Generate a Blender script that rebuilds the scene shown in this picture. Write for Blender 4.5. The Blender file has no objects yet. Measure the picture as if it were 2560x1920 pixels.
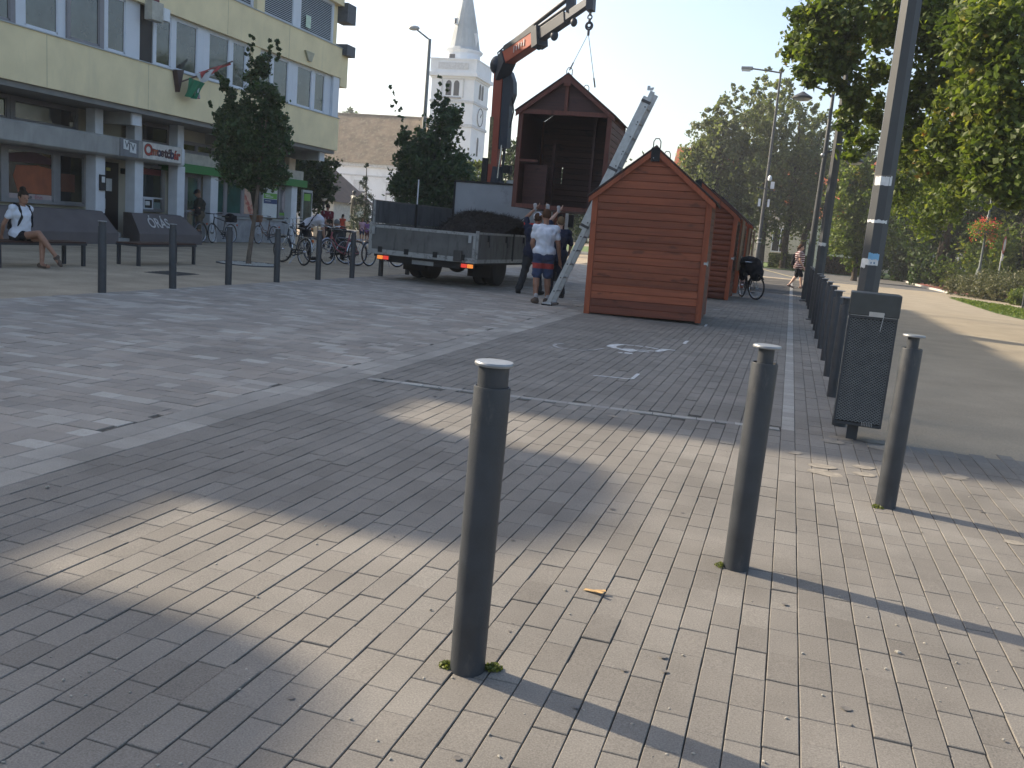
import bpy, bmesh, math, random
import numpy as np
from mathutils import Vector, Matrix, Quaternion
R = random.Random(11)
NR = np.random.default_rng(5)
SC = bpy.context.scene
COL = SC.collection
rad = math.radians
# ------------------------------------------------------------ camera, sky, sun, exposure
PITCH, ROLL, YAW, CAMH, FOC = rad(9.9), rad(4.9), rad(16.33), 1.4, 2250.0
FWD = Vector((-math.sin(YAW) * math.cos(PITCH), math.cos(YAW) * math.cos(PITCH), -math.sin(PITCH)))
_r0 = Vector((math.cos(YAW), math.sin(YAW), 0))
_u0 = _r0.cross(FWD)
RIGHT = math.cos(ROLL) * _r0 + math.sin(ROLL) * _u0
UP = -math.sin(ROLL) * _r0 + math.cos(ROLL) * _u0
cam_d = bpy.data.cameras.new('camera')
cam_d.sensor_width = 36.0
cam_d.lens = FOC / 2560 * 36.0
cam_d.clip_start = 0.05
cam_d.clip_end = 2000
cam = bpy.data.objects.new('camera', cam_d)
COL.objects.link(cam)
cam.matrix_world = Matrix(((RIGHT.x, UP.x, -FWD.x, 0), (RIGHT.y, UP.y, -FWD.y, 0), (RIGHT.z, UP.z, -FWD.z, CAMH), (0, 0, 0, 1)))
SC.camera = cam
SUN_EL, SUN_AZ = rad(28), rad(167.5)      # azimuth counted from +X towards +Y
SUNV = Vector((math.cos(SUN_EL) * math.cos(SUN_AZ), math.cos(SUN_EL) * math.sin(SUN_AZ), math.sin(SUN_EL)))
world = bpy.data.worlds.new('World')
SC.world = world
world.use_nodes = True
wn = world.node_tree
wn.nodes.clear()
sky = wn.nodes.new('ShaderNodeTexSky')
sky.sky_type = 'NISHITA'
sky.sun_disc = False
sky.sun_elevation = SUN_EL
sky.sun_rotation = math.pi / 2 - SUN_AZ
sky.altitude = 120
sky.air_density = 1.0
sky.dust_density = 3.2
sky.ozone_density = 1.0
bg = wn.nodes.new('ShaderNodeBackground')
bg.inputs['Strength'].default_value = 0.15
wo = wn.nodes.new('ShaderNodeOutputWorld')
wn.links.new(sky.outputs[0], bg.inputs[0])
wn.links.new(bg.outputs[0], wo.inputs[0])
sun_d = bpy.data.lights.new('sun', 'SUN')
sun_d.energy = 4.5
sun_d.angle = rad(0.6)
sun_d.color = (1.0, 0.86, 0.66)
sun = bpy.data.objects.new('sun', sun_d)
COL.objects.link(sun)
sun.rotation_euler = SUNV.to_track_quat('Z', 'Y').to_euler()
vs = SC.view_settings
vs.view_transform = 'Standard'
vs.look = 'None'
vs.exposure = 1.0
vs.gamma = 1.0
vs.use_curve_mapping = False
SC.cycles.max_bounces = 6
SC.cycles.use_denoising = True
SC.cycles.sample_clamp_indirect = 6.0


def at(u, v, y):
    """the point at street distance y behind a place in the 2560 x 1920 photograph"""
    d = FWD * FOC + RIGHT * (u - 1280) - UP * (v - 960)
    return Vector((0, 0, CAMH)) + d * (y / d.y)


def seen(p, m=0.03):
    q = Vector(p) - Vector((0, 0, CAMH))
    z = q.dot(FWD)
    if z < 0.3:
        return False
    x, y = q.dot(RIGHT) / z * FOC / 1280, q.dot(UP) / z * FOC / 960
    return abs(x) < 1 + m and abs(y) < 1 + m


# ------------------------------------------------------------ scene-graph helpers
def tag(o, label=None, cat=None, group=None, kind=None):
    if label: o['label'] = label
    if cat: o['category'] = cat
    if group: o['group'] = group
    if kind: o['kind'] = kind
    return o


def empty(name, loc=(0, 0, 0), rz=0.0, label=None, cat=None, group=None):
    o = bpy.data.objects.new(name, None)
    COL.objects.link(o)
    o.location = loc
    o.rotation_euler = (0, 0, rz)
    o.empty_display_size = 0.1
    return tag(o, label, cat, group)


def link(name, me, parent=None, loc=(0, 0, 0)):
    o = bpy.data.objects.new(name, me)
    COL.objects.link(o)
    o.parent = parent
    o.location = loc
    return o


def kids(o):
    return list(o.children)


def copy_tree(o, parent=None):
    c = o.copy()
    COL.objects.link(c)
    c.parent = parent
    for ch in kids(o):
        copy_tree(ch, c)
    return c


def np_mesh(name, V, F, mat=None, smooth=False, tone=None):
    V = np.asarray(V, dtype=np.float32)
    F = np.asarray(F, dtype=np.int32)
    me = bpy.data.meshes.new(name)
    me.vertices.add(len(V))
    me.vertices.foreach_set('co', V.ravel())
    k = F.shape[1]
    me.loops.add(F.size)
    me.loops.foreach_set('vertex_index', F.ravel())
    me.polygons.add(len(F))
    me.polygons.foreach_set('loop_start', np.arange(0, F.size, k, dtype=np.int32))
    try:
        me.polygons.foreach_set('loop_total', np.full(len(F), k, dtype=np.int32))
    except Exception:
        pass
    if tone is not None:
        a = me.attributes.new('tone', 'FLOAT', 'FACE')
        a.data.foreach_set('value', np.asarray(tone, dtype=np.float32))
    me.polygons.foreach_set('use_smooth', np.full(len(F), bool(smooth), dtype=bool))
    if mat: me.materials.append(mat)
    me.update(calc_edges=True)
    me.validate()
    return me


class MB:
    def __init__(s):
        s.v, s.f = [], []

    def add(s, vs, fs, M=None):
        n = len(s.v)
        s.v += [tuple(M @ Vector(p)) if M else tuple(p) for p in vs]
        s.f += [tuple(i + n for i in f) for f in fs]
        return s

    def box(s, x0, y0, z0, x1, y1, z1, M=None):
        if x0 > x1: x0, x1 = x1, x0
        if y0 > y1: y0, y1 = y1, y0
        if z0 > z1: z0, z1 = z1, z0
        return s.add([(x0, y0, z0), (x1, y0, z0), (x1, y1, z0), (x0, y1, z0), (x0, y0, z1), (x1, y0, z1), (x1, y1, z1), (x0, y1, z1)],
                     [(3, 2, 1, 0), (4, 5, 6, 7), (0, 1, 5, 4), (1, 2, 6, 5), (2, 3, 7, 6), (3, 0, 4, 7)], M)

    def bar(s, p, q, w, h=None, up=(0, 0, 1)):
        p, q = Vector(p), Vector(q)
        h = h or w
        d = (q - p).normalized()
        u = Vector(up)
        if abs(d.dot(u)) > 0.98: u = Vector((0, 1, 0))
        a = d.cross(u).normalized() * w / 2
        b = a.cross(d).normalized() * h / 2
        vs = [e + sa * a + sb * b for e in (p, q) for sa, sb in ((-1, -1), (1, -1), (1, 1), (-1, 1))]
        return s.add(vs, [(0, 1, 2, 3), (7, 6, 5, 4), (0, 4, 5, 1), (1, 5, 6, 2), (2, 6, 7, 3), (3, 7, 4, 0)])

    def tube(s, pts, r, n=8, cap=True, closed=False):
        pts = [Vector(p) for p in pts]
        m = len(pts)
        rs = r if isinstance(r, (list, tuple)) else [r] * m
        base = len(s.v)
        prev = None
        for i, p in enumerate(pts):
            if closed:
                d = pts[(i + 1) % m] - pts[i - 1]
            else:
                d = pts[min(i + 1, m - 1)] - pts[max(i - 1, 0)]
            d = d.normalized() if d.length > 1e-9 else Vector((0, 0, 1))
            if prev is None:
                u = Vector((0, 0, 1)) if abs(d.z) < 0.9 else Vector((1, 0, 0))
                a = d.cross(u).normalized()
            else:
                a = (prev - d * prev.dot(d)).normalized()
            prev = a
            b = d.cross(a)
            for k in range(n):
                t = 2 * math.pi * k / n
                s.v.append(tuple(p + (a * math.cos(t) + b * math.sin(t)) * rs[i]))
        seg = m if closed else m - 1
        for i in range(seg):
            j = (i + 1) % m
            for k in range(n):
                l = (k + 1) % n
                s.f.append((base + i * n + k, base + i * n + l, base + j * n + l, base + j * n + k))
        if cap and not closed:
            s.f.append(tuple(base + k for k in reversed(range(n))))
            s.f.append(tuple(base + (m - 1) * n + k for k in range(n)))
        return s

    def lathe(s, prof, n=16, c=(0, 0, 0), M=None, cap=True):
        base = len(s.v)
        vs = []
        for r, z in prof:
            for k in range(n):
                t = 2 * math.pi * (k + 0.5) / n
                vs.append((c[0] + r * math.cos(t), c[1] + r * math.sin(t), c[2] + z))
        s.v += [tuple(M @ Vector(p)) if M else p for p in vs]
        for i in range(len(prof) - 1):
            for k in range(n):
                l = (k + 1) % n
                s.f.append((base + i * n + k, base + i * n + l, base + (i + 1) * n + l, base + (i + 1) * n + k))
        if cap:
            s.f.append(tuple(base + k for k in reversed(range(n))))
            s.f.append(tuple(base + (len(prof) - 1) * n + k for k in range(n)))
        return s

    def ell(s, c, r, n=12, m=8, M=None):
        r = r if isinstance(r, (list, tuple)) else (r, r, r)
        prof = [(math.sin(math.pi * i / m), -math.cos(math.pi * i / m)) for i in range(m + 1)]
        prof[0] = (0.02, prof[0][1]); prof[-1] = (0.02, prof[-1][1])
        T = Matrix.Translation(c) @ (M or Matrix.Identity(4)) @ Matrix.Diagonal((r[0], r[1], r[2], 1))
        return s.lathe(prof, n, M=T)

    def cap2(s, p, q, r1, r2, n=10):
        """tapered capsule"""
        p, q = Vector(p), Vector(q)
        d = (q - p)
        L = d.length
        if L < 1e-6: return s.ell(p, max(r1, r2))
        d = d / L
        pts, rs = [], []
        for a in (80, 45, 15):
            pts.append(p - d * r1 * math.sin(rad(a))); rs.append(r1 * math.cos(rad(a)))
        for a in (15, 45, 80):
            pts.append(q + d * r2 * math.sin(rad(a))); rs.append(r2 * math.cos(rad(a)))
        return s.tube(pts, rs, n)

    def torus(s, c, R0, r, axis='y', n=28, m=8, a0=0, a1=360):
        cl = abs(a1 - a0) >= 360
        pts = []
        for i in range(n if cl else n + 1):
            t = rad(a0 + (a1 - a0) * i / n)
            a, b = R0 * math.cos(t), R0 * math.sin(t)
            pts.append((c[0] + a, c[1], c[2] + b) if axis == 'y' else (c[0] + a, c[1] + b, c[2]) if axis == 'z' else (c[0], c[1] + a, c[2] + b))
        return s.tube(pts, r, m, closed=cl)

    def prism(s, poly, a, b, axis='y'):
        """extrude a 2-D outline; axis y: outline in x,z / axis x: outline in y,z / axis z: outline in x,y"""
        n = len(poly)
        def P(p, t):
            return (p[0], t, p[1]) if axis == 'y' else (t, p[0], p[1]) if axis == 'x' else (p[0], p[1], t)
        return s.add([P(p, a) for p in poly] + [P(p, b) for p in poly],
                     [tuple(range(n)), tuple(reversed(range(n, 2 * n)))] + [(i, i + n, (i + 1) % n + n, (i + 1) % n) for i in range(n)])

    def mesh(s, name, mat, smooth=False, tone=None):
        me = bpy.data.meshes.new(name)
        me.from_pydata(s.v, [], s.f)
        bm = bmesh.new(); bm.from_mesh(me)
        bmesh.ops.recalc_face_normals(bm, faces=bm.faces)
        bm.to_mesh(me); bm.free()
        if smooth:
            me.polygons.foreach_set('use_smooth', np.ones(len(me.polygons), dtype=bool))
            try: me.set_sharp_from_angle(angle=rad(40))
            except Exception: pass
        if mat: me.materials.append(mat)
        if tone is not None:
            a = me.attributes.new('tone', 'FLOAT', 'FACE')
            a.data.foreach_set('value', np.full(len(me.polygons), tone, dtype=np.float32))
        me.update()
        return me

    def build(s, name, mat, parent=None, smooth=False, loc=(0, 0, 0), bev=0.0):
        o = link(name, s.mesh(name, mat, smooth), parent, loc)
        if bev:
            m = o.modifiers.new('bevel', 'BEVEL')
            m.width = bev; m.segments = 2; m.limit_method = 'ANGLE'; m.angle_limit = rad(50)
        return o


def text(name, body, size, mat, parent, loc, rot, depth=0.004, align='CENTER', bold=0.0, sx=1.0):
    cu = bpy.data.curves.new(name, 'FONT')
    cu.body = body; cu.size = size; cu.extrude = depth; cu.align_x = align; cu.align_y = 'CENTER'; cu.offset = bold
    t_ = bpy.data.objects.new('tmp', cu)
    COL.objects.link(t_)
    me = bpy.data.meshes.new_from_object(t_.evaluated_get(bpy.context.evaluated_depsgraph_get()))
    bpy.data.objects.remove(t_)
    me.materials.clear()
    me.materials.append(mat)
    o = bpy.data.objects.new(name, me)
    COL.objects.link(o)
    o.parent = parent; o.location = loc; o.rotation_euler = rot; o.scale = (sx, 1, 1)
    return o


# ------------------------------------------------------------ materials
_M = {}


def nd(t, k, **kw):
    n = t.nodes.new(k)
    for a, b in kw.items():
        setattr(n, a, b)
    return n


def ramp(t, fac, stops):
    n = t.nodes.new('ShaderNodeValToRGB')
    e = n.color_ramp.elements
    while len(e) < len(stops): e.new(0.5)
    for i, (p, c) in enumerate(stops):
        e[i].position = p
        e[i].color = (c[0], c[1], c[2], 1) if len(c) > 1 else (c[0], c[0], c[0], 1)
    t.links.new(fac, n.inputs[0])
    return n.outputs[0]


def noise(t, vec, scale, detail=4.0, rough=0.55):
    n = nd(t, 'ShaderNodeTexNoise')
    n.inputs['Scale'].default_value = scale
    n.inputs['Detail'].default_value = detail
    n.inputs['Roughness'].default_value = rough
    if vec is not None: t.links.new(vec, n.inputs['Vector'])
    return n.outputs['Fac']


def mixc(t, fac, a, b, mode='MIX'):
    n = nd(t, 'ShaderNodeMix', data_type='RGBA', blend_type=mode)
    for s, v in ((n.inputs[0], fac), (n.inputs[6], a), (n.inputs[7], b)):
        if isinstance(v, (int, float)): s.default_value = v
        elif isinstance(v, (tuple, list)): s.default_value = (v[0], v[1], v[2], 1)
        else: t.links.new(v, s)
    return n.outputs[2]


def scalev(t, vec, s):
    m = nd(t, 'ShaderNodeMapping')
    m.inputs['Scale'].default_value = s
    t.links.new(vec, m.inputs['Vector'])
    return m.outputs[0]


def newmat(name):
    m = bpy.data.materials.new(name)
    m.use_nodes = True
    t = m.node_tree
    b = t.nodes['Principled BSDF']
    return m, t, b


def bump(t, b, h, strength, dist=0.01):
    n = nd(t, 'ShaderNodeBump')
    n.inputs['Strength'].default_value = strength
    n.inputs['Distance'].default_value = dist
    t.links.new(h, n.inputs['Height'])
    t.links.new(n.outputs[0], b.inputs['Normal'])


def mat(name, col, rough=0.6, metal=0.0, var=0.18, scale=6.0, bmp=0.15, bscale=90.0, spec=0.4, objrand=0.0, stain=None, coords='Object'):
    """plain procedural surface: colour, soft blotches, fine relief"""
    if name in _M: return _M[name]
    m, t, b = newmat(name)
    tc = nd(t, 'ShaderNodeTexCoord').outputs[coords]
    n1 = noise(t, tc, scale, 5)
    lo = tuple(c * (1 - var) for c in col); hi = tuple(min(1, c * (1 + var)) for c in col)
    c = ramp(t, n1, [(0.3, lo), (0.7, hi)])
    if objrand:
        oi = nd(t, 'ShaderNodeObjectInfo')
        c2 = ramp(t, oi.outputs['Random'], [(0, (1 - objrand,)), (1, (1 + objrand,))])
        c = mixc(t, 1.0, c, c2, 'MULTIPLY')
    if stain:
        n3 = noise(t, scalev(t, tc, stain.get('s', (1, 1, 1))), stain.get('scale', 3.0), 6, 0.65)
        f = ramp(t, n3, [(stain.get('lo', 0.5), (0,)), (stain.get('hi', 0.7), (stain.get('amt', 0.7),))])
        c = mixc(t, f, c, stain['col'])
    t.links.new(c, b.inputs['Base Color'])
    b.inputs['Metallic'].default_value = metal
    b.inputs['Specular IOR Level'].default_value = spec
    n2 = noise(t, tc, bscale, 3)
    r = ramp(t, n1, [(0.2, (max(0.05, rough - 0.08),)), (0.8, (min(1, rough + 0.08),))])
    t.links.new(r, b.inputs['Roughness'])
    if bmp: bump(t, b, n2, bmp, 0.004)
    _M[name] = m
    return m


def emis(name, col, s):
    if name in _M: return _M[name]
    m, t, b = newmat(name)
    b.inputs['Base Color'].default_value = (*col, 1)
    b.inputs['Emission Color'].default_value = (*col, 1)
    b.inputs['Emission Strength'].default_value = s
    _M[name] = m
    return m


def glass_mat(name, col=(0.02, 0.025, 0.025), rough=0.04):
    """window pane seen from the street: dark room behind, reflecting surface"""
    if name in _M: return _M[name]
    m, t, b = newmat(name)
    tc = nd(t, 'ShaderNodeTexCoord').outputs['Object']
    n = noise(t, tc, 1.3, 3)
    c = ramp(t, n, [(0.35, tuple(x * 0.6 for x in col)), (0.7, tuple(x * 1.7 for x in col))])
    t.links.new(c, b.inputs['Base Color'])
    b.inputs['Roughness'].default_value = rough
    b.inputs['IOR'].default_value = 1.52
    b.inputs['Specular IOR Level'].default_value = 0.9
    n2 = noise(t, tc, 0.9, 1)
    bump(t, b, n2, 0.05, 0.05)
    _M[name] = m
    return m


def wood(name, col, dark, objrand=0.22, axis=0, knot=0.64):
    if name in _M: return _M[name]
    m, t, b = newmat(name)
    tc = nd(t, 'ShaderNodeTexCoord').outputs['Object']
    oi = nd(t, 'ShaderNodeObjectInfo')
    add = nd(t, 'ShaderNodeVectorMath', operation='ADD')
    mul = nd(t, 'ShaderNodeVectorMath', operation='SCALE')
    mul.inputs[3].default_value = 37.0
    t.links.new(oi.outputs['Random'], mul.inputs[0])
    cmb = nd(t, 'ShaderNodeCombineXYZ')
    for i in range(3): t.links.new(oi.outputs['Random'], cmb.inputs[i])
    t.links.new(cmb.outputs[0], mul.inputs[0])
    t.links.new(tc, add.inputs[0]); t.links.new(mul.outputs[0], add.inputs[1])
    s = [26.0, 26.0, 26.0]; s[axis] = 1.6
    g = noise(t, scalev(t, add.outputs[0], s), 1.0, 6, 0.6)
    s2 = [7.0, 7.0, 7.0]; s2[axis] = 3.0
    k = noise(t, scalev(t, add.outputs[0], s2), 1.0, 2, 0.5)
    c = mixc(t, ramp(t, g, [(0.3, (0.0,)), (0.75, (1.0,))]), dark, col)
    c = mixc(t, ramp(t, k, [(knot, (0.0,)), (knot + 0.09, (0.85,))]), c, tuple(x * 0.55 for x in dark))
    w = noise(t, add.outputs[0], 2.2, 4)
    c = mixc(t, ramp(t, w, [(0.45, (0.0,)), (0.8, (0.45,))]), c, tuple(x * 0.8 for x in dark))
    c2 = ramp(t, oi.outputs['Random'], [(0, (1 - objrand,)), (1, (1 + objrand,))])
    c = mixc(t, 1.0, c, c2, 'MULTIPLY')
    t.links.new(c, b.inputs['Base Color'])
    b.inputs['Roughness'].default_value = 0.55
    b.inputs['Specular IOR Level'].default_value = 0.35
    bump(t, b, g, 0.25, 0.004)
    _M[name] = m
    return m


def stone(name, stops, speck=0.25, bmp=0.3, rough=0.85, stains=0.25, sscale=160.0):
    """paving: the piece's own tone, aggregate specks, dirt that runs on over the joints"""
    if name in _M: return _M[name]
    m, t, b = newmat(name)
    a = nd(t, 'ShaderNodeAttribute', attribute_name='tone')
    geo = nd(t, 'ShaderNodeNewGeometry').outputs['Position']
    c = ramp(t, a.outputs['Fac'], stops)
    n1 = noise(t, geo, sscale, 2, 0.7)
    sp = ramp(t, n1, [(0.25, (1 - speck,)), (0.5, (1.0,)), (0.78, (1 + speck * 1.2,))])
    c = mixc(t, 1.0, c, sp, 'MULTIPLY')
    n2 = noise(t, geo, 1.1, 6, 0.6)
    c = mixc(t, 1.0, c, ramp(t, n2, [(0.3, (1 - stains,)), (0.7, (1 + stains * 0.6,))]), 'MULTIPLY')
    n4 = noise(t, geo, 7.0, 5, 0.7)
    c = mixc(t, ramp(t, n4, [(0.62, (0,)), (0.75, (0.35,))]), c, (0.16, 0.145, 0.125))
    t.links.new(c, b.inputs['Base Color'])
    b.inputs['Roughness'].default_value = rough
    b.inputs['Specular IOR Level'].default_value = 0.3
    bump(t, b, n1, bmp, 0.003)
    _M[name] = m
    return m


def leafmat(name, stops, trans=0.35):
    if name in _M: return _M[name]
    m, t, b = newmat(name)
    a = nd(t, 'ShaderNodeAttribute', attribute_name='tone')
    c = ramp(t, a.outputs['Fac'], stops)
    t.links.new(c, b.inputs['Base Color'])
    b.inputs['Roughness'].default_value = 0.5
    b.inputs['Specular IOR Level'].default_value = 0.35
    tr = nd(t, 'ShaderNodeBsdfTranslucent')
    c2 = mixc(t, 1.0, c, (1.25, 1.35, 0.6), 'MULTIPLY')
    t.links.new(c2, tr.inputs[0])
    mx = nd(t, 'ShaderNodeMixShader')
    mx.inputs[0].default_value = trans
    out = t.nodes['Material Output']
    t.links.new(b.outputs[0], mx.inputs[1]); t.links.new(tr.outputs[0], mx.inputs[2]); t.links.new(mx.outputs[0], out.inputs[0])
    _M[name] = m
    return m


ORD = ['nearest', 'second', 'third', 'fourth', 'fifth', 'sixth', 'seventh', 'eighth', 'ninth', 'tenth', 'eleventh', 'twelfth', 'thirteenth', 'fourteenth', 'fifteenth', 'sixteenth']
STEEL = mat('anthracite_paint', (0.030, 0.034, 0.040), 0.5, 0.0, 0.25, 9, 0.2, 160, 0.5, stain=dict(col=(0.12, 0.11, 0.095), scale=13, lo=0.6, hi=0.74, amt=0.5, s=(1, 1, 0.45)))
BLACK = mat('black_plastic', (0.012, 0.012, 0.013), 0.55)
RUBBER = mat('rubber', (0.014, 0.014, 0.014), 0.8)
CHROME = mat('bright_steel', (0.55, 0.56, 0.58), 0.25, 1.0, 0.08)
GALV = mat('aluminium', (0.42, 0.43, 0.44), 0.42, 0.75, 0.15, 12, 0.1)
WHITEP = mat('white_paint', (0.72, 0.73, 0.74), 0.5, 0, 0.06, 5, 0.06)
# ------------------------------------------------------------ the setting: ground and paving
def gp(u, v, z=0.0):
    d = FWD * FOC + RIGHT * (u - 1280) - UP * (v - 960)
    p = Vector((0, 0, CAMH)) + d * ((z - CAMH) / d.z)
    return p


def sheet(name, poly, z, m, kind='structure', tone=0.5):
    me = bpy.data.meshes.new(name)
    me.from_pydata([(p[0], p[1], z) for p in poly], [], [tuple(range(len(poly)))])
    a = me.attributes.new('tone', 'FLOAT', 'FACE')
    a.data.foreach_set('value', np.full(1, tone, dtype=np.float32))
    me.materials.append(m)
    bm = bmesh.new(); bm.from_mesh(me)
    for f in bm.faces:
        f.normal_update()
        if f.normal.z < 0: f.normal_flip()
    bm.to_mesh(me); bm.free()
    o = link(name, me)
    o['kind'] = kind
    return o


def rect(x0, y0, x1, y1): return [(x0, y0), (x1, y0), (x1, y1), (x0, y1)]


PAVE_DARK = stone('paver_concrete', [(0, (0.164, 0.150, 0.131)), (0.5, (0.187, 0.172, 0.151)), (1, (0.210, 0.195, 0.172))], 0.32, 0.4, 0.85, 0.26, 170)
PAVE_MIX = stone('slab_concrete', [(0, (0.245, 0.224, 0.197)), (0.3, (0.272, 0.245, 0.212)), (0.5, (0.296, 0.258, 0.218)), (0.75, (0.328, 0.300, 0.262)), (1, (0.385, 0.360, 0.318))], 0.2, 0.3, 0.85, 0.22, 140)
PAVE_LIGHT = stone('strip_concrete', [(0, (0.25, 0.24, 0.22)), (1, (0.36, 0.35, 0.32))], 0.25, 0.3, 0.85, 0.25, 150)
JOINT = stone('joint_sand', [(0, (0.06, 0.055, 0.048)), (1, (0.11, 0.10, 0.085))], 0.6, 0.6, 0.95, 0.7, 30)
BEIGE = stone('bound_gravel', [(0, (0.33, 0.265, 0.185)), (1, (0.42, 0.345, 0.25))], 0.30, 0.4, 0.9, 0.3, 60)
ASPHALT = stone('asphalt', [(0, (0.10, 0.098, 0.094)), (1, (0.15, 0.147, 0.14))], 0.35, 0.4, 0.9, 0.2, 120)
WALK = stone('walkway_concrete', [(0, (0.26, 0.218, 0.155)), (1, (0.32, 0.272, 0.20))], 0.25, 0.3, 0.9, 0.16, 90)
REDPATH = stone('red_path', [(0, (0.26, 0.10, 0.08)), (1, (0.30, 0.12, 0.10))], 0.2, 0.3, 0.9, 0.2, 60)
SOIL = mat('soil', (0.06, 0.065, 0.035), 0.95, 0, 0.4, 0.6, 0.5, 20)
LAWN = mat('lawn_turf', (0.085, 0.135, 0.028), 0.9, 0, 0.35, 1.5, 0.6, 40)

tag(sheet('ground', rect(-240, -60, 240, 330), -0.06, SOIL), 'flat open ground around the square')
XB, XD = -3.38, -9.15
tag(sheet('forecourt', rect(-34, -8, XD, 58), -0.004, BEIGE), 'beige bound gravel forecourt before the shops')
bed_l = tag(sheet('plaza_pavement', rect(XD - 0.02, -6, XB, 46), -0.0072, JOINT), 'mixed grey slab paving of the plaza')
bed_d = tag(sheet('parking_pavement', rect(XB, -6, 4.3, 46), -0.0076, JOINT), 'grey block paving of the parking bays')
tag(sheet('far_pavement', rect(-34, 46, 40, 47.5), -0.006, BEIGE), 'beige paving at the far end of the square')
tag(sheet('walkway', [(0.62, 7.1), (4.3, 7.47), (4.3, -6), (13, -6), (13, 33), (9, 41), (9, 47), (0.62, 47)], -0.003, WALK), 'sunlit beige concrete walkway beside the bollards')
tag(sheet('road', rect(-60, 47.2, 60, 67.5), -0.010, ASPHALT), 'asphalt road crossing behind the square')
tag(sheet('church_forecourt', rect(-90, 58, -9.5, 125), -0.02, BEIGE), 'pale ground before the church')
tag(sheet('lawn', rect(-34, 67.5, 60, 95), -0.012, LAWN), 'lawn under the park trees')


def cham(items, zb=-0.034, ch=0.0022):
    """chamfered blocks: rows of x0, x1, y0, y1, ztop, tone -> vertices, faces, tone per face"""
    A = np.asarray(items, dtype=np.float32)
    n = len(A)
    x0, x1, y0, y1, zt, tn = A.T
    def ring(i, z):
        return np.stack([np.stack([x0 + i, y0 + i, z], 1), np.stack([x1 - i, y0 + i, z], 1), np.stack([x1 - i, y1 - i, z], 1), np.stack([x0 + i, y1 - i, z], 1)], 1)
    V = np.concatenate([ring(0, np.full(n, zb, np.float32)), ring(0, zt - ch), ring(ch, zt)], 1).reshape(-1, 3)
    f = [(0, 1, 5, 4), (1, 2, 6, 5), (2, 3, 7, 6), (3, 0, 4, 7), (4, 5, 9, 8), (5, 6, 10, 9), (6, 7, 11, 10), (7, 4, 8, 11), (8, 9, 10, 11)]
    F = (np.asarray(f, np.int32)[None] + (np.arange(n, dtype=np.int32) * 12)[:, None, None]).reshape(-1, 4)
    return V, F, np.repeat(tn, 9)


def lay(items, name, parent, m, keep=300):
    """the pieces that show largest become objects of their own, the rest one joined part"""
    vis, rest = [], []
    for it in items:
        c = ((it[0] + it[1]) / 2, (it[2] + it[3]) / 2, 0)
        if seen(c, 0.06):
            d = (Vector(c) - Vector((0, 0, CAMH))).length
            vis.append(((it[1] - it[0]) * (it[3] - it[2]) / d ** 3, it))
        else:
            rest.append(it)
    vis.sort(key=lambda a: -a[0])
    rest += [b for _, b in vis[keep:]]
    cache = {}
    for _, it in vis[:keep]:
        w, l, tn = round(it[1] - it[0], 3), round(it[3] - it[2], 3), round(it[5] * 7) / 7
        k = (w, l, tn)
        if k not in cache:
            V, F, T = cham([(-w / 2, w / 2, -l / 2, l / 2, 0, tn)])
            cache[k] = np_mesh(name, V, F, m, tone=T)
        o = link(name, cache[k], parent, ((it[0] + it[1]) / 2, (it[2] + it[3]) / 2, it[4] - parent.location.z))
        o.rotation_euler = (R.gauss(0, 0.004), R.gauss(0, 0.005), R.gauss(0, 0.003))
    V, F, T = cham(rest)
    o = link(name + '_field', np_mesh(name + '_field', V, F, m, tone=T), parent)
    o['kind'] = 'stuff'


def strip_y(x): return 7.33 + (x - 0.06) * 0.09


def rtone(mu=0.5, s=0.2): return min(1, max(0, R.gauss(mu, s)))


# grey blocks, courses along the street
items = []
PW, PL, G = 0.1055, 0.211, 0.0026
nx = int((4.27 - XB) / PW)
for i in range(nx):
    x0 = XB + i * PW
    y = 0.35 - R.random() * PL
    off = R.random() * 0.004
    while y < 30:
        L = PL * (1 if R.random() < 0.86 else R.choice((0.72, 1.22)))
        cy = y + L / 2
        xc = x0 + PW / 2
        near = cy < strip_y(xc) - 0.05
        if (near or xc < 0.60) and not (cy > 7.30 and i == 33) and not (not near and cy < strip_y(xc) + 0.06 and xc < 0.1):
            items.append((x0 + G / 2 + R.random() * 0.0012, x0 + PW - G / 2 - R.random() * 0.0012, y + G / 2, y + L - G / 2, R.gauss(0, 0.0012) - (0.0025 if R.random() < 0.02 else 0), rtone()))
        y += L
lay(items, 'paver', bed_d, PAVE_DARK)
# light strips: one along the row of bollards, one across
items = []
y = 7.33
while y < 42:
    items.append((0.1035, 0.2045, y + 0.002, y + 0.198, 0.001, rtone()))
    y += 0.2
st = tag(sheet('light_strip', rect(0.10, 7.3, 0.208, 42), -0.0066, JOINT), 'pale paving strip along the bollards')
lay(items, 'strip_paver', st, PAVE_LIGHT, 120)
st2 = tag(sheet('cross_strip', [(-3.37, 6.98), (0.07, 7.28), (0.07, 7.38), (-3.37, 7.08)], -0.006, JOINT), 'pale paving strip across the parking bays')
x = -3.36
while x < 0.05:
    L = R.choice((0.15, 0.2, 0.2))
    V, F, T = cham([(-L / 2 + 0.002, L / 2 - 0.002, -0.045, 0.045, 0, round(R.random() * 5) / 5)])
    o = link('strip_paver', np_mesh('strip_paver', V, F, PAVE_LIGHT, tone=T), st2, (x + L / 2, strip_y(x + L / 2), 0.002))
    o.rotation_euler = (0, 0, math.atan(0.09))
    x += L
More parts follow.
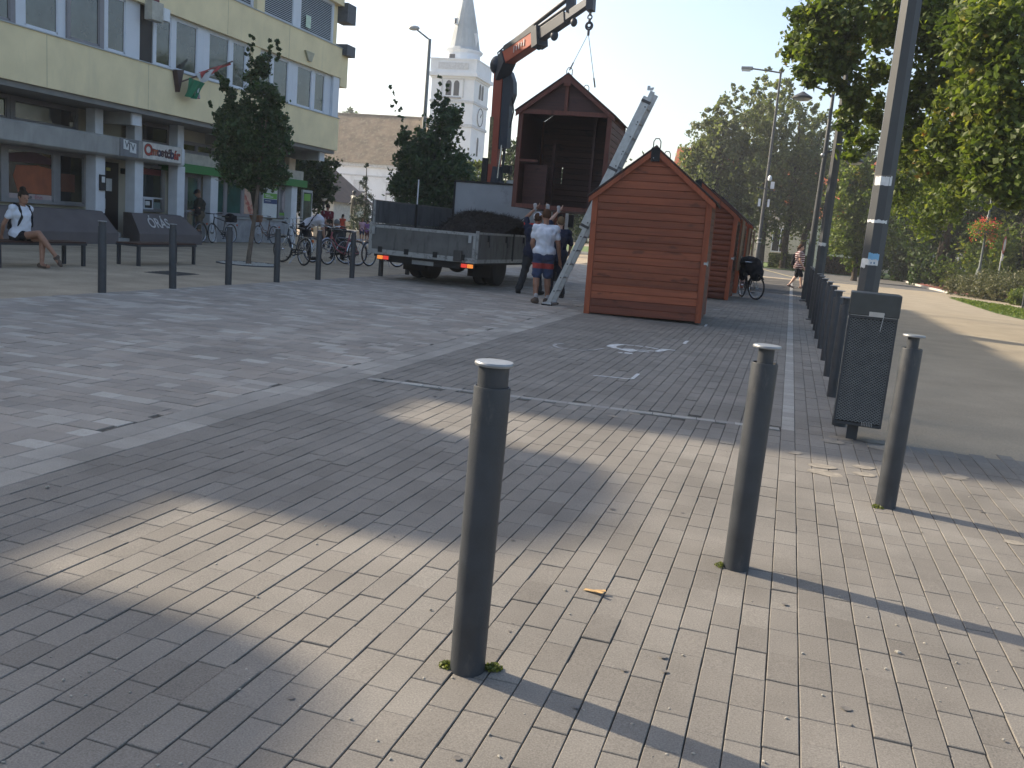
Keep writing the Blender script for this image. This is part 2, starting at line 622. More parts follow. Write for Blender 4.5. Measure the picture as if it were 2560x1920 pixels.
# mixed slabs, courses across the street
items = []
y = 1.2
while y < 40:
    h = R.choice((0.10, 0.15, 0.15, 0.20, 0.20))
    x = XD + 0.02 - R.random() * 0.2
    while x < -3.76:
        L = R.choice((0.15, 0.2, 0.25, 0.3, 0.3))
        x1 = min(x + L, -3.757)
        if x1 - x > 0.05:
            tn = R.choice((0.02, 0.12, 0.2, 0.3, 0.35, 0.4, 0.5, 0.55, 0.6, 0.7, 0.72, 0.85, 0.95))
            items.append((max(x, XD - 0.02) + 0.002, x1 - 0.002, y + 0.002, y + h - 0.002, R.gauss(0, 0.0012), tn))
        x += L
    y += h
lay(items, 'slab', bed_l, PAVE_MIX)
items = []
for xa, xb in ((-3.752, -3.57), (-3.566, XB - 0.004)):
    y = 1.0
    while y < 36:
        L = R.choice((0.2, 0.25, 0.3))
        items.append((xa, xb, y + 0.0015, y + L - 0.0015, R.gauss(0.0, 0.001), R.choice((0.1, 0.25, 0.35, 0.5, 0.6, 0.9))))
        y += L
st3 = tag(sheet('border_strip', rect(-3.755, 1, XB - 0.003, 36), -0.0056, JOINT), 'two-course pale border between plaza and parking bays')
lay(items, 'border_slab', st3, stone('border_concrete', [(0, (0.24, 0.222, 0.195)), (1, (0.34, 0.318, 0.28))], 0.22, 0.3, 0.85, 0.3, 140), 160)

# right hand side beyond the walkway
zf = lambda x, y: gp(2160 + x * 0.2411, 400 + y * 0.2411)
pl = [zf(880, 1432), zf(1000, 1470), zf(1150, 1520), zf(1350, 1585), zf(1640, 1655), Vector((10.5, 33.5, 0)), Vector((12.5, 36, 0)), zf(1655, 1555), zf(1400, 1505), zf(1150, 1468), zf(1000, 1440)]
tag(sheet('lawn_strip', pl, 0.004, LAWN), 'narrow green lawn strip beside the walkway')
pl = [zf(860, 1405), zf(1000, 1436), zf(1150, 1464), zf(1400, 1502), zf(1655, 1552), Vector((30, 36, 0)), Vector((30, 41, 0)), zf(1655, 1500), zf(1300, 1440), zf(1000, 1400)]
tag(sheet('side_path', pl, 0.002, WALK), 'beige footpath between lawn strip and shrubs')
pl = [zf(430, 1258), zf(560, 1268), zf(960, 1302), Vector((24, 58, 0)), Vector((24, 48, 0)), zf(950, 1385), zf(860, 1372), zf(640, 1322)]
tag(sheet('red_path', pl, 0.003, REDPATH), 'red paved path end beside the road')
kb = MB()
cur = [zf(330, 1240), zf(430, 1262), zf(520, 1292), zf(640, 1326), zf(760, 1353), zf(900, 1386)]
for a, b in zip(cur, cur[1:]):
    kb.bar((a.x, a.y, 0.03), (b.x, b.y, 0.03), 0.16, 0.10)
tag(kb.build('kerb', WHITEP and mat('kerb_stone', (0.42, 0.40, 0.36), 0.9), bev=0.01), 'pale curved kerb before the red path', kind='structure')
tag(sheet('verge', [zf(140, 1168), zf(430, 1172), zf(430, 1222), zf(140, 1215)], 0.006, LAWN), 'sunlit verge of mown grass beyond the road')
tag(sheet('flower_bed', [zf(960, 1395), zf(1300, 1440), zf(1655, 1500), Vector((30, 41.5, 0)), Vector((30, 50, 0)), Vector((9.5, 50, 0))], 0.001, SOIL), 'planted bed under the shrubs')


def ribbon(name, pts, w, label, m, cat='road marking', z=0.0045, group=None):
    mb = MB()
    n = len(pts)
    vs = []
    for i, p in enumerate(pts):
        d = (Vector(pts[min(i + 1, n - 1)]) - Vector(pts[max(i - 1, 0)]))
        s = Vector((-d.y, d.x, 0)).normalized()
        ww = (w[i] if isinstance(w, (list, tuple)) else w) * 1.05
        vs += [(p[0] + s.x * ww / 2, p[1] + s.y * ww / 2, z), (p[0] - s.x * ww / 2, p[1] - s.y * ww / 2, z)]
    mb.add(vs, [(2 * i, 2 * i + 1, 2 * i + 3, 2 * i + 2) for i in range(n - 1)])
    return tag(mb.build(name, m), label, cat, group)


PAINTF = mat('faded_white_paint', (0.36, 0.36, 0.35), 0.8, 0, 0.2, 9, 0.2, 120, stain=dict(col=(0.19, 0.18, 0.165), scale=30, lo=0.45, hi=0.6, amt=0.9))
PAINT = mat('worn_white_paint', (0.54, 0.55, 0.54), 0.75, 0, 0.2, 9, 0.2, 120, stain=dict(col=(0.17, 0.165, 0.16), scale=26, lo=0.55, hi=0.66, amt=0.9))
PAINTY = mat('yellow_road_paint', (0.45, 0.38, 0.22), 0.8, 0, 0.2, 9)
mk = lambda l: [gp(1340 + x * 0.20795, 760 + y * 0.20795) for x, y in l]
wc = empty('wheelchair_symbol', (0, 0, 0), 0, 'worn white wheelchair symbol painted on the parking bay', 'road marking')
for pts, w in (([(1060, 490), (1000, 490), (930, 500), (900, 514), (950, 530), (1040, 545)], [0.04, 0.08, 0.11, 0.12, 0.08, 0.04]), ([(1070, 494), (1180, 502)], 0.05), ([(1190, 504), (1290, 514)], 0.05),
               ([(1310, 517), (1380, 528), (1470, 545)], 0.05), ([(1440, 575), (1500, 562), (1550, 550), (1600, 552), (1675, 562)], [0.05, 0.09, 0.09, 0.06, 0.05]), ([(1050, 560), (1130, 556), (1210, 560)], 0.20),
               ([(1215, 570), (1300, 575), (1360, 582)], 0.06), ([(1060, 590), (1120, 597), (1160, 600)], 0.10), ([(990, 587), (1040, 590)], 0.06), ([(1210, 556), (1330, 560), (1430, 572)], 0.05)):
    ps = mk(pts)
    o = ribbon('stroke', ps, w, None, PAINT, None)
    o.parent = wc
ribbon('bay_corner_mark', mk([(690, 865), (800, 872), (960, 888), (1150, 908)]) , 0.035, 'white painted bay corner line in front of the wheelchair symbol', PAINT)
ribbon('bay_corner_mark', mk([(1155, 905), (1195, 872), (1230, 842)]), 0.035, 'short white tick at the end of the bay corner line', PAINT)
ribbon('bay_corner_mark', mk([(1560, 425), (1700, 436), (1790, 446)]), 0.03, 'faint white bay line left of the yellow tick', PAINTF)
ribbon('bay_corner_mark', mk([(1780, 482), (1800, 462), (1822, 445)]), 0.045, 'pale yellowish tick on the parking bay near the hut', PAINT)
ribbon('bay_corner_mark', mk([(2032, 272), (2052, 248)]), 0.035, 'white tick at the right front corner of the near hut', PAINT)
ribbon('bay_corner_mark', mk([(2130, 66), (2215, 72)]), 0.04, 'white tick right of the near hut', PAINT)
ribbon('faded_arc_mark', mk([(330, 478), (240, 484), (212, 500), (250, 523), (330, 540)]), 0.045, 'faded white painted arc left of the wheelchair symbol', PAINTF)
ribbon('faded_arc_mark', mk([(330, 540), (560, 562), (700, 556), (815, 534)]), 0.035, 'thin faded white arc line beside the wheelchair symbol', PAINTF)
ribbon('faded_arc_mark', mk([(150, 521), (198, 524)]), 0.05, 'small white dash left of the faded arc', PAINTF)
ribbon('road_line', [(-3.0, 69), (-1.6, 62), (0.3, 50)], 0.14, 'pale yellow line on the road behind the walking woman', PAINTY)
ribbon('road_line', [(2.0, 50.5), (5.0, 47.6)], 0.14, 'short pale yellow road line right of the bollards', PAINTY)

# small finds on the paving
SANDM = mat('sand', (0.245, 0.218, 0.178), 0.95, 0, 0.25, 20, 0.5, 150)
sand = MB()
for (u, v, a, n) in ((2060, 1175, 0.10, 3), (2150, 1172, 0.08, 2), (2225, 1120, 0.10, 2), (1570, 1042, 0.05, 2), (2400, 1190, 0.08, 2), (2520, 1355, 0.06, 1), (2090, 1100, 0.1, 2), (2180, 1110, 0.09, 3), (1990, 1130, 0.05, 2)):
    for _ in range(n):
        p = gp(u + R.gauss(0, 16), v + R.gauss(0, 8))
        k = 11
        ph = R.random() * 6
        sand.add([(p.x + a * (0.8 + 0.2 * R.random()) * math.cos(6.283 * i / k + ph), p.y + a * 0.8 * (0.75 + 0.25 * R.random()) * math.sin(6.283 * i / k + ph), 0.0032 + 0.0002 * R.random()) for i in range(k)], [tuple(range(k))])
tag(sand.build('sand', SANDM), 'pale sand spilt on the paving by the litter bin', kind='stuff')
grit = MB()
for _ in range(130):
    u, v = R.uniform(0, 2560), 900 + 1020 * R.random() ** 0.7
    p = gp(u, v)
    s = R.uniform(0.0015, 0.005)
    if R.random() < 0.06: s *= 1.9
    M = Matrix.Translation((p.x, p.y, s * 0.6)) @ Matrix.Rotation(R.random() * 6, 4, 'Z')
    grit.ell((0, 0, 0), (s * 1.5, s, s * 0.7), 6, 4, M)
tag(grit.build('grit', mat('grit_stone', (0.30, 0.28, 0.24), 0.9, 0, 0.5, 60)), 'scattered grit and small stones on the paving', kind='stuff')
gum = MB()
for _ in range(24):
    p = gp(R.uniform(-50, 2600), 880 + 1080 * R.random() ** 0.8)
    k = 9; a = R.uniform(0.006, 0.017); ph = R.random() * 6
    gum.add([(p.x + a * (0.8 + 0.3 * R.random()) * math.cos(6.283 * i / k + ph), p.y + a * (0.8 + 0.3 * R.random()) * math.sin(6.283 * i / k + ph), 0.0042) for i in range(k)], [tuple(range(k))])
tag(gum.build('gum_spots', mat('old_gum', (0.135, 0.125, 0.115), 0.9, 0, 0.3, 40)), 'flat dark chewing gum spots on the paving', kind='stuff')
lp = gp(1487, 1484)
lf = MB()
for i, (a, b, w) in enumerate((((-0.045, 0.01), (0.02, -0.004), 0.02), ((-0.01, 0.0), (0.04, 0.014), 0.018), ((0.0, -0.005), (0.035, -0.022), 0.014))):
    lf.bar((a[0], a[1], 0.006 + i * 0.004), (b[0], b[1], 0.012 + i * 0.003), w, 0.0015)
tag(lf.build('fallen_leaf', mat('dry_leaf', (0.42, 0.27, 0.12), 0.8, 0, 0.3, 30), loc=(lp.x, lp.y, 0.0)), 'dry tan curled leaf lying on the sunlit paving', 'leaf')
# ------------------------------------------------------------ street furniture
DISC = mat('bollard_cap', (0.26, 0.27, 0.28), 0.38, 0.4, 0.15, 20)
MOSS = leafmat('moss', [(0, (0.05, 0.07, 0.015)), (0.6, (0.13, 0.16, 0.03)), (1, (0.25, 0.24, 0.06))], 0.3)


def make_bollard(name, neck, label, group):
    b = empty(name, (0, 0, 0), 0, label, 'bollard', group)
    m = MB().lathe([(0.056, -0.03), (0.056, 0.915), (0.0545, 0.922), (0.050, 0.922), (0.050, 0.88)], 28)
    m.build('tube', STEEL, b, True)
    MB().lathe([(neck, 0.88), (neck, 0.985)], 24).build('neck', STEEL, b, True)
    MB().lathe([(0.02, 0.984), (0.058, 0.985), (0.060, 0.989), (0.060, 0.993), (0.057, 0.997), (0.02, 0.999)], 28).build('cap', DISC, b, True)
    return b


STICK = mat('sticker_white', (0.62, 0.63, 0.62), 0.6, 0, 0.12, 30)
g = 'bollards in the foreground'
b1 = make_bollard('bollard', 0.047, 'nearest dark grey bollard, tallest in the picture, with a white sticker near its foot', g)
b1.location = (-0.815, 2.55, 0)
s = MB()
for z0, z1, a0, a1 in ((0.085, 0.118, 188, 200), (0.116, 0.175, 190, 202)):
    s.add([(0.0568 * math.cos(rad(a)), 0.0568 * math.sin(rad(a)), z) for z in (z0, z1) for a in (a0, (a0 + a1) / 2, a1)], [(0, 1, 4, 3), (1, 2, 5, 4)])
s.build('sticker', STICK, b1)
b2 = make_bollard('bollard', 0.034, 'dark grey bollard standing between the nearest one and the litter bin', g)
b2.location = (-0.055, 3.95, 0)
b3 = make_bollard('bollard', 0.031, 'dark grey bollard standing just right of the litter bin', g)
b3.location = (0.70, 5.42, 0)
for b, rz in ((b1, 0.02), (b2, -0.01), (b3, 0.012)): b.rotation_euler = (R.gauss(0, 0.004), 0.008, rz)


def moss(loc, n, rr, label):
    V, F, T = [], [], []
    for i in range(n):
        a = R.random() * 6.283
        d = rr * R.random() ** 0.7
        c = Vector((math.cos(a) * d, math.sin(a) * d, R.random() * 0.018 * (1 - d / rr / 1.3) + 0.003))
        s = R.uniform(0.003, 0.007)
        e1 = Vector((R.gauss(0, 1), R.gauss(0, 1), R.gauss(0, 0.7))).normalized() * s
        e2 = Vector((R.gauss(0, 1), R.gauss(0, 1), R.gauss(0, 0.7))).normalized() * s
        k = len(V)
        V += [c - e1, c + e2, c + e1, c - e2]
        F.append((k, k + 1, k + 2, k + 3)); T.append(R.random())
    tag(link('moss_tuft', np_mesh('moss_tuft', V, F, MOSS, tone=T), None, loc), label, 'moss')


moss((-0.74, 2.585, 0), 260, 0.030, 'yellowish green moss tuft right of the nearest bollard foot')
moss((-0.878, 2.535, 0), 200, 0.026, 'dark green moss tuft left of the nearest bollard foot')
moss((-0.12, 3.93, 0), 120, 0.028, 'small moss tuft left of the second bollard foot')
moss((0.655, 5.372, 0), 160, 0.035, 'moss patch in front of the bollard by the litter bin')
gl = 'row of bollards along the left plaza edge'
for i, (x, y) in enumerate(((-9.18, 10.47), (-9.15, 11.96), (-9.2, 13.5), (-9.15, 14.96), (-9.13, 16.48), (-9.08, 17.88), (-9.09, 19.35), (-9.06, 20.82))):
    extra = ['nearest, beside the left bench', 'second, before the plinth with lettering', 'third, left of the young street tree', 'fourth, before the near bicycle', 'fifth, between two bicycles', 'sixth, left of the truck', 'seventh, under the left tail light of the truck', 'eighth, behind the truck wheel'][i]
    if i == 0:
        lb = make_bollard('bollard', 0.047, 'x', gl); b = lb
    else:
        b = copy_tree(lb)
    b['label'] = 'dark bollard of the left row, ' + extra
    b.location = (x, y, 0); b.rotation_euler = (R.gauss(0, .006), R.gauss(0, .006), R.random() * 3)
gr = 'row of bollards along the walkway'
for i in range(16):
    y = 7.85 + 1.57 * i
    b = copy_tree(b2)
    b['group'] = gr
    b['label'] = 'dark bollard of the right receding row, ' + (ORD[i] + ' from the camera' if i else 'nearest, hidden behind the litter bin')
    b.location = (0.56 + 0.04 * min(i, 3) / 3 + R.gauss(0, 0.006), y, 0)
    b.rotation_euler = (R.gauss(0, .006), R.gauss(0, .006), R.random() * 3)

# litter bin
bin_ = empty('litter_bin', (0.47, 7.22, 0), rad(-3), 'dark grey litter bin with expanded metal sides and closed box lid', 'litter bin')
BW, BD = 0.345, 0.33
MB().box(0.012, 0.014, 0.14, BW - 0.012, BD - 0.012, 0.955).build('liner', mat('bin_liner', (0.012, 0.012, 0.013), 0.6), bin_, bev=0.006)
def strands(p0, ex, ez, w, h, nrm, nu, nv):
    mb = MB()
    P = lambda a, b, o=0.0: tuple(Vector(p0) + Vector(ex) * a * w + Vector(ez) * b * h + Vector(nrm) * o)
    for j in range(nv):
        for i in range(nu):
            u0, u1 = i / nu, (i + 0.5) / nu
            u2 = (i + 1) / nu
            v0, v1 = j / nv, (j + 0.5) / nv
            v2 = (j + 1) / nv
            t = 0.2 / nv
            for (a, b, c, d) in ((u0, v1, u1, v0), (u1, v0, u2, v1), (u0, v1, u1, v2), (u1, v2, u2, v1)):
                n = len(mb.v)
                mb.v += [P(a, b - t, 0.003), P(c, d - t, 0.003), P(c, d + t, -0.002), P(a, b + t, -0.002)]
                mb.f.append((n, n + 1, n + 2, n + 3))
    return mb
MESHM = mat('bin_mesh_steel', (0.10, 0.105, 0.10), 0.35, 0.2, 0.2, 12)
m = strands((0.01, 0.004, 0.16), (1, 0, 0), (0, 0, 1), BW - 0.02, 0.78, (0, -1, 0), 12, 38)
m.build('mesh_panel', MESHM, bin_)
m = strands((0.0, 0.01, 0.16), (0, 1, 0), (0, 0, 1), BD - 0.02, 0.78, (-1, 0, 0), 11, 38)
m.build('mesh_panel', MESHM, bin_)
fr = MB()
for x in (0, BW - 0.014):
    for y in (0, BD - 0.014): fr.box(x, y, 0.13, x + 0.014, y + 0.014, 0.965)
for z in (0.13, 0.945):
    fr.box(0.014, 0.001, z, BW - 0.014, 0.012, z + 0.018); fr.box(0.001, 0.014, z, 0.012, BD - 0.014, z + 0.018)
fr.box(0.012, 0.012, 0.125, BW - 0.012, BD - 0.012, 0.138)
fr.build('frame', STEEL, bin_)
MB().box(-0.004, -0.006, 0.967, BW + 0.006, BD + 0.006, 1.135).build('lid', mat('bin_lid', (0.05, 0.055, 0.055), 0.45, 0.1, 0.15, 10), bin_, bev=0.008)
MB().box(0.14, -0.0095, 0.968, 0.245, -0.0065, 1.0).build('lock_plate', mat('lock_plate', (0.42, 0.40, 0.37), 0.6), bin_)
rod = MB().bar((0.245, -0.009, 0.995), (0.232, -0.010, 0.86), 0.004).bar((0.01, -0.008, 0.966), (BW - 0.01, -0.008, 0.966), 0.004, 0.003)
rod.build('rod', GALV, bin_)
MB().box(0.11, 0.10, -0.02, 0.19, 0.16, 0.126).build('post', STEEL, bin_)
v = MB()
for k in range(7): v.bar((0.205 + k * 0.012, -0.001, 0.135), (0.203 + k * 0.012, -0.001, 0.165), 0.004, 0.004)
v.build('slot_row', mat('slot_edge', (0.3, 0.3, 0.29), 0.5), bin_)

# lamp posts
POSTM = mat('lamp_post_paint', (0.060, 0.064, 0.067), 0.5, 0.0, 0.14, 3, 0.06, 140, 0.3)
LAMPG = mat('lamp_glass', (0.55, 0.55, 0.52), 0.3, 0, 0.05)


def lamp_head(parent, p, r=0.28):
    MB().lathe([(0.04, 0.14), (0.06, 0.12), (r * 0.55, 0.07), (r, 0.0), (r, -0.04), (r * 0.9, -0.05)], 20, p).build('lamp_shade', POSTM, parent, True)
    MB().lathe([(r * 0.85, -0.05), (r * 0.7, -0.09), (0.03, -0.11)], 18, p).build('diffuser', LAMPG, parent, True)


def big_post(name, x, y, label, r0=0.096, r1=0.070, h=8.6, sd=-1):
    o = empty(name, (x, y, 0), 0, label, 'lamp post')
    MB().lathe([(r0 + 0.05, -0.02), (r0 + 0.05, 0.02), (r0, 0.03), (r0, 0.05), (r0 * 0.97, 2.0), (r1, h)], 8).build('pole', POSTM, o)
    MB().tube([(0, 0, h - 0.05), (sd * 0.3, 0, h + 0.18), (sd * 0.8, 0, h + 0.26), (sd * 1.15, 0, h + 0.2)], [0.035, 0.03, 0.025, 0.02], 8).build('arm', POSTM, o, True)
    lamp_head(o, (sd * 1.15, 0, h + 0.02))
    return o


near = big_post('lamp_post', 0.692, 8.7, 'thick octagonal grey lamp post rising behind the litter bin with paper stickers')
def wrap(z0, z1, a0, a1, r, jag, seed, name, m, parent, n=9):
    rr = random.Random(seed)
    mb = MB()
    vs = []
    for i in range(n):
        a = rad(a0 + (a1 - a0) * i / (n - 1))
        k = r / math.cos(((a + math.pi / 8) % (math.pi / 4)) - math.pi / 8) * math.cos(math.pi / 8) + 0.0022
        vs += [(k * math.cos(a), k * math.sin(a), z0 - rr.random() * jag), (k * math.cos(a), k * math.sin(a), z1 + rr.random() * jag)]
    mb.add(vs, [(2 * i, 2 * i + 2, 2 * i + 3, 2 * i + 1) for i in range(n - 1)])
    return mb.build(name, m, parent)
p0 = at(2200, 443, 8.7).z; p1 = at(2190, 463, 8.7).z
wrap(p1, p0, -150, -50, 0.094, 0.008, 1, 'paper_notice', STICK, near)
wrap(p0, p0 + 0.012, -160, -50, 0.094, 0.004, 2, 'tape', mat('old_tape', (0.12, 0.11, 0.1), 0.5), near)
zt = at(2170, 552, 8.7).z
wrap(zt - 0.008, zt + 0.006, -170, -40, 0.095, 0.012, 3, 'tape_scrap', STICK, near, 15)
zs0, zs1 = at(2160, 661, 8.7).z, at(2160, 646, 8.7).z
wrap(zs0, zs1, -140, -62, 0.0955, 0.003, 4, 'sticker', STICK, near)
wrap(zs1 + 0.003, zs1 + 0.045, -118, -60, 0.0955, 0.012, 5, 'sticker_blue_strip', mat('sticker_blue', (0.20, 0.42, 0.62), 0.5), near, 13)
wrap(zs0 - 0.02, zs0 + 0.04, -160, -128, 0.0965, 0.02, 6, 'sticker_torn_edge', STICK, near)
wrap(zs0 + 0.012, zs0 + 0.028, -101, -95, 0.0967, 0, 7, 'sticker_print', mat('sticker_print', (0.1, 0.22, 0.32), 0.5), near, 3)
wrap(zs0 + 0.012, zs0 + 0.028, -86, -78, 0.0967, 0, 8, 'sticker_print', _M['sticker_print'], near, 3)
second = big_post('lamp_post', 0.60, 19.9, 'thick dark lamp post in the bollard row, its top lost in the maple leaves', 0.105, 0.075, 8.2, 1)
wrap(1.55, 1.60, -160, -60, 0.104, 0.02, 9, 'tape_scrap', STICK, second)
la = empty('lamp_post', (0.52, 27.2, 0), 0, 'slender lamp post with one dish lamp left high up and one right lower down', 'lamp post')
MB().lathe([(0.15, -0.02), (0.15, 0.03), (0.105, 0.06), (0.10, 1.2), (0.062, 4.0), (0.045, 5.75), (0.02, 5.8)], 16).build('pole', POSTM, la, True)
MB().tube([(0, 0, 5.62), (-0.22, 0, 5.82), (-0.5, 0, 5.9), (-0.78, 0, 5.88), (-0.80, 0, 5.80)], [0.03, 0.028, 0.022, 0.018, 0.016], 8).build('arm', POSTM, la, True)
lamp_head(la, (-0.80, 0, 5.62), 0.27)
MB().tube([(-0.06, 0, 4.16), (0.2, 0, 4.20), (0.5, 0, 4.24), (0.78, 0, 4.23), (0.80, 0, 4.16)], [0.03, 0.028, 0.022, 0.018, 0.016], 8).build('arm', POSTM, la, True)
lamp_head(la, (0.80, 0, 3.98), 0.25)
MB().ell((-0.05, -0.03, 4.08), 0.06).build('clamp', GALV, la, True)
lc = empty('lamp_post', (-2.2, 63.5, 0), 0, 'tall thin street lamp with flat box head and camera boxes above the road', 'lamp post')
MB().lathe([(0.16, 0), (0.16, 1.2), (0.13, 1.3), (0.11, 5), (0.07, 12.8)], 12).build('pole', POSTM, lc, True)
MB().tube([(0, 0, 12.7), (-0.6, 0, 12.78), (-1.8, 0, 12.9)], 0.05, 8).build('arm', POSTM, lc, True)
MB().box(-2.55, -0.16, 12.82, -1.8, 0.16, 13.02).build('lamp_head', mat('lamp_head_grey', (0.2, 0.21, 0.22), 0.5), lc, bev=0.04)
MB().box(-2.5, -0.13, 12.74, -1.95, 0.13, 12.82).build('diffuser', LAMPG, lc)
MB().lathe([(0.05, 0.25), (0.13, 0.12), (0.14, 0), (0.1, -0.1)], 12, (0.18, -0.2, 5.9)).build('dome_camera', WHITEP, lc, True)
MB().box(0.28, -0.25, 5.3, 0.52, -0.12, 5.75).build('junction_box', WHITEP, lc)
MB().box(0.22, -0.2, 4.1, 0.36, -0.1, 4.6).build('junction_box', WHITEP, lc)
MB().box(-0.38, -0.2, 4.1, -0.22, -0.1, 4.6).build('junction_box', WHITEP, lc)
MB().bar((-0.6, -0.1, 5.35), (0.7, -0.1, 5.15), 0.06).build('bracket', POSTM, lc)
for z in (1.75, 2.0): MB().lathe([(0.17, -0.04), (0.17, 0.04)], 12, (0, 0, z)).build('clamp_ring', GALV, lc)
ld = empty('lamp_post', (-19.15, 45, 0), 0, 'tall grey street lamp with a slanted arm in front of the church', 'lamp post')
MB().lathe([(0.14, 0), (0.13, 2), (0.085, 10.5)], 12).build('pole', mat('lamp_post_grey', (0.2, 0.21, 0.21), 0.5, 0.3), ld, True)
MB().tube([(0, 0, 10.45), (-0.72, 0, 10.92)], 0.045, 8).build('arm', _M['lamp_post_grey'], ld, True)
MB().ell((-0.92, 0, 11.02), (0.32, 0.16, 0.13), 14, 8).build('lamp_head', mat('lamp_head_pale', (0.45, 0.46, 0.46), 0.4), ld, True)

# ornamental lamp with flower basket, prohibition sign, thin post
og = at(2160 + 1200 * .2411, 400 + 1180 * .2411, 50)
orn = empty('ornamental_lamp_post', (9.0, 50, 0), 0, 'ornamental cast lamp post carrying a basket of red flowers', 'lamp post')
CAST = mat('cast_iron_green', (0.06, 0.075, 0.07), 0.5)
MB().lathe([(0.22, 0), (0.22, 0.5), (0.26, 0.55), (0.17, 0.75), (0.19, 0.95), (0.12, 1.1), (0.14, 1.2), (0.065, 1.35), (0.05, 2.9), (0.075, 3.9), (0.045, 3.95), (0.04, 5.6)], 14).build('pole', CAST, orn, True)
MB().lathe([(0.05, 5.6), (0.22, 5.75), (0.25, 6.1), (0.1, 6.3), (0.02, 6.4)], 12).build('lantern', LAMPG, orn, True)
MB().lathe([(0.056, 1.98), (0.056, 2.14)], 12, cap=False).build('sticker', mat('sticker_sky', (0.1, 0.4, 0.65), 0.5), orn)
fb = empty('flower_basket', (8.95, 49.95, 2.95), 0, 'round basket of red flowers and light green leaves on the ornamental lamp', 'flower basket')
def leaf_cloud(cs, n, size, tone=(0, 1), flat=0.35):
    V = np.empty((n, 4, 3), np.float32)
    idx = NR.integers(0, len(cs), n)
    C = np.array([c[0] for c in cs], np.float32)[idx]; S = np.array([c[1] for c in cs], np.float32)[idx]
    P = C + NR.normal(0, 1, (n, 3)) * S
    a = NR.normal(0, 1, (n, 3)); a /= np.linalg.norm(a, axis=1)[:, None]
    nr = NR.normal(0, 1, (n, 3)); nr[:, 2] = np.abs(nr[:, 2]) + flat
    b = np.cross(nr, a); b /= np.linalg.norm(b, axis=1)[:, None] + 1e-6
    sz = size * NR.uniform(0.6, 1.3, n)[:, None]
    V[:, 0] = P - a * sz; V[:, 1] = P + b * sz * 0.62; V[:, 2] = P + a * sz; V[:, 3] = P - b * sz * 0.62
    F = np.arange(n * 4, dtype=np.int32).reshape(-1, 4)
    return V.reshape(-1, 3), F, NR.uniform(tone[0], tone[1], n)
LIME = leafmat('flower_leaf', [(0, (0.05, 0.10, 0.015)), (1, (0.20, 0.28, 0.03))], 0.4)
REDF = leafmat('red_petal', [(0, (0.45, 0.03, 0.03)), (0.6, (0.6, 0.10, 0.08)), (1, (0.65, 0.30, 0.12))], 0.3)
cs = [((0.42 * math.cos(t), 0.42 * math.sin(t), 0.25 + 0.1 * math.sin(3 * t)), (0.17, 0.17, 0.16)) for t in np.linspace(0, 6.1, 10)]
V, F, T = leaf_cloud(cs, 1500, 0.055); link('foliage', np_mesh('foliage', V, F, LIME, tone=T), fb)
V, F, T = leaf_cloud([(c[0], (0.16, 0.16, 0.2)) for c in cs[::1]] + [((0.2, 0, 0.65), (0.2, 0.15, 0.12)), ((-0.15, 0, 0.7), (0.12, 0.12, 0.1)), ((0.35, 0, -0.15), (0.1, 0.1, 0.2))], 700, 0.05); link('flowers', np_mesh('flowers', V, F, REDF, tone=T), fb)
MB().lathe([(0.1, 0.0), (0.4, 0.05), (0.42, 0.25)], 14, cap=False).build('bowl', CAST, fb, True)
sp = at(2160 + 1447 * .2411, 400 + 880 * .2411, 50)
sg = empty('round_sign', (sp.x, 50, 0), rad(70), 'round white traffic sign with red rim on a thin post', 'sign')
MB().lathe([(0.03, 0), (0.03, sp.z + 0.3)], 10).build('post', GALV, sg, True)
Mx = Matrix.Translation((0, -0.04, sp.z)) @ Matrix.Rotation(rad(90), 4, 'X')
MB().lathe([(0.42, -0.008), (0.42, 0.008)], 32, M=Mx).build('rim', mat('sign_red', (0.5, 0.04, 0.03), 0.4), sg)
MB().lathe([(0.31, -0.010), (0.31, 0.011)], 32, M=Mx).build('disc', mat('sign_white', (0.75, 0.72, 0.66), 0.4), sg)
MB().box(-0.2, -0.06, sp.z - 0.78, 0.2, -0.045, sp.z - 0.47).build('plate', _M['sign_white'], sg)
tp = gp(2160 + 1640 * .2411, 400 + 1550 * .2411)
tpo = empty('thin_post', (tp.x, tp.y, 0), 0, 'thin dark post at the right edge beside the lawn strip', 'post')
MB().lathe([(0.045, -0.02), (0.045, 1.4)], 10).build('shaft', STEEL, tpo, True)
MB().lathe([(0.055, 1.4), (0.055, 1.43), (0.01, 1.45)], 10).build('cap', STEEL, tpo, True)

# benches
BENCHW = wood('bench_wood', (0.075, 0.032, 0.022), (0.035, 0.016, 0.012), 0.2, 1)
def bench(x0, y0, label, tilt):
    o = empty('bench', (x0, y0, 0), tilt, label, 'bench', 'benches on the forecourt')
    L, W, H = 1.95, 0.52, 0.43
    for y in (0.06, L - 0.06):
        for x in (0.03, W - 0.03):
            MB().box(x - 0.03, y - 0.03, -0.01, x + 0.03, y + 0.03, H - 0.05).build('leg', STEEL, o, bev=0.006)
    f = MB()
    for x in (0.0, W - 0.03): f.box(x, 0, H - 0.05, x + 0.03, L, H - 0.012)
    for y in (0.031, L - 0.061): f.box(0.031, y - 0.03, H - 0.05, W - 0.031, y + 0.03, H - 0.012)
    f.build('frame', STEEL, o)
    me = None
    for k in range(6):
        m_ = MB().box(-0.036, 0.01, -0.011, 0.036, L - 0.01, 0.014)
        if me is None: me = m_.mesh('slat', BENCHW)
        link('slat', me, o, (0.047 + k * 0.0852, 0, H))
    return o
bench(-13.1, 11.95, 'long dark bench under the sitting woman', rad(-2))
bench(-12.85, 15.02, 'empty dark bench in front of the sloped plinth with lettering', rad(2))
dc = gp(430, 683)
d = empty('drain_cover', (dc.x, dc.y, 0), rad(4), 'dark slotted drain cover in the forecourt before the benches', 'drain cover')
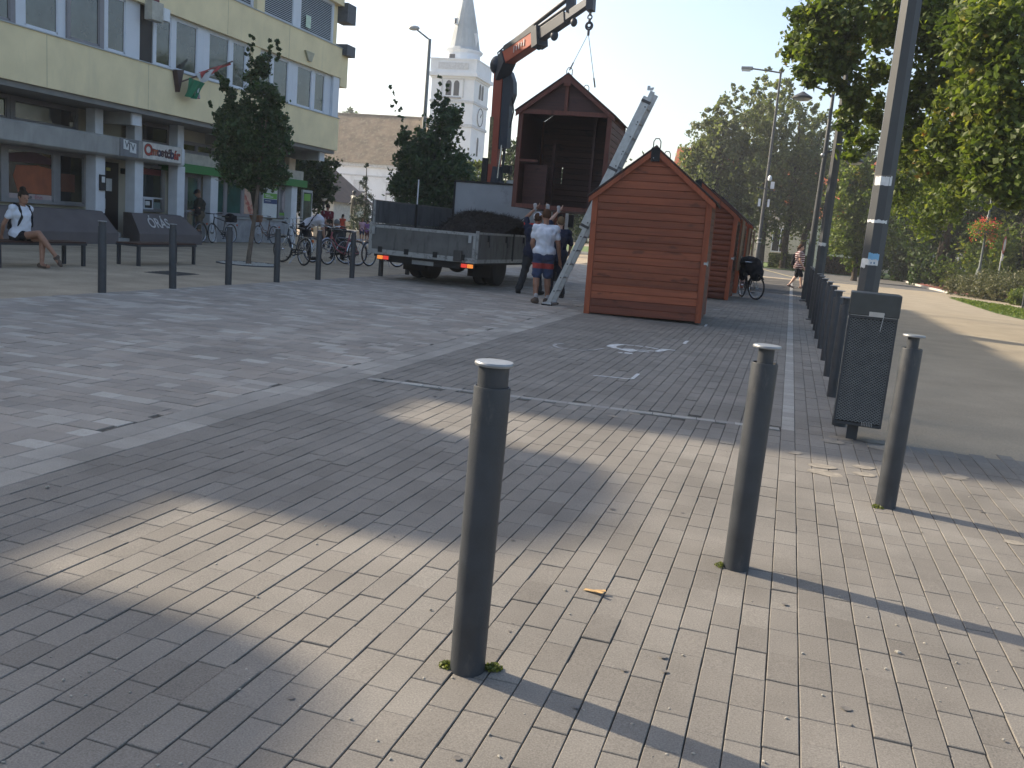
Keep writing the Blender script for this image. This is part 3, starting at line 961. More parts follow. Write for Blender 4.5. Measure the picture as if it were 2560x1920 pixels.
MB().box(-0.35, -0.35, -0.02, 0.35, 0.35, 0.003).build('plate', mat('cast_drain', (0.06, 0.058, 0.055), 0.7), d)
for k in range(6): MB().box(-0.3, -0.3 + k * 0.11, 0.003, 0.3, -0.25 + k * 0.11, 0.012).build('rib', _M['cast_drain'], d)
# ------------------------------------------------------------ the yellow office building on the left
YEL = mat('yellow_render', (0.80, 0.665, 0.41), 0.9, 0, 0.08, 1.2, 0.25, 60, 0.2, stain=dict(col=(0.58, 0.50, 0.33), scale=1.6, lo=0.55, hi=0.8, amt=0.6, s=(1, 1, 0.25)))
CONC = mat('grey_concrete', (0.34, 0.33, 0.31), 0.9, 0, 0.14, 1.5, 0.3, 50, 0.2, stain=dict(col=(0.14, 0.135, 0.12), scale=2.0, lo=0.5, hi=0.75, amt=0.5, s=(1, 1, 0.25)))
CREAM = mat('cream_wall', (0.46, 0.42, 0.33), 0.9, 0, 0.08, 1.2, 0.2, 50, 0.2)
COLW = mat('white_column', (0.62, 0.63, 0.65), 0.8, 0, 0.08, 3, 0.15, 60)
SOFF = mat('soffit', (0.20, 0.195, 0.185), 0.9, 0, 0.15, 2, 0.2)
PLIN = mat('brown_plinth', (0.135, 0.118, 0.115), 0.9, 0, 0.12, 2, 0.3, 60, 0.2)
FRAMEW = mat('window_frame_white', (0.62, 0.64, 0.68), 0.45, 0, 0.04, 3, 0.03)
FRAMEG = mat('window_frame_grey', (0.22, 0.21, 0.22), 0.5, 0, 0.05)
ALU = mat('shopfront_aluminium', (0.26, 0.26, 0.27), 0.4, 0.4, 0.08)
SILL = mat('metal_sill', (0.38, 0.40, 0.40), 0.5, 0.3, 0.08)
GLASS = glass_mat('pane_glass', (0.035, 0.045, 0.042))
DGLASS = glass_mat('dark_pane_glass', (0.012, 0.013, 0.014), 0.06)
TGLASS = glass_mat('teal_pane_glass', (0.02, 0.07, 0.062), 0.08)
BLIND = mat('blind_slat', (0.50, 0.52, 0.54), 0.5, 0, 0.05)
bl = empty('office_building', (-17.6, 0, 0), 0, 'yellow rendered office building with white window bands and shops below', 'building')
XU = 0.0      # local x: 0 is the face of the upper storeys


def bbox(name, m, x0, y0, z0, x1, y1, z1, parent=bl, bev=0.0):
    return MB().box(x0, y0, z0, x1, y1, z1).build(name, m, parent, bev=bev)


def window(y0, y1, z0, z1, panes, x=-0.16, frame=FRAMEW, glass=GLASS, parent=bl, blind=False, t=0.07):
    """a framed unit; panes are y-ranges"""
    f = MB()
    f.box(x - 0.06, y0, z0, x, y1, z0 + t).box(x - 0.06, y0, z1 - t, x, y1, z1)
    edges = [y0] + [e for p in panes for e in p] + [y1]
    for a, b in zip(edges[::2], edges[1::2]):
        if b - a > 0.01: f.box(x - 0.058, a, z0 + t, x + 0.002, b, z1 - t)
    w = f.build('window', frame, parent)
    for a, b in panes:
        g = MB().box(x - 0.05, a - 0.005, z0 + t - 0.005, x - 0.035, b + 0.005, z1 - t + 0.005).build('pane', glass, w)
        c = MB()
        for ya, yb, za, zb in ((a, a + 0.035, z0 + t, z1 - t), (b - 0.035, b, z0 + t, z1 - t), (a, b, z0 + t, z0 + t + 0.04), (a, b, z1 - t - 0.04, z1 - t)):
            c.box(x - 0.034, ya, za, x - 0.012, yb, zb)
        c.build('casement', frame, w)
        if blind:
            s = MB()
            n = int((z1 - z0 - 2 * t) / 0.06)
            for k in range(n):
                z = z0 + t + 0.04 + k * 0.06
                s.add([(x - 0.03, a + 0.04, z + 0.022), (x - 0.03, b - 0.04, z + 0.022), (x + 0.004, b - 0.04, z - 0.012), (x + 0.004, a + 0.04, z - 0.012)], [(0, 1, 2, 3)])
            bo = s.build('blind', BLIND, w); bo['kind'] = 'stuff'
    return w


Y0, Y1 = 11.2, 32.85
TS = math.tan(SUN_EL)
HT = 21.5 * TS
Z = [3.74, 4.97, 6.5, 7.6, 9.15, HT]
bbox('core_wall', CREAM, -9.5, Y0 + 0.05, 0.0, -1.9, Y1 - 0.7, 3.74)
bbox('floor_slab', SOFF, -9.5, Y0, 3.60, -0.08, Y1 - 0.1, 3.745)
bbox('upper_core', YEL, -9.5, Y0 + 0.02, 3.745, -0.24, Y1 - 0.06, HT - 0.05)
for k in range(3):
    za, zb = Z[2 * k], Z[2 * k + 1]
    bbox('wall_band', YEL, -0.24, Y0, za, 0.0, Y1, zb)
    if k < 2: bbox('sill', SILL, -0.2, Y0, zb, 0.035, Y1 + 0.02, zb + 0.025)
bbox('roof_edge', SILL, -9.6, Y0 - 0.05, HT, 0.05, Y1 + 0.05, HT + 0.05)
bbox('shade_wing', YEL, -18, 27.0, 0, -9.6, 43.6, 28.0 * TS)  # added unseen block that lengthens the building's shade over the square
for yj in (14.6, 18.2, 21.8, 25.4, 29.0):
    for za, zb in ((Z[0], Z[1]), (Z[2], Z[3])): bbox('panel_joint', mat('facade_joint', (0.40, 0.35, 0.23), 0.9), -0.01, yj, za + 0.01, 0.0025, yj + 0.012, zb - 0.01)  # thin darker joint lines between the facade panels
# the corner box-outs seen against the sky
bbox('corner_ledge', mat('slate_cladding', (0.10, 0.105, 0.115), 0.7), -0.6, Y1 + 0.01, 7.38, 0.2, Y1 + 0.7, 7.78)
bbox('corner_bracket', YEL, -0.5, Y1 + 0.005, 6.2, -0.02, Y1 + 0.55, 7.38)
bbox('roof_lip', _M['slate_cladding'], -0.4, Y1 + 0.01, 8.6, 0.15, Y1 + 0.7, 9.3)
# first row of windows
z0, z1 = Z[1] + 0.025, Z[2]
window(16.0, 17.45, z0, z1, [(16.1, 17.30)], frame=FRAMEG)
window(17.452, 18.96, z0, z1, [(17.72, 18.72)])
window(18.962, 20.22, z0, z1, [(19.06, 20.06)], frame=FRAMEG, x=-0.11)
window(20.222, 21.62, z0, z1, [(20.40, 21.06)])
bbox('niche', BLACK, -0.25, 21.63, z0, -0.19, 22.16, z1)
window(22.17, 24.42, z0, z1, [(22.29, 22.93), (23.15, 24.13)])
window(24.422, 26.88, z0, z1, [(24.72, 25.73), (25.95, 26.64)])
bbox('pier', YEL, -0.24, 26.885, z0, -0.03, 27.30, z1)
window(27.305, 29.56, z0, z1, [(27.5, 28.15), (28.32, 29.26)])
window(29.562, 32.36, z0, z1, [(29.9, 30.9), (31.16, 31.88)])
bbox('corner_post', FRAMEW, -0.24, 32.365, z0, -0.05, 32.84, z1)
window(11.5, 13.6, z0, z1, [(11.7, 12.5), (12.7, 13.4)])
window(13.7, 15.9, z0, z1, [(13.9, 14.7), (14.9, 15.7)])
# second row
z0, z1 = Z[3] + 0.025, Z[4]
for a, b in ((12.0, 15.6), (16.0, 19.8), (20.2, 25.2)):
    window(a, b, z0, z1, [(a + 0.1, (a + b) / 2 - 0.08), ((a + b) / 2 + 0.08, b - 0.1)], blind=True)
window(25.3, 27.0, z0, z1, [(25.42, 26.9)], blind=True)
bbox('pier', YEL, -0.24, 27.005, z0, -0.02, 27.44, z1)
window(27.445, 29.72, z0, z1, [(27.52, 29.44)], blind=True)
window(29.722, 32.36, z0, z1, [(29.96, 32.24)], blind=True)
bbox('note', mat('pale_note', (0.55, 0.66, 0.52), 0.7), -0.12, 30.25, z0 + 0.2, -0.115, 30.6, z0 + 0.62)
# boxes on the niche, faded triangle fittings
bbox('alarm_box', mat('alarm_red', (0.16, 0.02, 0.03), 0.5), -0.01, 21.72, 6.62, 0.16, 22.02, 6.86, bev=0.02)
bbox('alarm_box', mat('box_beige', (0.42, 0.40, 0.34), 0.6), -0.02, 21.62, 6.1, 0.24, 22.1, 6.6, bev=0.015)
bbox('floodlight', WHITEP, 0.10, 22.05, 6.16, 0.3, 22.3, 6.5, bev=0.02)
MB().prism([(30.0, 6.98), (30.62, 6.98), (30.45, 6.66), (30.25, 6.66)], 0.004, 0.08, 'x').build('fitting', YEL and mat('fitting_buff', (0.40, 0.37, 0.27), 0.8), bl)
# cantilever beams below the first band
for y in (21.5, 26.85, 31.95):
    bbox('cantilever_beam', CONC, -3.0, y, 3.28, -0.32, y + 0.36, 3.6)
    bbox('beam_end', COLW, -0.32, y - 0.005, 3.275, -0.26, y + 0.365, 3.6)
# shop storey: beam, columns, glazing
XB_, XC, XG = -0.62, -0.92, -1.7
bm_ = MB().prism([(XB_, 2.42), (XB_, 2.86), (XB_ - 0.05, 2.92), (-1.85, 2.92), (-1.85, 2.36), (XB_ - 0.1, 2.36)], 12, 24.15, 'y')
bm_.build('shop_beam', CONC, bl, bev=0.02)
MB().lathe([(0.26, 2.37), (0.3, 2.42), (0.3, 2.86), (0.26, 2.91)], 20, (XB_ - 0.3, 24.17, 0)).build('beam_end', COLW, bl, True)
for y in (17.0, 20.86, 22.42, 24.34):
    bbox('column', COLW, XC - 0.34, y, 0.80, XC, y + 0.36, 2.37, bev=0.008)
    bbox('column', COLW, XC - 0.34, y, 2.92, XC - 0.02, y + 0.30, 3.6, bev=0.008)
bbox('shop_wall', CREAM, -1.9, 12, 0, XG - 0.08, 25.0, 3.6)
window(18.4, 20.22, 0.93, 2.36, [(18.62, 20.1)], XG + 0.06, ALU, DGLASS)
window(20.222, 21.35, 0.93, 2.36, [(20.34, 21.2)], XG + 0.06, ALU, DGLASS)
window(12.3, 16.9, 0.93, 2.36, [(12.5, 14.5), (14.7, 16.8)], XG + 0.06, ALU, DGLASS)
ORANGE = mat('orange_display', (0.30, 0.085, 0.035), 0.6, 0, 0.25, 3, 0)
MB().prism([(18.95, 1.2), (20.06, 1.17), (20.08, 1.86), (19.6, 1.92), (18.9, 1.88), (18.8, 1.6)], XG + 0.032, XG + 0.036, 'x').build('window_poster', ORANGE, bl)
MB().prism([(18.66, 1.95), (20.06, 1.98), (20.06, 2.14), (19.5, 2.26), (18.66, 2.16)], XG + 0.031, XG + 0.035, 'x').build('window_poster', mat('plum_display', (0.075, 0.03, 0.035), 0.6), bl)
MB().prism([(20.4, 1.3), (20.9, 1.3), (20.9, 1.78), (20.4, 1.78)], XG + 0.032, XG + 0.036, 'x').build('window_poster', mat('rust_display', (0.11, 0.04, 0.022), 0.6), bl)
bbox('shop_sign', mat('sign_pale_pink', (0.42, 0.33, 0.32), 0.6), XG + 0.03, 18.66, 1.0, XG + 0.04, 20.07, 1.165)
TR = (rad(90), 0, rad(90))
text('shop_lettering', 'tele', 0.20, mat('letter_grey', (0.10, 0.10, 0.12), 0.6), bl, (XG + 0.045, 19.25, 1.085), TR, 0.001, bold=0.004)
text('shop_lettering', 'fon', 0.20, mat('letter_pink', (0.36, 0.16, 0.18), 0.6), bl, (XG + 0.045, 19.62, 1.085), TR, 0.001, bold=0.004)
# door with notices
dr = bbox('door', mat('door_dark', (0.020, 0.018, 0.018), 0.35), XG - 0.06, 21.98, 0.30, XG, 22.66, 2.25)
bbox('notice', STICK, XG + 0.001, 22.14, 1.42, XG + 0.006, 22.38, 1.78, dr)
bbox('notice', mat('notice_yellow', (0.5, 0.45, 0.15), 0.6), XG + 0.001, 22.15, 2.0, XG + 0.006, 22.32, 2.09, dr)
bbox('door_handle', GALV, XG, 22.05, 0.9, XG + 0.04, 22.09, 1.2, dr)
bbox('intercom', BLACK, XC, 20.98, 1.42, XC + 0.05, 21.20, 1.85)
bbox('intercom_plate', STICK, XC + 0.05, 21.03, 1.64, XC + 0.055, 21.15, 1.8)
bbox('wall_lamp', BLACK, XG, 22.72, 1.95, XG + 0.14, 22.84, 2.12, bev=0.02)
bbox('step', CONC, -1.25, 21.0, 0, -0.55, 21.78, 0.14)
bbox('step', CONC, -1.25, 21.3, 0.14, -0.85, 21.78, 0.28)
# kiosk window right of the door
window(23.4, 24.68, 0.9, 2.34, [(23.5, 24.55)], XG + 0.06, ALU, glass_mat('teal_dark_glass', (0.014, 0.028, 0.032), 0.08))
bbox('window_banner', mat('banner_red', (0.16, 0.025, 0.03), 0.6), XG + 0.03, 23.52, 2.02, XG + 0.036, 24.53, 2.2)
bbox('serving_hatch', FRAMEW, XG + 0.06, 23.5, 1.30, XG + 0.075, 24.55, 1.345)
hf = MB()
for a, b, c, d in ((23.68, 23.73, 0.97, 1.3), (24.08, 24.13, 0.97, 1.3), (23.73, 24.08, 0.97, 1.01), (23.73, 24.08, 1.26, 1.3)): hf.box(XG + 0.05, a, c, XG + 0.07, b, d)
hf.build('hatch_frame', FRAMEW, bl)
bbox('hatch_notice', STICK, XG + 0.035, 23.80, 1.09, XG + 0.04, 24.0, 1.22)
bbox('hatch_notice', mat('notice_teal', (0.2, 0.26, 0.25), 0.6), XG + 0.035, 24.2, 0.99, XG + 0.04, 24.5, 1.2)
# sloped plinths
def plinth(ya, yb, yc, yd, name='plinth'):
    """ya..yb along the top, yc..yd along the foot"""
    m = MB()
    xt, xf = -0.60, -0.22
    T_, L_, B_ = 0.86, 0.30, -0.02
    v = [(xt, ya, T_), (xt, yb, T_), (xf, yd, L_), (xf, yc, L_), (xf, yd, B_), (xf, yc, B_), (xt - 0.7, ya + 0.5, T_), (xt - 0.7, yb + 0.5, T_), (xt - 0.7, yb + 0.5, B_), (xt - 0.7, ya + 0.5, B_)]
    m.add(v, [(0, 3, 2, 1), (3, 5, 4, 2), (0, 1, 7, 6), (1, 2, 4, 8, 7), (0, 6, 9, 5, 3), (9, 8, 4, 5), (6, 7, 8, 9)])
    return m.build(name, PLIN, bl, bev=0.012)
plinth(12.0, 20.75, 12.0, 20.95)
plinth(21.9, 24.12, 21.8, 24.7)
sl = math.atan2(0.56, 0.38)
text('plinth_lettering', '\u00d3R\u00c1S', 0.46, mat('letter_stone', (0.50, 0.48, 0.46), 0.8), bl, (-0.395, 22.85, 0.595), (sl, 0, rad(90)), 0.004, bold=0.006, sx=0.8)
# signs on the beam
sgn = bbox('logo_sign', mat('logo_grey', (0.16, 0.165, 0.175), 0.6), XB_, 21.42, 2.42, XB_ + 0.03, 22.16, 2.90)
MB().prism([(21.54, 2.62), (21.75, 2.60), (21.77, 2.86), (21.54, 2.88)], XB_ + 0.031, XB_ + 0.034, 'x').build('logo_panel', STICK, sgn)
MB().prism([(21.80, 2.55), (22.06, 2.53), (22.06, 2.81), (21.80, 2.83)], XB_ + 0.031, XB_ + 0.034, 'x').build('logo_panel', STICK, sgn)
LG = mat('letter_slate', (0.10, 0.11, 0.12), 0.6)
text('logo_letter', 'V', 0.26, LG, sgn, (XB_ + 0.037, 21.67, 2.74), TR, 0.001, bold=0.004)
text('logo_letter', 'T', 0.24, LG, sgn, (XB_ + 0.037, 21.79, 2.70), TR, 0.001, bold=0.002)
text('logo_letter', 'V', 0.26, LG, sgn, (XB_ + 0.037, 21.92, 2.68), TR, 0.001, bold=0.004)
s2 = bbox('upper_logo_sign', mat('upper_logo', (0.36, 0.35, 0.34), 0.6), XG + 0.05, 22.9, 3.02, XG + 0.06, 23.45, 3.44)
text('logo_letter', 'VTV', 0.26, LG, s2, (XG + 0.063, 23.17, 3.25), TR, 0.001, sx=0.8)
bs = bbox('bar_sign', mat('bar_sign_cream', (0.55, 0.52, 0.48), 0.6), XB_, 22.36, 2.44, XB_ + 0.025, 24.08, 2.90)
RED1, RED2, DRK, NVY = mat('letter_red', (0.36, 0.05, 0.03), 0.6), mat('letter_orange', (0.42, 0.11, 0.04), 0.6), mat('letter_brown', (0.07, 0.03, 0.03), 0.6), mat('letter_navy', (0.03, 0.04, 0.09), 0.6)
for k, (ch, c, sz) in enumerate((('O', RED1, 0.44), ('r', RED1, 0.36), ('m', RED2, 0.32), ('o', NVY, 0.34), ('s', DRK, 0.36), ('t', DRK, 0.36), ('\u00f3', DRK, 0.36), ('b', NVY, 0.36), ('\u00e1', RED1, 0.36), ('r', RED1, 0.36))):
    y = 22.58 + k * 0.147 + (0.03 if k else 0)
    text('sign_letter', ch, sz, DRK, bs, (XB_ + 0.027, y, 2.68 - 0.004 * k), TR, 0.001, bold=0.022)
    text('sign_letter', ch, sz, c, bs, (XB_ + 0.031, y, 2.68 - 0.004 * k), TR, 0.001, bold=0.006)
# mezzanine glazing above the beam
window(16.8, 18.7, 2.95, 3.58, [(16.9, 18.6)], XG + 0.06, FRAMEG, glass_mat('green_dark_glass', (0.05, 0.06, 0.015), 0.05))
window(18.72, 21.0, 2.95, 3.58, [(18.85, 20.9)], XG + 0.06, FRAMEG, DGLASS)
window(23.5, 24.9, 2.95, 3.58, [(23.6, 24.8)], XG + 0.06, FRAMEG, DGLASS)
window(25.2, 27.2, 2.85, 3.24, [(25.3, 26.2), (26.3, 27.1)], XG + 0.06, FRAMEG, DGLASS)
window(30.4, 32.0, 2.85, 3.4, [(30.5, 31.2), (31.3, 31.9)], XG + 0.06, FRAMEG, DGLASS)
# bank: fascia, green band, columns, displays
XK = -1.25
GREEN = mat('bank_green', (0.018, 0.17, 0.040), 0.45, 0, 0.06, 4, 0.03)
LIMEG = mat('bank_lime', (0.12, 0.33, 0.04), 0.5, 0, 0.06)
BLUEB = mat('bank_blue', (0.02, 0.05, 0.15), 0.5)
bbox('bank_fascia', mat('fascia_cream', (0.44, 0.42, 0.36), 0.8), -1.85, 24.55, 2.49, XK, 32.5, 2.83)
bbox('green_band', GREEN, -1.85, 24.5, 2.22, XK + 0.05, 32.75, 2.488)
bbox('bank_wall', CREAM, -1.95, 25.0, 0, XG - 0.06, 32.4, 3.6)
for y in (26.62, 31.8):
    bbox('column', COLW, XK - 0.4, y, 0.0, XK - 0.08, y + 0.42, 2.22, bev=0.008)
bbox('column', mat('column_peach', (0.52, 0.40, 0.28), 0.8), XK - 0.5, 31.75, 2.83, XK - 0.2, 32.2, 3.3)
bbox('bank_plinth', mat('plinth_pale', (0.34, 0.345, 0.36), 0.8), XG - 0.055, 27.1, 0, XG + 0.12, 32.3, 0.84)
bbox('sill', SILL, XG - 0.05, 27.1, 0.842, XG + 0.18, 32.3, 0.9)
window(25.0, 26.5, 0.1, 2.2, [(25.1, 25.65), (25.8, 26.4)], XG + 0.06, FRAMEG, TGLASS)
window(27.1, 28.95, 0.92, 2.2, [(27.2, 27.85), (28.0, 28.9)], XG + 0.06, FRAMEG, TGLASS)
window(28.952, 30.2, 0.92, 2.2, [(29.05, 30.1)], XG + 0.06, FRAMEG, DGLASS)
MB().prism([(29.06, 0.98), (29.75, 0.98), (29.62, 1.4), (29.5, 1.75), (29.3, 1.95), (29.1, 1.98)], XG + 0.032, XG + 0.036, 'x').build('window_poster', mat('poster_skin', (0.55, 0.36, 0.27), 0.6, 0, 0.2, 4, 0, stain=dict(col=(0.38, 0.05, 0.03), scale=2.2, lo=0.5, hi=0.56, amt=0.9)), bl)
bbox('info_board', STICK, XG + 0.04, 30.25, 0.95, XG + 0.075, 31.25, 2.12)
bbox('info_strip', LIMEG, XG + 0.076, 30.3, 1.66, XG + 0.08, 31.22, 1.86)
bbox('info_strip', BLUEB, XG + 0.076, 30.32, 1.47, XG + 0.08, 31.24, 1.64)
bbox('info_strip', LIMEG, XG + 0.076, 30.9, 1.98, XG + 0.08, 31.2, 2.06)
TW = mat('letter_white', (0.6, 0.6, 0.6), 0.6)
bbox('info_print', TW, XG + 0.081, 30.38, 1.77, XG + 0.083, 30.75, 1.80); bbox('info_print', TW, XG + 0.081, 30.45, 1.71, XG + 0.083, 30.95, 1.74); bbox('info_print', TW, XG + 0.081, 30.4, 1.56, XG + 0.083, 30.8, 1.58)
window(31.3, 32.28, 0.95, 2.15, [(31.4, 32.18)], XG + 0.1, ALU, glass_mat('poster_glass', (0.16, 0.15, 0.16), 0.15))
bbox('window_poster', LIMEG, XG + 0.07, 31.42, 1.0, XG + 0.078, 32.16, 1.16)
MB().ell((XG + 0.07, 31.8, 1.6), (0.01, 0.2, 0.42), 12, 8).build('window_poster', mat('poster_figure', (0.42, 0.36, 0.36), 0.6), bl)
cs_ = empty('glass_case_sign', (-19.35, 33.3, 0), 0, 'tall glass case sign with green header beside the bank corner', 'sign')
bbox('case', mat('case_frame', (0.34, 0.36, 0.36), 0.4), -0.04, 0, 0.0, 0.04, 0.8, 2.15, cs_, 0.01)
bbox('pane', glass_mat('case_glass', (0.06, 0.09, 0.075), 0.1), 0.041, 0.08, 0.5, 0.048, 0.72, 2.05, cs_)
bbox('header', LIMEG, 0.05, 0.1, 1.72, 0.054, 0.6, 2.0, cs_)
# flag on its slanted pole
fl = empty('flag', (-17.6, 22.9, 4.7), 0, 'red white and green national flag drooping from a slanted wall pole', 'flag')
MB().prism([(-0.10, 0.30), (0.22, 0.34), (0.05, -0.3)], 0.0, 0.16, 'x').build('bracket', mat('bracket_dark', (0.05, 0.03, 0.03), 0.6), fl)
MB().tube([(0.08, 0.05, -0.05), (0.3, 0.55, 0.22), (0.62, 1.9, 0.92)], 0.022, 8).build('pole', mat('flag_pole_brown', (0.10, 0.05, 0.035), 0.6), fl, True)
def cloth(name, rows, m):
    """rows of points; ruled with small folds"""
    V, F = [], []
    nu, nv = 14, 10
    for j in range(nv + 1):
        t = j / nv
        for i in range(nu + 1):
            s = i / nu
            a = Vector(rows[0][0]).lerp(Vector(rows[0][1]), s); b = Vector(rows[1][0]).lerp(Vector(rows[1][1]), s)
            p = a.lerp(b, t)
            p.x += 0.045 * math.sin(s * 11 + t * 3) * (0.3 + t)
            V.append(p)
    for j in range(nv):
        for i in range(nu):
            k = j * (nu + 1) + i
            F.append((k, k + 1, k + nu + 2, k + nu + 1))
    return link(name, np_mesh(name, V, F, m, True), fl)
cloth('red_stripe', (((0.36, 0.62, 0.36), (0.60, 1.88, 0.90)), ((0.36, 0.75, 0.20), (0.58, 1.80, 0.80))), mat('flag_red', (0.36, 0.055, 0.055), 0.85))
cloth('white_stripe', (((0.34, 0.50, 0.30), (0.50, 1.45, 0.66)), ((0.34, 0.78, 0.02), (0.48, 1.15, 0.40))), mat('flag_white', (0.50, 0.50, 0.50), 0.85))
cloth('green_stripe', (((0.33, 0.22, 0.14), (0.36, 0.95, 0.10)), ((0.33, 0.05, -0.40), (0.34, 0.50, -0.42))), mat('flag_green', (0.010, 0.14, 0.062), 0.85))
cloth('white_corner', (((0.30, 0.52, -0.10), (0.32, 0.78, -0.06)), ((0.30, 0.50, -0.40), (0.31, 0.72, -0.36))), _M['flag_white'])
cloth('red_corner', (((0.29, 0.66, -0.22), (0.29, 0.72, -0.22)), ((0.29, 0.58, -0.40), (0.29, 0.74, -0.38))), _M['flag_red'])

# neighbouring house beyond the left edge of the picture (unseen; roof blocks shaped to throw the foreground shade)
nb = empty('neighbouring_house', (-17.9, -6, 0), 0, 'unseen rendered house left of the yellow building, roof blocks shaped to shade the foreground', 'building')
GREYR = mat('grey_render', (0.42, 0.40, 0.36), 0.9)
HN = 15.4 * TS
bbox('wall', GREYR, -9, 0, 0, 0, 17.15, HN - 0.8, nb)
ROOFG = mat('roof_grey', (0.14, 0.12, 0.11), 0.85)
rf = MB().prism([(0.35, HN - 0.8), (0.25, HN), (-4.5, HN + 1.2), (-9.3, HN - 0.8)], -0.1, 17.15, 'y').build('roof', ROOFG, nb)
def shade_block(edge):
    """outline of the roof block, given as the corners of the shade it throws on the paving"""
    pl = [(gy + (gx + 17.6) * 0.2217 + 6, (gx + 17.6) / 0.976 * TS) for gx, gy in edge]
    pl = [(pl[0][0], HN - 0.5)] + pl + [(pl[-1][0], HN - 0.5)]
    MB().prism(pl, -3.5, 0.3, 'x').build('shade_block', ROOFG, nb)
shade_block([(-2.6, 5.80), (-2.2, 5.62), (-1.70, 5.44), (-1.18, 5.44), (-0.92, 5.28), (-0.76, 4.98), (-0.67, 4.61), (-0.68, 4.25), (-0.78, 3.95), (-1.0, 3.66), (-1.25, 3.53), (-1.6, 3.50), (-2.6, 3.55)])
shade_block([(-2.6, 2.44), (-1.93, 2.50), (-1.60, 2.47), (-1.34, 2.39), (-1.16, 2.27), (-1.05, 2.10), (-1.01, 1.9), (-1.0, 1.0), (-1.0, -2.0), (-2.6, -2.2)])
for a in np.arange(1.0, 16, 2.6):
    for zz in (1.2, 4.2): MB().box(0, a, zz, 0.03, a + 1.2, zz + 1.6).build('window', DGLASS, nb)
# ------------------------------------------------------------ wooden market huts
WOODX = wood('stained_boards_x', (0.345, 0.093, 0.040), (0.205, 0.058, 0.028), 0.26, 0, 0.62)
WOODD = wood('damp_low_boards', (0.20, 0.055, 0.028), (0.12, 0.036, 0.022), 0.2, 0)
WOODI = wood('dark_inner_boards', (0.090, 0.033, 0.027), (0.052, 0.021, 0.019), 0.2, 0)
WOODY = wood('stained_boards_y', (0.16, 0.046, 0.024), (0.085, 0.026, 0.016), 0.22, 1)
WOODZ = wood('stained_posts', (0.35, 0.085, 0.033), (0.24, 0.060, 0.025), 0.12, 2)
WOODH = wood('silhouette_frame', (0.165, 0.050, 0.033), (0.10, 0.034, 0.024), 0.12, 2)  # darker copy of the post colour, the hanging hut's silhouette shade put in
WOODL = wood('stained_logs', (0.27, 0.068, 0.030), (0.16, 0.044, 0.020), 0.15, 0)
FELT = mat('roof_felt', (0.10, 0.095, 0.09), 0.85, 0, 0.2, 8, 0.5, 120)
IRON = mat('black_iron', (0.02, 0.02, 0.022), 0.5, 0.5)


def board(L, h, d, axis, log=False):
    m = MB()
    if log:
        pr = [(0, -h / 2), (-d * 0.6, -h / 2 + 0.008), (-d, -h * 0.25), (-d * 1.12, 0), (-d, h * 0.25), (-d * 0.6, h / 2 - 0.008), (0, h / 2)]
    else:
        pr = [(0, -h / 2), (-d, -h / 2), (-d, h / 2 - 0.012), (-d * 0.45, h / 2 - 0.002), (0, h / 2 - 0.002)]
    if axis == 0: m.add([(s, p[0], p[1]) for s in (-L / 2, L / 2) for p in pr], [])
    else: m.add([(-p[0], s, p[1]) for s in (-L / 2, L / 2) for p in pr], [])
    n = len(pr)
    m.f = [tuple(range(n)), tuple(reversed(range(n, 2 * n)))] + [(i, (i + 1) % n, (i + 1) % n + n, i + n) for i in range(n)]
    return m


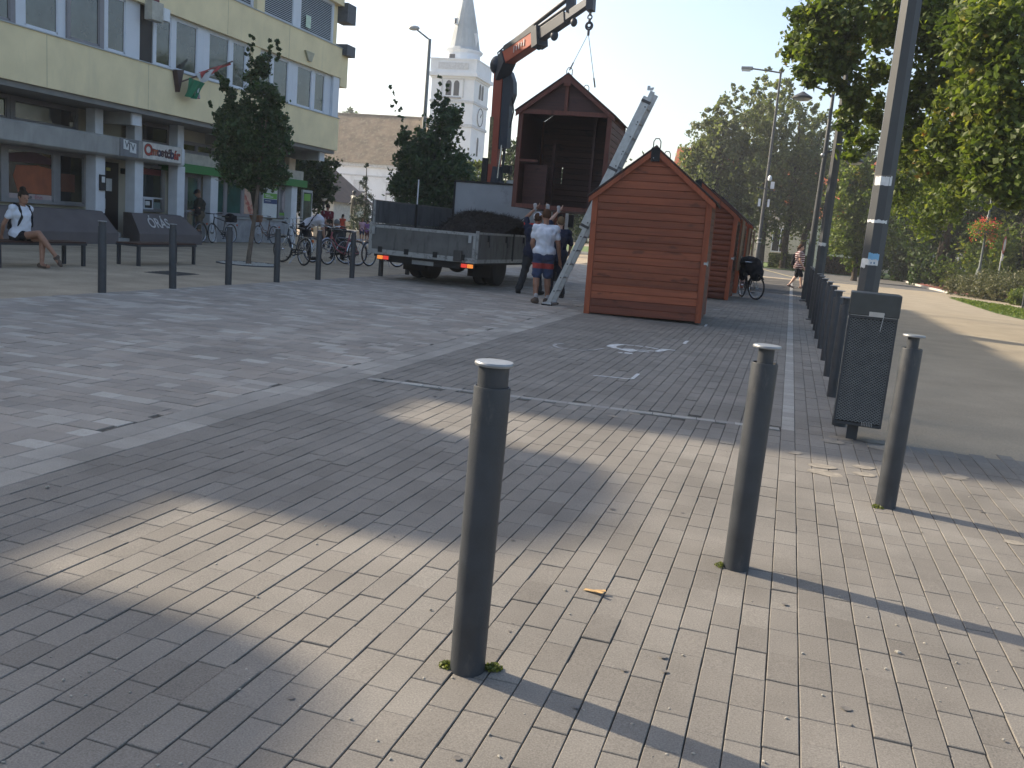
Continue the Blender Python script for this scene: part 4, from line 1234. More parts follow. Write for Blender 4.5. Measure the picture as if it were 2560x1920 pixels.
def hut(name, loc, rz, label, W=2.04, D=2.25, He=2.06, Hr=2.85, log=False, open_front=False, sc=1.0, detail=True):
    h = empty(name, loc, rz, label, 'market hut', 'red-brown wooden market huts')
    h.scale = (sc, sc, sc)
    wx = WOODL if log else WOODX
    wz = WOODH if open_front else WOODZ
    P = 0.128
    n = int(He / P)
    sl = (Hr - He) / (W / 2)
    for x in (-W / 2, W / 2 - 0.1):
        for y in (-0.012, D - 0.09):
            MB().box(x, y, 0.0, x + 0.1, y + 0.1, He - 0.005).build('post', wz, h, bev=0.006)
    if not open_front:
        me = board(W - 0.206, P - 0.004, 0.022, 0, log).mesh('plank', wx)
        mel = board(W - 0.206, P - 0.004, 0.022, 0, log).mesh('plank', WOODD)
        for k in range(n):
            link('plank', me if k > 1 else mel, h, (0, 0.03, 0.03 + P * (k + 0.5)))
        z = 0.03 + P * n
        while z < Hr - 0.14:
            half = (Hr - 0.1 - (z + P * 0.1)) / sl - 0.02
            half = min(half, W / 2 - 0.105)
            if half > 0.06:
                board(2 * half, P - 0.004, 0.022, 0, log).build('plank', wx, h, loc=(0, 0.03, z + P / 2))
            z += P
        MB().box(-W / 2 + 0.1, 0.032, 0.02, W / 2 - 0.1, 0.05, He).build('inner_wall', WOODX, h)
        gb = MB().prism([(-W / 2 + 0.05, He), (W / 2 - 0.05, He), (0, Hr - 0.05)], 0.032, 0.05, 'y').build('gable_backing', WOODX, h)
    else:
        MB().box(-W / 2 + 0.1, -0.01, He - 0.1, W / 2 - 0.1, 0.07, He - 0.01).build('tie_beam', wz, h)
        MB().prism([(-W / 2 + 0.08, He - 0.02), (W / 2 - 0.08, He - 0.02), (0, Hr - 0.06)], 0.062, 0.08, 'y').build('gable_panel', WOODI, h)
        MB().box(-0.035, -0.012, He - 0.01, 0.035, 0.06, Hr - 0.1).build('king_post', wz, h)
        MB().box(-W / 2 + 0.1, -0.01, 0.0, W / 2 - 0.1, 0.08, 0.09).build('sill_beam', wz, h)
        MB().box(-W / 2 + 0.1, 0.08, 0.0, W / 2 - 0.1, D, 0.05).build('floor', WOODY, h)
        MB().box(-W / 2 + 0.1, 0.0, 0.98, -W / 2 + 0.5, 0.05, 1.03).build('counter_rail', wz, h)
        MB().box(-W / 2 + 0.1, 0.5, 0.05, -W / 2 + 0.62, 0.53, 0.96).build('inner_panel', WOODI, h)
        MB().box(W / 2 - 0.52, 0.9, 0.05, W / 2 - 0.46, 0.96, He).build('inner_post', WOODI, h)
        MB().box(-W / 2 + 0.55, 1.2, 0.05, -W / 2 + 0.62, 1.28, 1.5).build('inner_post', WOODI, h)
    # back wall, with a small gap by the door in the open hut
    for k in range(n):
        zc = 0.03 + P * (k + 0.5)
        if open_front and 5 <= k <= 7:
            gx = -W / 2 + 0.60
            for a, b in ((-W / 2 + 0.1, gx), (gx + 0.022, W / 2 - 0.1)):
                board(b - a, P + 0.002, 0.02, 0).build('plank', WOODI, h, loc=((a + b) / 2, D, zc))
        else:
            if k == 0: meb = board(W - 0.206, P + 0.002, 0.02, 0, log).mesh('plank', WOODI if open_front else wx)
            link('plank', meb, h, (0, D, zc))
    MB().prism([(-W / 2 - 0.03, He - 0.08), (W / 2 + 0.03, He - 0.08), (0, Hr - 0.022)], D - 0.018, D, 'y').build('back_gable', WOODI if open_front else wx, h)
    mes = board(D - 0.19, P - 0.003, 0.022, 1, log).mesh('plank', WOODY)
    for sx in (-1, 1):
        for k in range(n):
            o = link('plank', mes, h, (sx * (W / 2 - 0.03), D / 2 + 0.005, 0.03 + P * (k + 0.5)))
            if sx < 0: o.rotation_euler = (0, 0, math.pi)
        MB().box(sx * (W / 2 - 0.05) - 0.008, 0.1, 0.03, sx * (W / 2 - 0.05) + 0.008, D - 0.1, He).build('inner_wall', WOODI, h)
    # roof
    for sx in (-1, 1):
        e = (sx * (W / 2 + 0.07), He - 0.055)
        t = (0, Hr)
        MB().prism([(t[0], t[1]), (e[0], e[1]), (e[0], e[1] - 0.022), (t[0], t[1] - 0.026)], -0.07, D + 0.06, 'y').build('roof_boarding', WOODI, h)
        MB().prism([(t[0] - sx * 0.01, t[1] + 0.016), (e[0] + sx * 0.012, e[1] + 0.004), (e[0] + sx * 0.012, e[1] - 0.006), (t[0], t[1] + 0.003)], -0.085, D + 0.075, 'y').build('roof_felt', FELT, h)
        MB().prism([(0, Hr - 0.03), (sx * (W / 2 + 0.055), He - 0.08), (sx * (W / 2 + 0.055), He - 0.175), (0, Hr - 0.135)], -0.066, -0.036, 'y').build('barge_board', wz, h)
    MB().box(-0.075, -0.074, Hr - 0.26, 0.075, -0.067, Hr - 0.03).build('apex_plate', IRON if not open_front else wz, h)
    for y in (0.05, D - 0.05):
        MB().tube([(-0.06, y, Hr - 0.02), (-0.06, y, Hr + 0.08), (-0.03, y, Hr + 0.13), (0.03, y, Hr + 0.13), (0.06, y, Hr + 0.08), (0.06, y, Hr - 0.02)], 0.009, 8).build('lifting_loop', IRON, h, True)
    if not open_front:
        lt = MB().box(W / 2 - 0.045, -0.03, 1.0, W / 2 + 0.03, -0.014, 1.04).box(W / 2 + 0.012, -0.03, 0.98, W / 2 + 0.03, -0.012, 1.06)
        lt.build('latch', GALV, h)
        MB().ell((-0.03, -0.078, Hr - 0.2), 0.012, 8, 6).build('bolt', GALV, h)
    return h


hut('market_hut', (-2.355, 15.66, 0.015), rad(3), 'nearest closed wooden market hut with board gable and ladder leaning behind it', He=2.10, Hr=2.92).rotation_euler = (0, rad(-1.0), rad(3))
hut('market_hut', (-2.46, 23.65, 0.01), rad(1), 'wooden market hut with rounded boards, second in the row behind the nearest', log=True, sc=1.04)
hut('market_hut', (-2.47, 27.6, 0.01), rad(1), 'wooden market hut third in the row, seen as a strip of side wall', log=True, sc=1.04)
hut('market_hut', (-2.47, 31.4, 0.01), rad(0.5), 'farthest wooden market hut at the end of the row', log=True, sc=1.04)
hut('market_hut', (-4.95, 19.15, 1.82), rad(3), 'open-fronted wooden market hut hanging in the air from the crane', open_front=True, W=2.02, He=2.08, Hr=2.83)
# weathered shutter panels on the far huts' walkway side
for i, (y, hh) in enumerate(((24.6, 1.3), (28.4, 1.2), (32.2, 1.2))):
    s_ = empty('hut_shutter', (-1.365 + 0.03, y, 0.75), 0, ['pale weathered shutter on the side of the second hut', 'pale weathered shutter on the side of the third hut', 'pale weathered shutter on the side of the farthest hut'][i], 'shutter', 'shutters of the far huts')
    for k in range(5):
        MB().box(0, k * 0.22, 0, 0.03, k * 0.22 + 0.21, hh).build('plank', wood('weathered_boards', (0.22, 0.13, 0.07), (0.13, 0.075, 0.045), 0.25, 2), s_)

# ladder leaning on the near hut
ld_ = empty('ladder', (-4.25, 16.40, 0), 0, 'aluminium extension ladder leaning against the roof of the nearest hut', 'ladder')
LV = Vector((1.56, -0.02, 3.93)); LN = LV.normalized(); Lm = LV.length
perp = Vector((LN.z, 0, -LN.x))
def lp_(t, y, off=0.0): return tuple(LN * t + Vector((0, y, 0)) - perp * off)
for y in (0.0, 0.40):
    MB().bar(lp_(0.02, y), lp_(Lm, y), 0.026, 0.085, up=perp).build('stile', GALV, ld_, bev=0.003)
for y in (0.035, 0.365):
    MB().bar(lp_(1.55, y, 0.085), lp_(Lm - 0.12, y, 0.085), 0.024, 0.075, up=perp).build('stile', GALV, ld_, bev=0.003)
DARKA = mat('rung_socket', (0.06, 0.06, 0.065), 0.5)
k = 0
t = 0.3
while t < Lm - 0.1:
    MB().tube([lp_(t, -0.014), lp_(t, 0.414)], 0.016, 8).build('rung', GALV, ld_, True)
    MB().tube([lp_(t, -0.0145), lp_(t, -0.0185)], 0.014, 10).build('rung_socket', DARKA, ld_)
    if t > 1.6:
        MB().tube([lp_(t + 0.06, 0.02, 0.085), lp_(t + 0.06, 0.38, 0.085)], 0.015, 8).build('rung', GALV, ld_, True)
        if k % 2 == 0: MB().tube([lp_(t - 0.05, -0.0145), lp_(t - 0.05, -0.018)], 0.011, 10).build('rung_socket', DARKA, ld_)
    t += 0.28; k += 1
MB().box(-0.09, -0.06, 0.0, 0.09, 0.46, 0.05).build('foot_bar', GALV, ld_, bev=0.006)
for y in (-0.06, 0.42): MB().box(-0.10, y, -0.005, 0.10, y + 0.05, 0.03).build('rubber_foot', RUBBER, ld_, bev=0.005)
for t in (1.62, 2.75, Lm - 0.2): MB().bar(lp_(t, -0.02, 0.03), lp_(t, 0.02, 0.03), 0.05, 0.17, up=perp).build('bracket', DARKA, ld_)
hk = MB().prism([(0, 0), (0.10, 0), (0.12, 0.05), (0.08, 0.05), (0.06, 0.03), (0.045, 0.075), (0, 0.075)], -0.012, 0.012, 'y')
hk.build('hook', GALV, ld_, loc=lp_(Lm - 0.02, 0, 0.1))
# ------------------------------------------------------------ lorry with loading crane
TRZ = -rad(4.4)
TO = Vector((-7.66, 18.28, 0))
tk = empty('crane_truck', TO, TRZ, 'flatbed truck with grey dropsides and orange loading crane', 'truck')
_tm = Matrix.Translation(TO) @ Matrix.Rotation(TRZ, 4, 'Z')
_ti = _tm.inverted()
tw = lambda x, y, z: tuple(_ti @ Vector((x, y, z)))
DSIDE = mat('dropside_grey', (0.125, 0.122, 0.114), 0.7, 0, 0.2, 3, 0.2, 60, 0.3, stain=dict(col=(0.035, 0.033, 0.03), scale=2.6, lo=0.52, hi=0.68, amt=0.8, s=(1.6, 1.6, 0.5)))
DSIDE2 = mat('dropside_dark', (0.085, 0.09, 0.095), 0.7, 0, 0.2, 3, 0.2, 60, 0.3, stain=dict(col=(0.03, 0.03, 0.03), scale=3, lo=0.5, hi=0.7, amt=0.7, s=(2, 2, 0.4)))
HEADB = mat('headboard_grey', (0.36, 0.37, 0.385), 0.65, 0, 0.1, 2, 0.15, 60, 0.3, stain=dict(col=(0.10, 0.10, 0.095), scale=2.2, lo=0.56, hi=0.72, amt=0.6))
RAILW = mat('worn_white_rail', (0.33, 0.325, 0.305), 0.6, 0, 0.15, 6, 0.1, 60, 0.3, stain=dict(col=(0.07, 0.065, 0.06), scale=9, lo=0.52, hi=0.66, amt=0.7))
UNDER = mat('underbody', (0.018, 0.018, 0.018), 0.8)
CRED = mat('crane_red', (0.33, 0.068, 0.036), 0.5, 0, 0.12, 3, 0.08, 80, 0.4, stain=dict(col=(0.10, 0.04, 0.03), scale=4, lo=0.58, hi=0.75, amt=0.6))
CDARK = mat('crane_dark', (0.035, 0.042, 0.055), 0.5, 0.2, 0.15, 5)
HW = 1.29
P = lambda name, m, b, parent=tk, bev=0.0, smooth=False: m.build(name, b, parent, smooth, bev=bev)
P('chassis', MB().box(-0.42, 0.35, 0.55, -0.30, 7.2, 0.78).box(0.30, 0.35, 0.55, 0.42, 7.2, 0.78).box(-0.9, 0.12, 0.40, 0.9, 0.22, 0.54).box(-0.3, 1.8, 0.36, 0.3, 2.05, 0.56), UNDER)
P('axle', MB().tube([(-0.7, 1.9, 0.42), (0.7, 1.9, 0.42)], 0.09, 10).ell((0, 1.9, 0.42), (0.24, 0.2, 0.2)), UNDER, smooth=True)
P('bed_floor', MB().box(-HW, 0.03, 0.60, HW, 4.22, 0.68).box(-HW + 0.1, 0.06, 0.5, HW - 0.1, 4.2, 0.6), UNDER)
tg = P('tailgate', MB().box(-HW + 0.06, 0.0, 0.66, HW - 0.07, 0.03, 1.13), DSIDE)
P('bottom_rail', MB().box(-HW, -0.018, 0.555, HW, 0.028, 0.662), RAILW, tg)
P('top_rail', MB().box(-HW, -0.012, 1.13, HW, 0.036, 1.19), RAILW, tg)
P('side_rail', MB().box(-HW, -0.014, 0.664, -HW + 0.065, 0.034, 1.128), RAILW, tg)
P('side_rail', MB().box(HW - 0.075, -0.014, 0.664, HW - 0.01, 0.034, 1.128), RAILW, tg)
P('lamp_box', MB().box(0.80, -0.06, 0.57, 0.99, -0.015, 0.80), mat('dark_box', (0.06, 0.055, 0.05), 0.7), tg, 0.006)
for sx in (-1, 1):
    x = sx * HW
    a = P('dropside', MB().box(x - 0.015, 0.06, 0.64, x + 0.015, 4.18, 1.17), DSIDE)
    P('rail', MB().box(x - 0.022, 0.06, 0.56, x + 0.022, 4.2, 0.64), RAILW, a)
    P('rail', MB().box(x - 0.02, 0.06, 1.17, x + 0.02, 4.18, 1.215), RAILW if sx > 0 else DSIDE, a)
    P('stake', MB().box(x - 0.03, 2.05, 0.6, x + 0.03, 2.12, 1.22), UNDER, a)
    P('corner_post', MB().box(x - 0.03, 0.012, 0.56, x + 0.035, 0.058, 1.24), RAILW)
up = P('side_extension', MB().box(-HW - 0.014, 0.06, 1.222, -HW + 0.014, 4.15, 1.70), DSIDE2)
P('rail', MB().box(-HW - 0.02, 0.05, 1.70, -HW + 0.02, 4.15, 1.73), DSIDE, up)
for y in (0.06, 2.05, 4.1): P('stake', MB().box(-HW + 0.015, y, 1.2, -HW + 0.05, y + 0.05, 1.72), UNDER if y > 1 else RAILW, up)
hb = P('headboard', MB().box(-HW, 4.20, 0.62, HW, 4.25, 2.42), HEADB)
P('headboard_frame', MB().box(-HW - 0.02, 4.185, 0.62, -HW + 0.03, 4.265, 2.44).box(HW - 0.03, 4.185, 0.62, HW + 0.02, 4.265, 2.44).box(-HW, 4.185, 2.42, HW, 4.265, 2.47), UNDER, hb)
for sx in (-1, 1):
    for y, xs in ((1.9, (0.68, 0.98)), (6.15, (0.95,))):
        for k, xx in enumerate(xs):
            w = P('wheel', MB().lathe([(0.2, -0.13), (0.36, -0.135), (0.415, -0.11), (0.425, -0.05), (0.425, 0.05), (0.415, 0.11), (0.36, 0.135), (0.2, 0.13)], 30, M=Matrix.Translation((sx * xx, y, 0.425)) @ Matrix.Rotation(rad(90), 4, 'Y')), RUBBER, tk, 0, True)
            P('rim', MB().lathe([(0.05, -0.10), (0.2, -0.08), (0.235, -0.1), (0.235, 0.1), (0.2, 0.08), (0.05, 0.10)], 20, M=Matrix.Translation((sx * xx, y, 0.425)) @ Matrix.Rotation(rad(90), 4, 'Y')), mat('rim_grey', (0.22, 0.22, 0.22), 0.5, 0.3), w, 0, True)
    P('mudguard', MB().torus((sx * 0.83, 1.9, 0.43), 0.50, 0.02, 'x', 14, 4, 20, 160), UNDER)
    P('mud_flap', MB().box(sx * 0.83 - 0.28, 1.3, 0.2, sx * 0.83 + 0.28, 1.315, 0.62), UNDER)
TL_R, TL_O = emis('tail_red', (0.75, 0.05, 0.03), 0.35), emis('tail_orange', (0.85, 0.25, 0.04), 0.45)
for x0, a, b in ((-1.06, TL_O, TL_R), (0.98, TL_R, TL_O)):
    t_ = P('tail_light', MB().box(x0 - 0.01, -0.02, 0.435, x0 + 0.30, 0.03, 0.545), UNDER)
    P('lens', MB().box(x0 + 0.005, -0.04, 0.45, x0 + 0.14, -0.021, 0.53), a, t_, 0.008)
    P('lens', MB().box(x0 + 0.15, -0.04, 0.45, x0 + 0.285, -0.021, 0.53), b, t_, 0.008)
# latches, hinges, reflectors and grab hooks
for sx in (-1, 1):
    for y in (0.55, 1.6, 2.7, 3.7): P('latch', MB().box(sx * (HW + 0.016), y, 1.02, sx * (HW + 0.045), y + 0.07, 1.16).tube([(sx * (HW + 0.045), y + 0.035, 1.03), (sx * (HW + 0.06), y + 0.035, 0.90)], 0.010, 6), UNDER)
for x in (-1.0, -0.35, 0.35, 1.0): P('hinge', MB().box(x - 0.05, -0.035, 0.60, x + 0.05, -0.019, 0.72), UNDER, tg)
for x in (-1.2, 1.14): P('tail_latch', MB().box(x - 0.02, -0.045, 0.98, x + 0.05, -0.015, 1.14), GALV, tg)
for x in (-0.62, 0.05, 0.62): P('stiffener', MB().box(x - 0.02, -0.008, 0.664, x + 0.02, 0.0, 1.128), DSIDE, tg)
P('number_plate', MB().box(-0.26, 0.10, 0.405, 0.26, 0.117, 0.515), mat('plate_dirty_white', (0.3, 0.3, 0.29), 0.6))
# cab
CABW = mat('cab_paint', (0.50, 0.49, 0.45), 0.4)
cb = P('cab', MB().prism([(5.15, 0.6), (6.9, 0.6), (7.0, 1.3), (6.75, 2.2), (5.25, 2.25), (5.15, 2.1)], -1.05, 1.05, 'x'), CABW, bev=0.06)
P('cab_window', MB().box(1.052, 5.4, 1.35, 1.06, 6.5, 2.0).box(-1.06, 5.4, 1.35, -1.052, 6.5, 2.0).box(-0.8, 5.135, 1.4, 0.8, 5.145, 2.0), DGLASS, cb)
P('mirror', MB().box(1.15, 6.5, 1.5, 1.3, 6.56, 1.85), BLACK, cb, 0.01)
# crane: pillar, first arm, elbow, telescopic boom
px, py = tw(-7.68, 23.05, 0)[:2]
P('crane_base', MB().box(px - 0.32, py - 0.28, 0.62, px + 0.36, py + 0.32, 1.5).lathe([(0.24, 1.4), (0.2, 2.0), (0.17, 2.9)], 16, (px, py, 0)), CDARK, smooth=False)
arm = P('crane_pillar', MB().prism([(px - 0.17, 2.1), (px + 0.07, 2.1), (px + 0.02, 5.35), (px - 0.22, 5.35)], py - 0.16, py + 0.16, 'y'), CRED)
P('crane_arm_casing', MB().prism([(px + 0.06, 3.35), (px + 0.29, 3.4), (px + 0.27, 4.45), (px + 0.36, 4.75), (px + 0.33, 5.05), (px + 0.22, 5.3), (px + 0.03, 5.42)], py - 0.13, py + 0.13, 'y'), CDARK, arm)
P('hydraulic_cylinder', MB().tube([(px + 0.12, py - 0.02, 1.6), (px + 0.16, py - 0.02, 2.55)], 0.10, 12).tube([(px + 0.16, py - 0.02, 2.5), (px + 0.2, py - 0.02, 3.5)], 0.035, 10), CDARK, arm, 0, True)
P('piston_rod', MB().tube([(px + 0.10, py - 0.14, 2.6), (px + 0.15, py - 0.14, 3.45)], 0.022, 8), CHROME, arm, 0, True)
P('valve_block', MB().box(px - 0.34, py - 0.2, 2.15, px - 0.18, py + 0.1, 3.1).box(px + 0.22, py - 0.1, 2.75, px + 0.42, py + 0.05, 2.95), UNDER, arm)
P('hose', MB().tube([(px + 0.32, py - 0.1, 4.7), (px + 0.40, py - 0.12, 4.3), (px + 0.33, py - 0.1, 3.9)], 0.018, 6).tube([(px - 0.1, py - 0.1, 5.5), (px - 0.18, py - 0.1, 5.75), (px + 0.02, py - 0.1, 5.92)], 0.02, 6), RUBBER, arm, 0, True)
P('warning_plate', MB().prism([(px - 0.20, 2.95), (px - 0.10, 2.95), (px - 0.125, 4.15), (px - 0.225, 4.15)], py - 0.166, py - 0.161, 'y'), mat('plate_yellow_black', (0.22, 0.17, 0.08), 0.6, 0, 0.5, 14), arm)
E0 = Vector(tw(-7.78, 23.0, 5.50)); E1 = Vector(tw(-6.40, 21.55, 5.86)); E2 = Vector(tw(-5.55, 20.85, 6.16)); E3 = Vector(tw(-4.93, 20.33, 6.38))
up_ = Vector((0, 0, 1))
P('elbow', MB().bar(E0 + Vector((0.0, 0.05, -0.28)), E0 + (E1 - E0) * 0.22 + Vector((0, 0, 0.03)), 0.34, 0.42).ell(E0 + Vector((-0.08, 0, -0.05)), (0.2, 0.22, 0.24)).ell(E0 + Vector((0.33, -0.1, 0.3)), (0.16, 0.16, 0.13)), CDARK, smooth=True)
bo = P('crane_boom', MB().bar(E0 + (E1 - E0) * 0.14, E1, 0.27, 0.34), CRED, bev=0.02)
P('boom_casing', MB().bar(E0 + (E1 - E0) * 0.2 + Vector((0, 0, 0.22)), E1 + Vector((0, 0, 0.20)), 0.29, 0.13).bar(E1 + (E0 - E1) * 0.04 - Vector((0, 0, 0.02)), E1 + (E2 - E1) * 0.14 - Vector((0, 0, 0.02)), 0.32, 0.46), CDARK, bo)
side = (E1 - E0).cross(up_).normalized()
lm = MB()
dv = (E1 - E0)
nrm = dv.cross(up_).normalized()
if nrm.y > 0: nrm = -nrm
for k, hh in enumerate((0.15, 0.12, 0.15, 0.10, 0.15)):
    c = E0 + dv * (0.52 + k * 0.065) + nrm * 0.153
    lm.bar(c - up_ * hh / 2, c + up_ * hh / 2, 0.045, 0.006, up=tuple(nrm))
P('boom_lettering', lm, mat('crane_letter', (0.5, 0.46, 0.46), 0.6), bo)
P('boom_extension', MB().bar(E1 - (E2 - E1) * 0.2, E2, 0.20, 0.26), CDARK, bo, 0.01)
P('boom_extension', MB().bar(E2 - (E3 - E2) * 0.2, E3, 0.15, 0.18), mat('crane_grey', (0.06, 0.07, 0.09), 0.5, 0.2), bo, 0.01)
t_ = Vector((0, 0, 0.34))
P('extension_cylinder', MB().tube([E0 + (E1 - E0) * 0.42 + t_, E2 + (E3 - E2) * 0.1 + Vector((0, 0, 0.42))], 0.055, 10).tube([E1 + Vector((0, 0, 0.24)), E2 + (E3 - E2) * 0.15 + Vector((0, 0, 0.24))], 0.045, 10), CDARK, bo, 0, True)
P('cylinder_bracket', MB().bar(E2 + (E3 - E2) * 0.16 + Vector((0, 0, 0.06)), E2 + (E3 - E2) * 0.1 + Vector((0, 0, 0.50)), 0.2, 0.14, up=(0, 1, 0)).bar(E2 + (E3 - E2) * 0.1 + Vector((0, 0, 0.46)), E3 + Vector((0.1, -0.2, 0.7)), 0.03), CDARK, bo)
for q, s_ in ((E1 + (E2 - E1) * 0.06, 0.10), (E1 + (E2 - E1) * 0.6, 0.12), (E2 + (E3 - E2) * 0.35, 0.10)):
    P('boom_lug', MB().ell(q - Vector((0, 0, 0.22)), (s_ * 0.8, s_ * 0.6, s_)), CDARK, bo, 0, True)
P('boom_head', MB().bar(E3 + Vector((0.02, 0, 0.18)), E3 + Vector((0.04, -0.02, -0.2)), 0.16, 0.22, up=(0, 1, 0)).ell(E3 + Vector((0.12, -0.05, 0.12)), (0.09, 0.06, 0.1)), CDARK, bo)
HKP = Vector(tw(-4.93, 20.28, 5.80))
ch = MB()
zz = E3.z - 0.2
i = 0
while zz > HKP.z + 0.12:
    ch.torus((E3.x + 0.05, E3.y - 0.05, zz - 0.05), 0.048, 0.017, 'y' if i % 2 else 'x', 12, 6)
    zz -= 0.085; i += 1
P('chain', ch, CDARK, bo, 0, True)
P('hook', MB().torus((E3.x + 0.05, E3.y - 0.05, HKP.z + 0.06), 0.075, 0.024, 'y', 16, 8).tube([(E3.x + 0.05, E3.y - 0.05, HKP.z - 0.02), (E3.x + 0.05, E3.y - 0.05, HKP.z - 0.14)], 0.03, 8), CDARK, bo, 0, True)
hp = (E3.x + 0.05, E3.y - 0.05, HKP.z - 0.1)
for e in ((-4.955, 19.21, 4.74), (-4.86, 21.33, 4.74)):
    q = Vector(tw(*e))
    P('sling', MB().tube([hp, tuple(Vector(hp).lerp(q, 0.82))], 0.007, 6).tube([tuple(Vector(hp).lerp(q, 0.82)), tuple(q)], 0.018, 6), mat('steel_cable', (0.12, 0.12, 0.12), 0.5, 0.5), bo, 0, True)
P('roof_rack', MB().bar(tw(-7.45, 23.3, 2.52), tw(-6.6, 23.3, 2.56), 0.06, 0.14).bar(tw(-7.2, 23.35, 2.64), tw(-6.6, 23.35, 2.66), 0.05, 0.05), GALV)
# the dark load on the bed
V, F = [], []
nu, nv = 40, 40
def heapz(u, v):
    x, y = -1.2 + 2.4 * u, 0.5 + 3.6 * v
    z = 0.78 + 0.80 * math.exp(-((x - 0.5) / 0.95) ** 4 - ((y - 2.8) / 1.35) ** 4) + 0.34 * math.exp(-((x + 0.6) / 0.6) ** 2 - ((y - 2.6) / 1.3) ** 2)
    return x, y, z + 0.05 * math.sin(x * 17 + y * 5) * math.sin(y * 13) * 0.6
for j in range(nv + 1):
    for i in range(nu + 1): V.append(heapz(i / nu, j / nv))
for j in range(nv):
    for i in range(nu):
        k = j * (nu + 1) + i
        F.append((k, k + 1, k + nu + 2, k + nu + 1))
for _ in range(14000):
    x, y, z = heapz(R.random(), R.random())
    a = Vector((R.gauss(0, 1), R.gauss(0, 1), abs(R.gauss(0, 0.8)))).normalized() * R.uniform(0.04, 0.17)
    s_ = a.cross(Vector((R.random(), R.random(), 0.3))).normalized() * R.uniform(0.003, 0.008)
    k = len(V); c = Vector((x, y, z))
    V += [tuple(c - s_), tuple(c + s_), tuple(c + a + s_ * 0.3), tuple(c + a - s_ * 0.3)]
    F.append((k, k + 1, k + 2, k + 3))
hp_ = link('brushwood_heap', np_mesh('brushwood_heap', V, F, mat('dark_brushwood', (0.022, 0.019, 0.018), 0.95, 0, 0.4, 20)))
hp_.matrix_world = _tm
tag(hp_, 'heap of dark brushwood loaded on the truck bed', 'brush heap', kind='stuff')
mp = empty('marker_pole', (-12.05, 26.4, 0), 0, 'thin red and white marker pole behind the truck', 'pole')
p_hi = at(1047, 449, 26.4); mp.location.x = p_hi.x
for k in range(6):
    MB().lathe([(0.02, p_hi.z / 6 * k), (0.02, p_hi.z / 6 * (k + 1))], 8).build('band', WHITEP if k != 3 else mat('pole_red', (0.35, 0.05, 0.04), 0.5), mp, True)
# ------------------------------------------------------------ people
def skinmat(name, c): return mat(name, c, 0.5, 0, 0.1, 14, 0.05, 80, 0.35)
SK1, SK2, SK3 = skinmat('skin_fair', (0.42, 0.24, 0.165)), skinmat('skin_tan', (0.30, 0.155, 0.10)), skinmat('skin_light', (0.50, 0.31, 0.23))
def clothmat(name, c): return mat(name, c, 0.9, 0, 0.14, 9, 0.35, 40, 0.15)


def remeshed(name, mb, voxel, m, parent, smooth_it=4):
    tmp = link('tmp', mb.mesh('tmp', m))
    rm = tmp.modifiers.new('r', 'REMESH'); rm.mode = 'VOXEL'; rm.voxel_size = voxel; rm.use_smooth_shade = True
    sm = tmp.modifiers.new('s', 'SMOOTH'); sm.factor = 0.5; sm.iterations = smooth_it
    dg = bpy.context.evaluated_depsgraph_get()
    me = bpy.data.meshes.new_from_object(tmp.evaluated_get(dg))
    bpy.data.objects.remove(tmp)
    me.materials.clear(); me.materials.append(m)
    if name not in ('body', 'figure'):
        amp = 0.011 if name != 'hair' else 0.006
        n_ = len(me.vertices)
        q = np.empty(n_ * 3, np.float32); me.vertices.foreach_get('co', q); q = q.reshape(-1, 3)
        nn = np.empty(n_ * 3, np.float32); me.vertices.foreach_get('normal', nn); nn = nn.reshape(-1, 3)
        ph = len(name) * 1.7 + len(bpy.data.meshes) % 13
        w = np.sin(q[:, 0] * 31 + q[:, 2] * 17 + ph + 2 * np.sin(q[:, 2] * 13 + q[:, 1] * 11)) + 0.7 * np.sin(q[:, 1] * 37 - q[:, 2] * 29 + 2.1 * np.sin(q[:, 0] * 23 + ph)) + 0.5 * np.sin(q[:, 2] * 58 + 3 * np.sin(q[:, 0] * 19))
        me.vertices.foreach_set('co', (q + nn * (w * amp * 0.4)[:, None]).ravel())
    me.polygons.foreach_set('use_smooth', np.ones(len(me.polygons), dtype=bool))
    return link(name, me, parent)


def jpose(h, **o):
    """joints of a standing figure (fractions of height): x right, y ahead, z up; overrides by name"""
    J = dict(pelvis=(0, 0, .525), waist=(0, .005, .60), chest=(0, 0, .715), neck=(0, .0, .825), head=(0, .015, .925),
             shl=(-.105, 0, .795), shr=(.105, 0, .795), ell=(-.125, -.01, .625), elr=(.125, -.01, .625), wrl=(-.13, .03, .475), wrr=(.13, .03, .475),
             hil=(-.052, 0, .505), hir=(.052, 0, .505), knl=(-.058, .012, .28), knr=(.058, .012, .28), anl=(-.06, -.01, .045), anr=(.06, -.01, .045))
    J.update(o)
    return {k: Vector(v) * h for k, v in J.items() if not isinstance(v, str)}


def foot(mb, an, kn, h, face, r=1.0):
    f = Vector(face) * 0.10 * h
    b = an + Vector((0, 0, -0.022 * h))
    mb.cap2(b - f * 0.25, b + f * 0.95, 0.026 * h * r, 0.020 * h * r)
    mb.cap2(an, b, 0.024 * h * r, 0.026 * h * r)


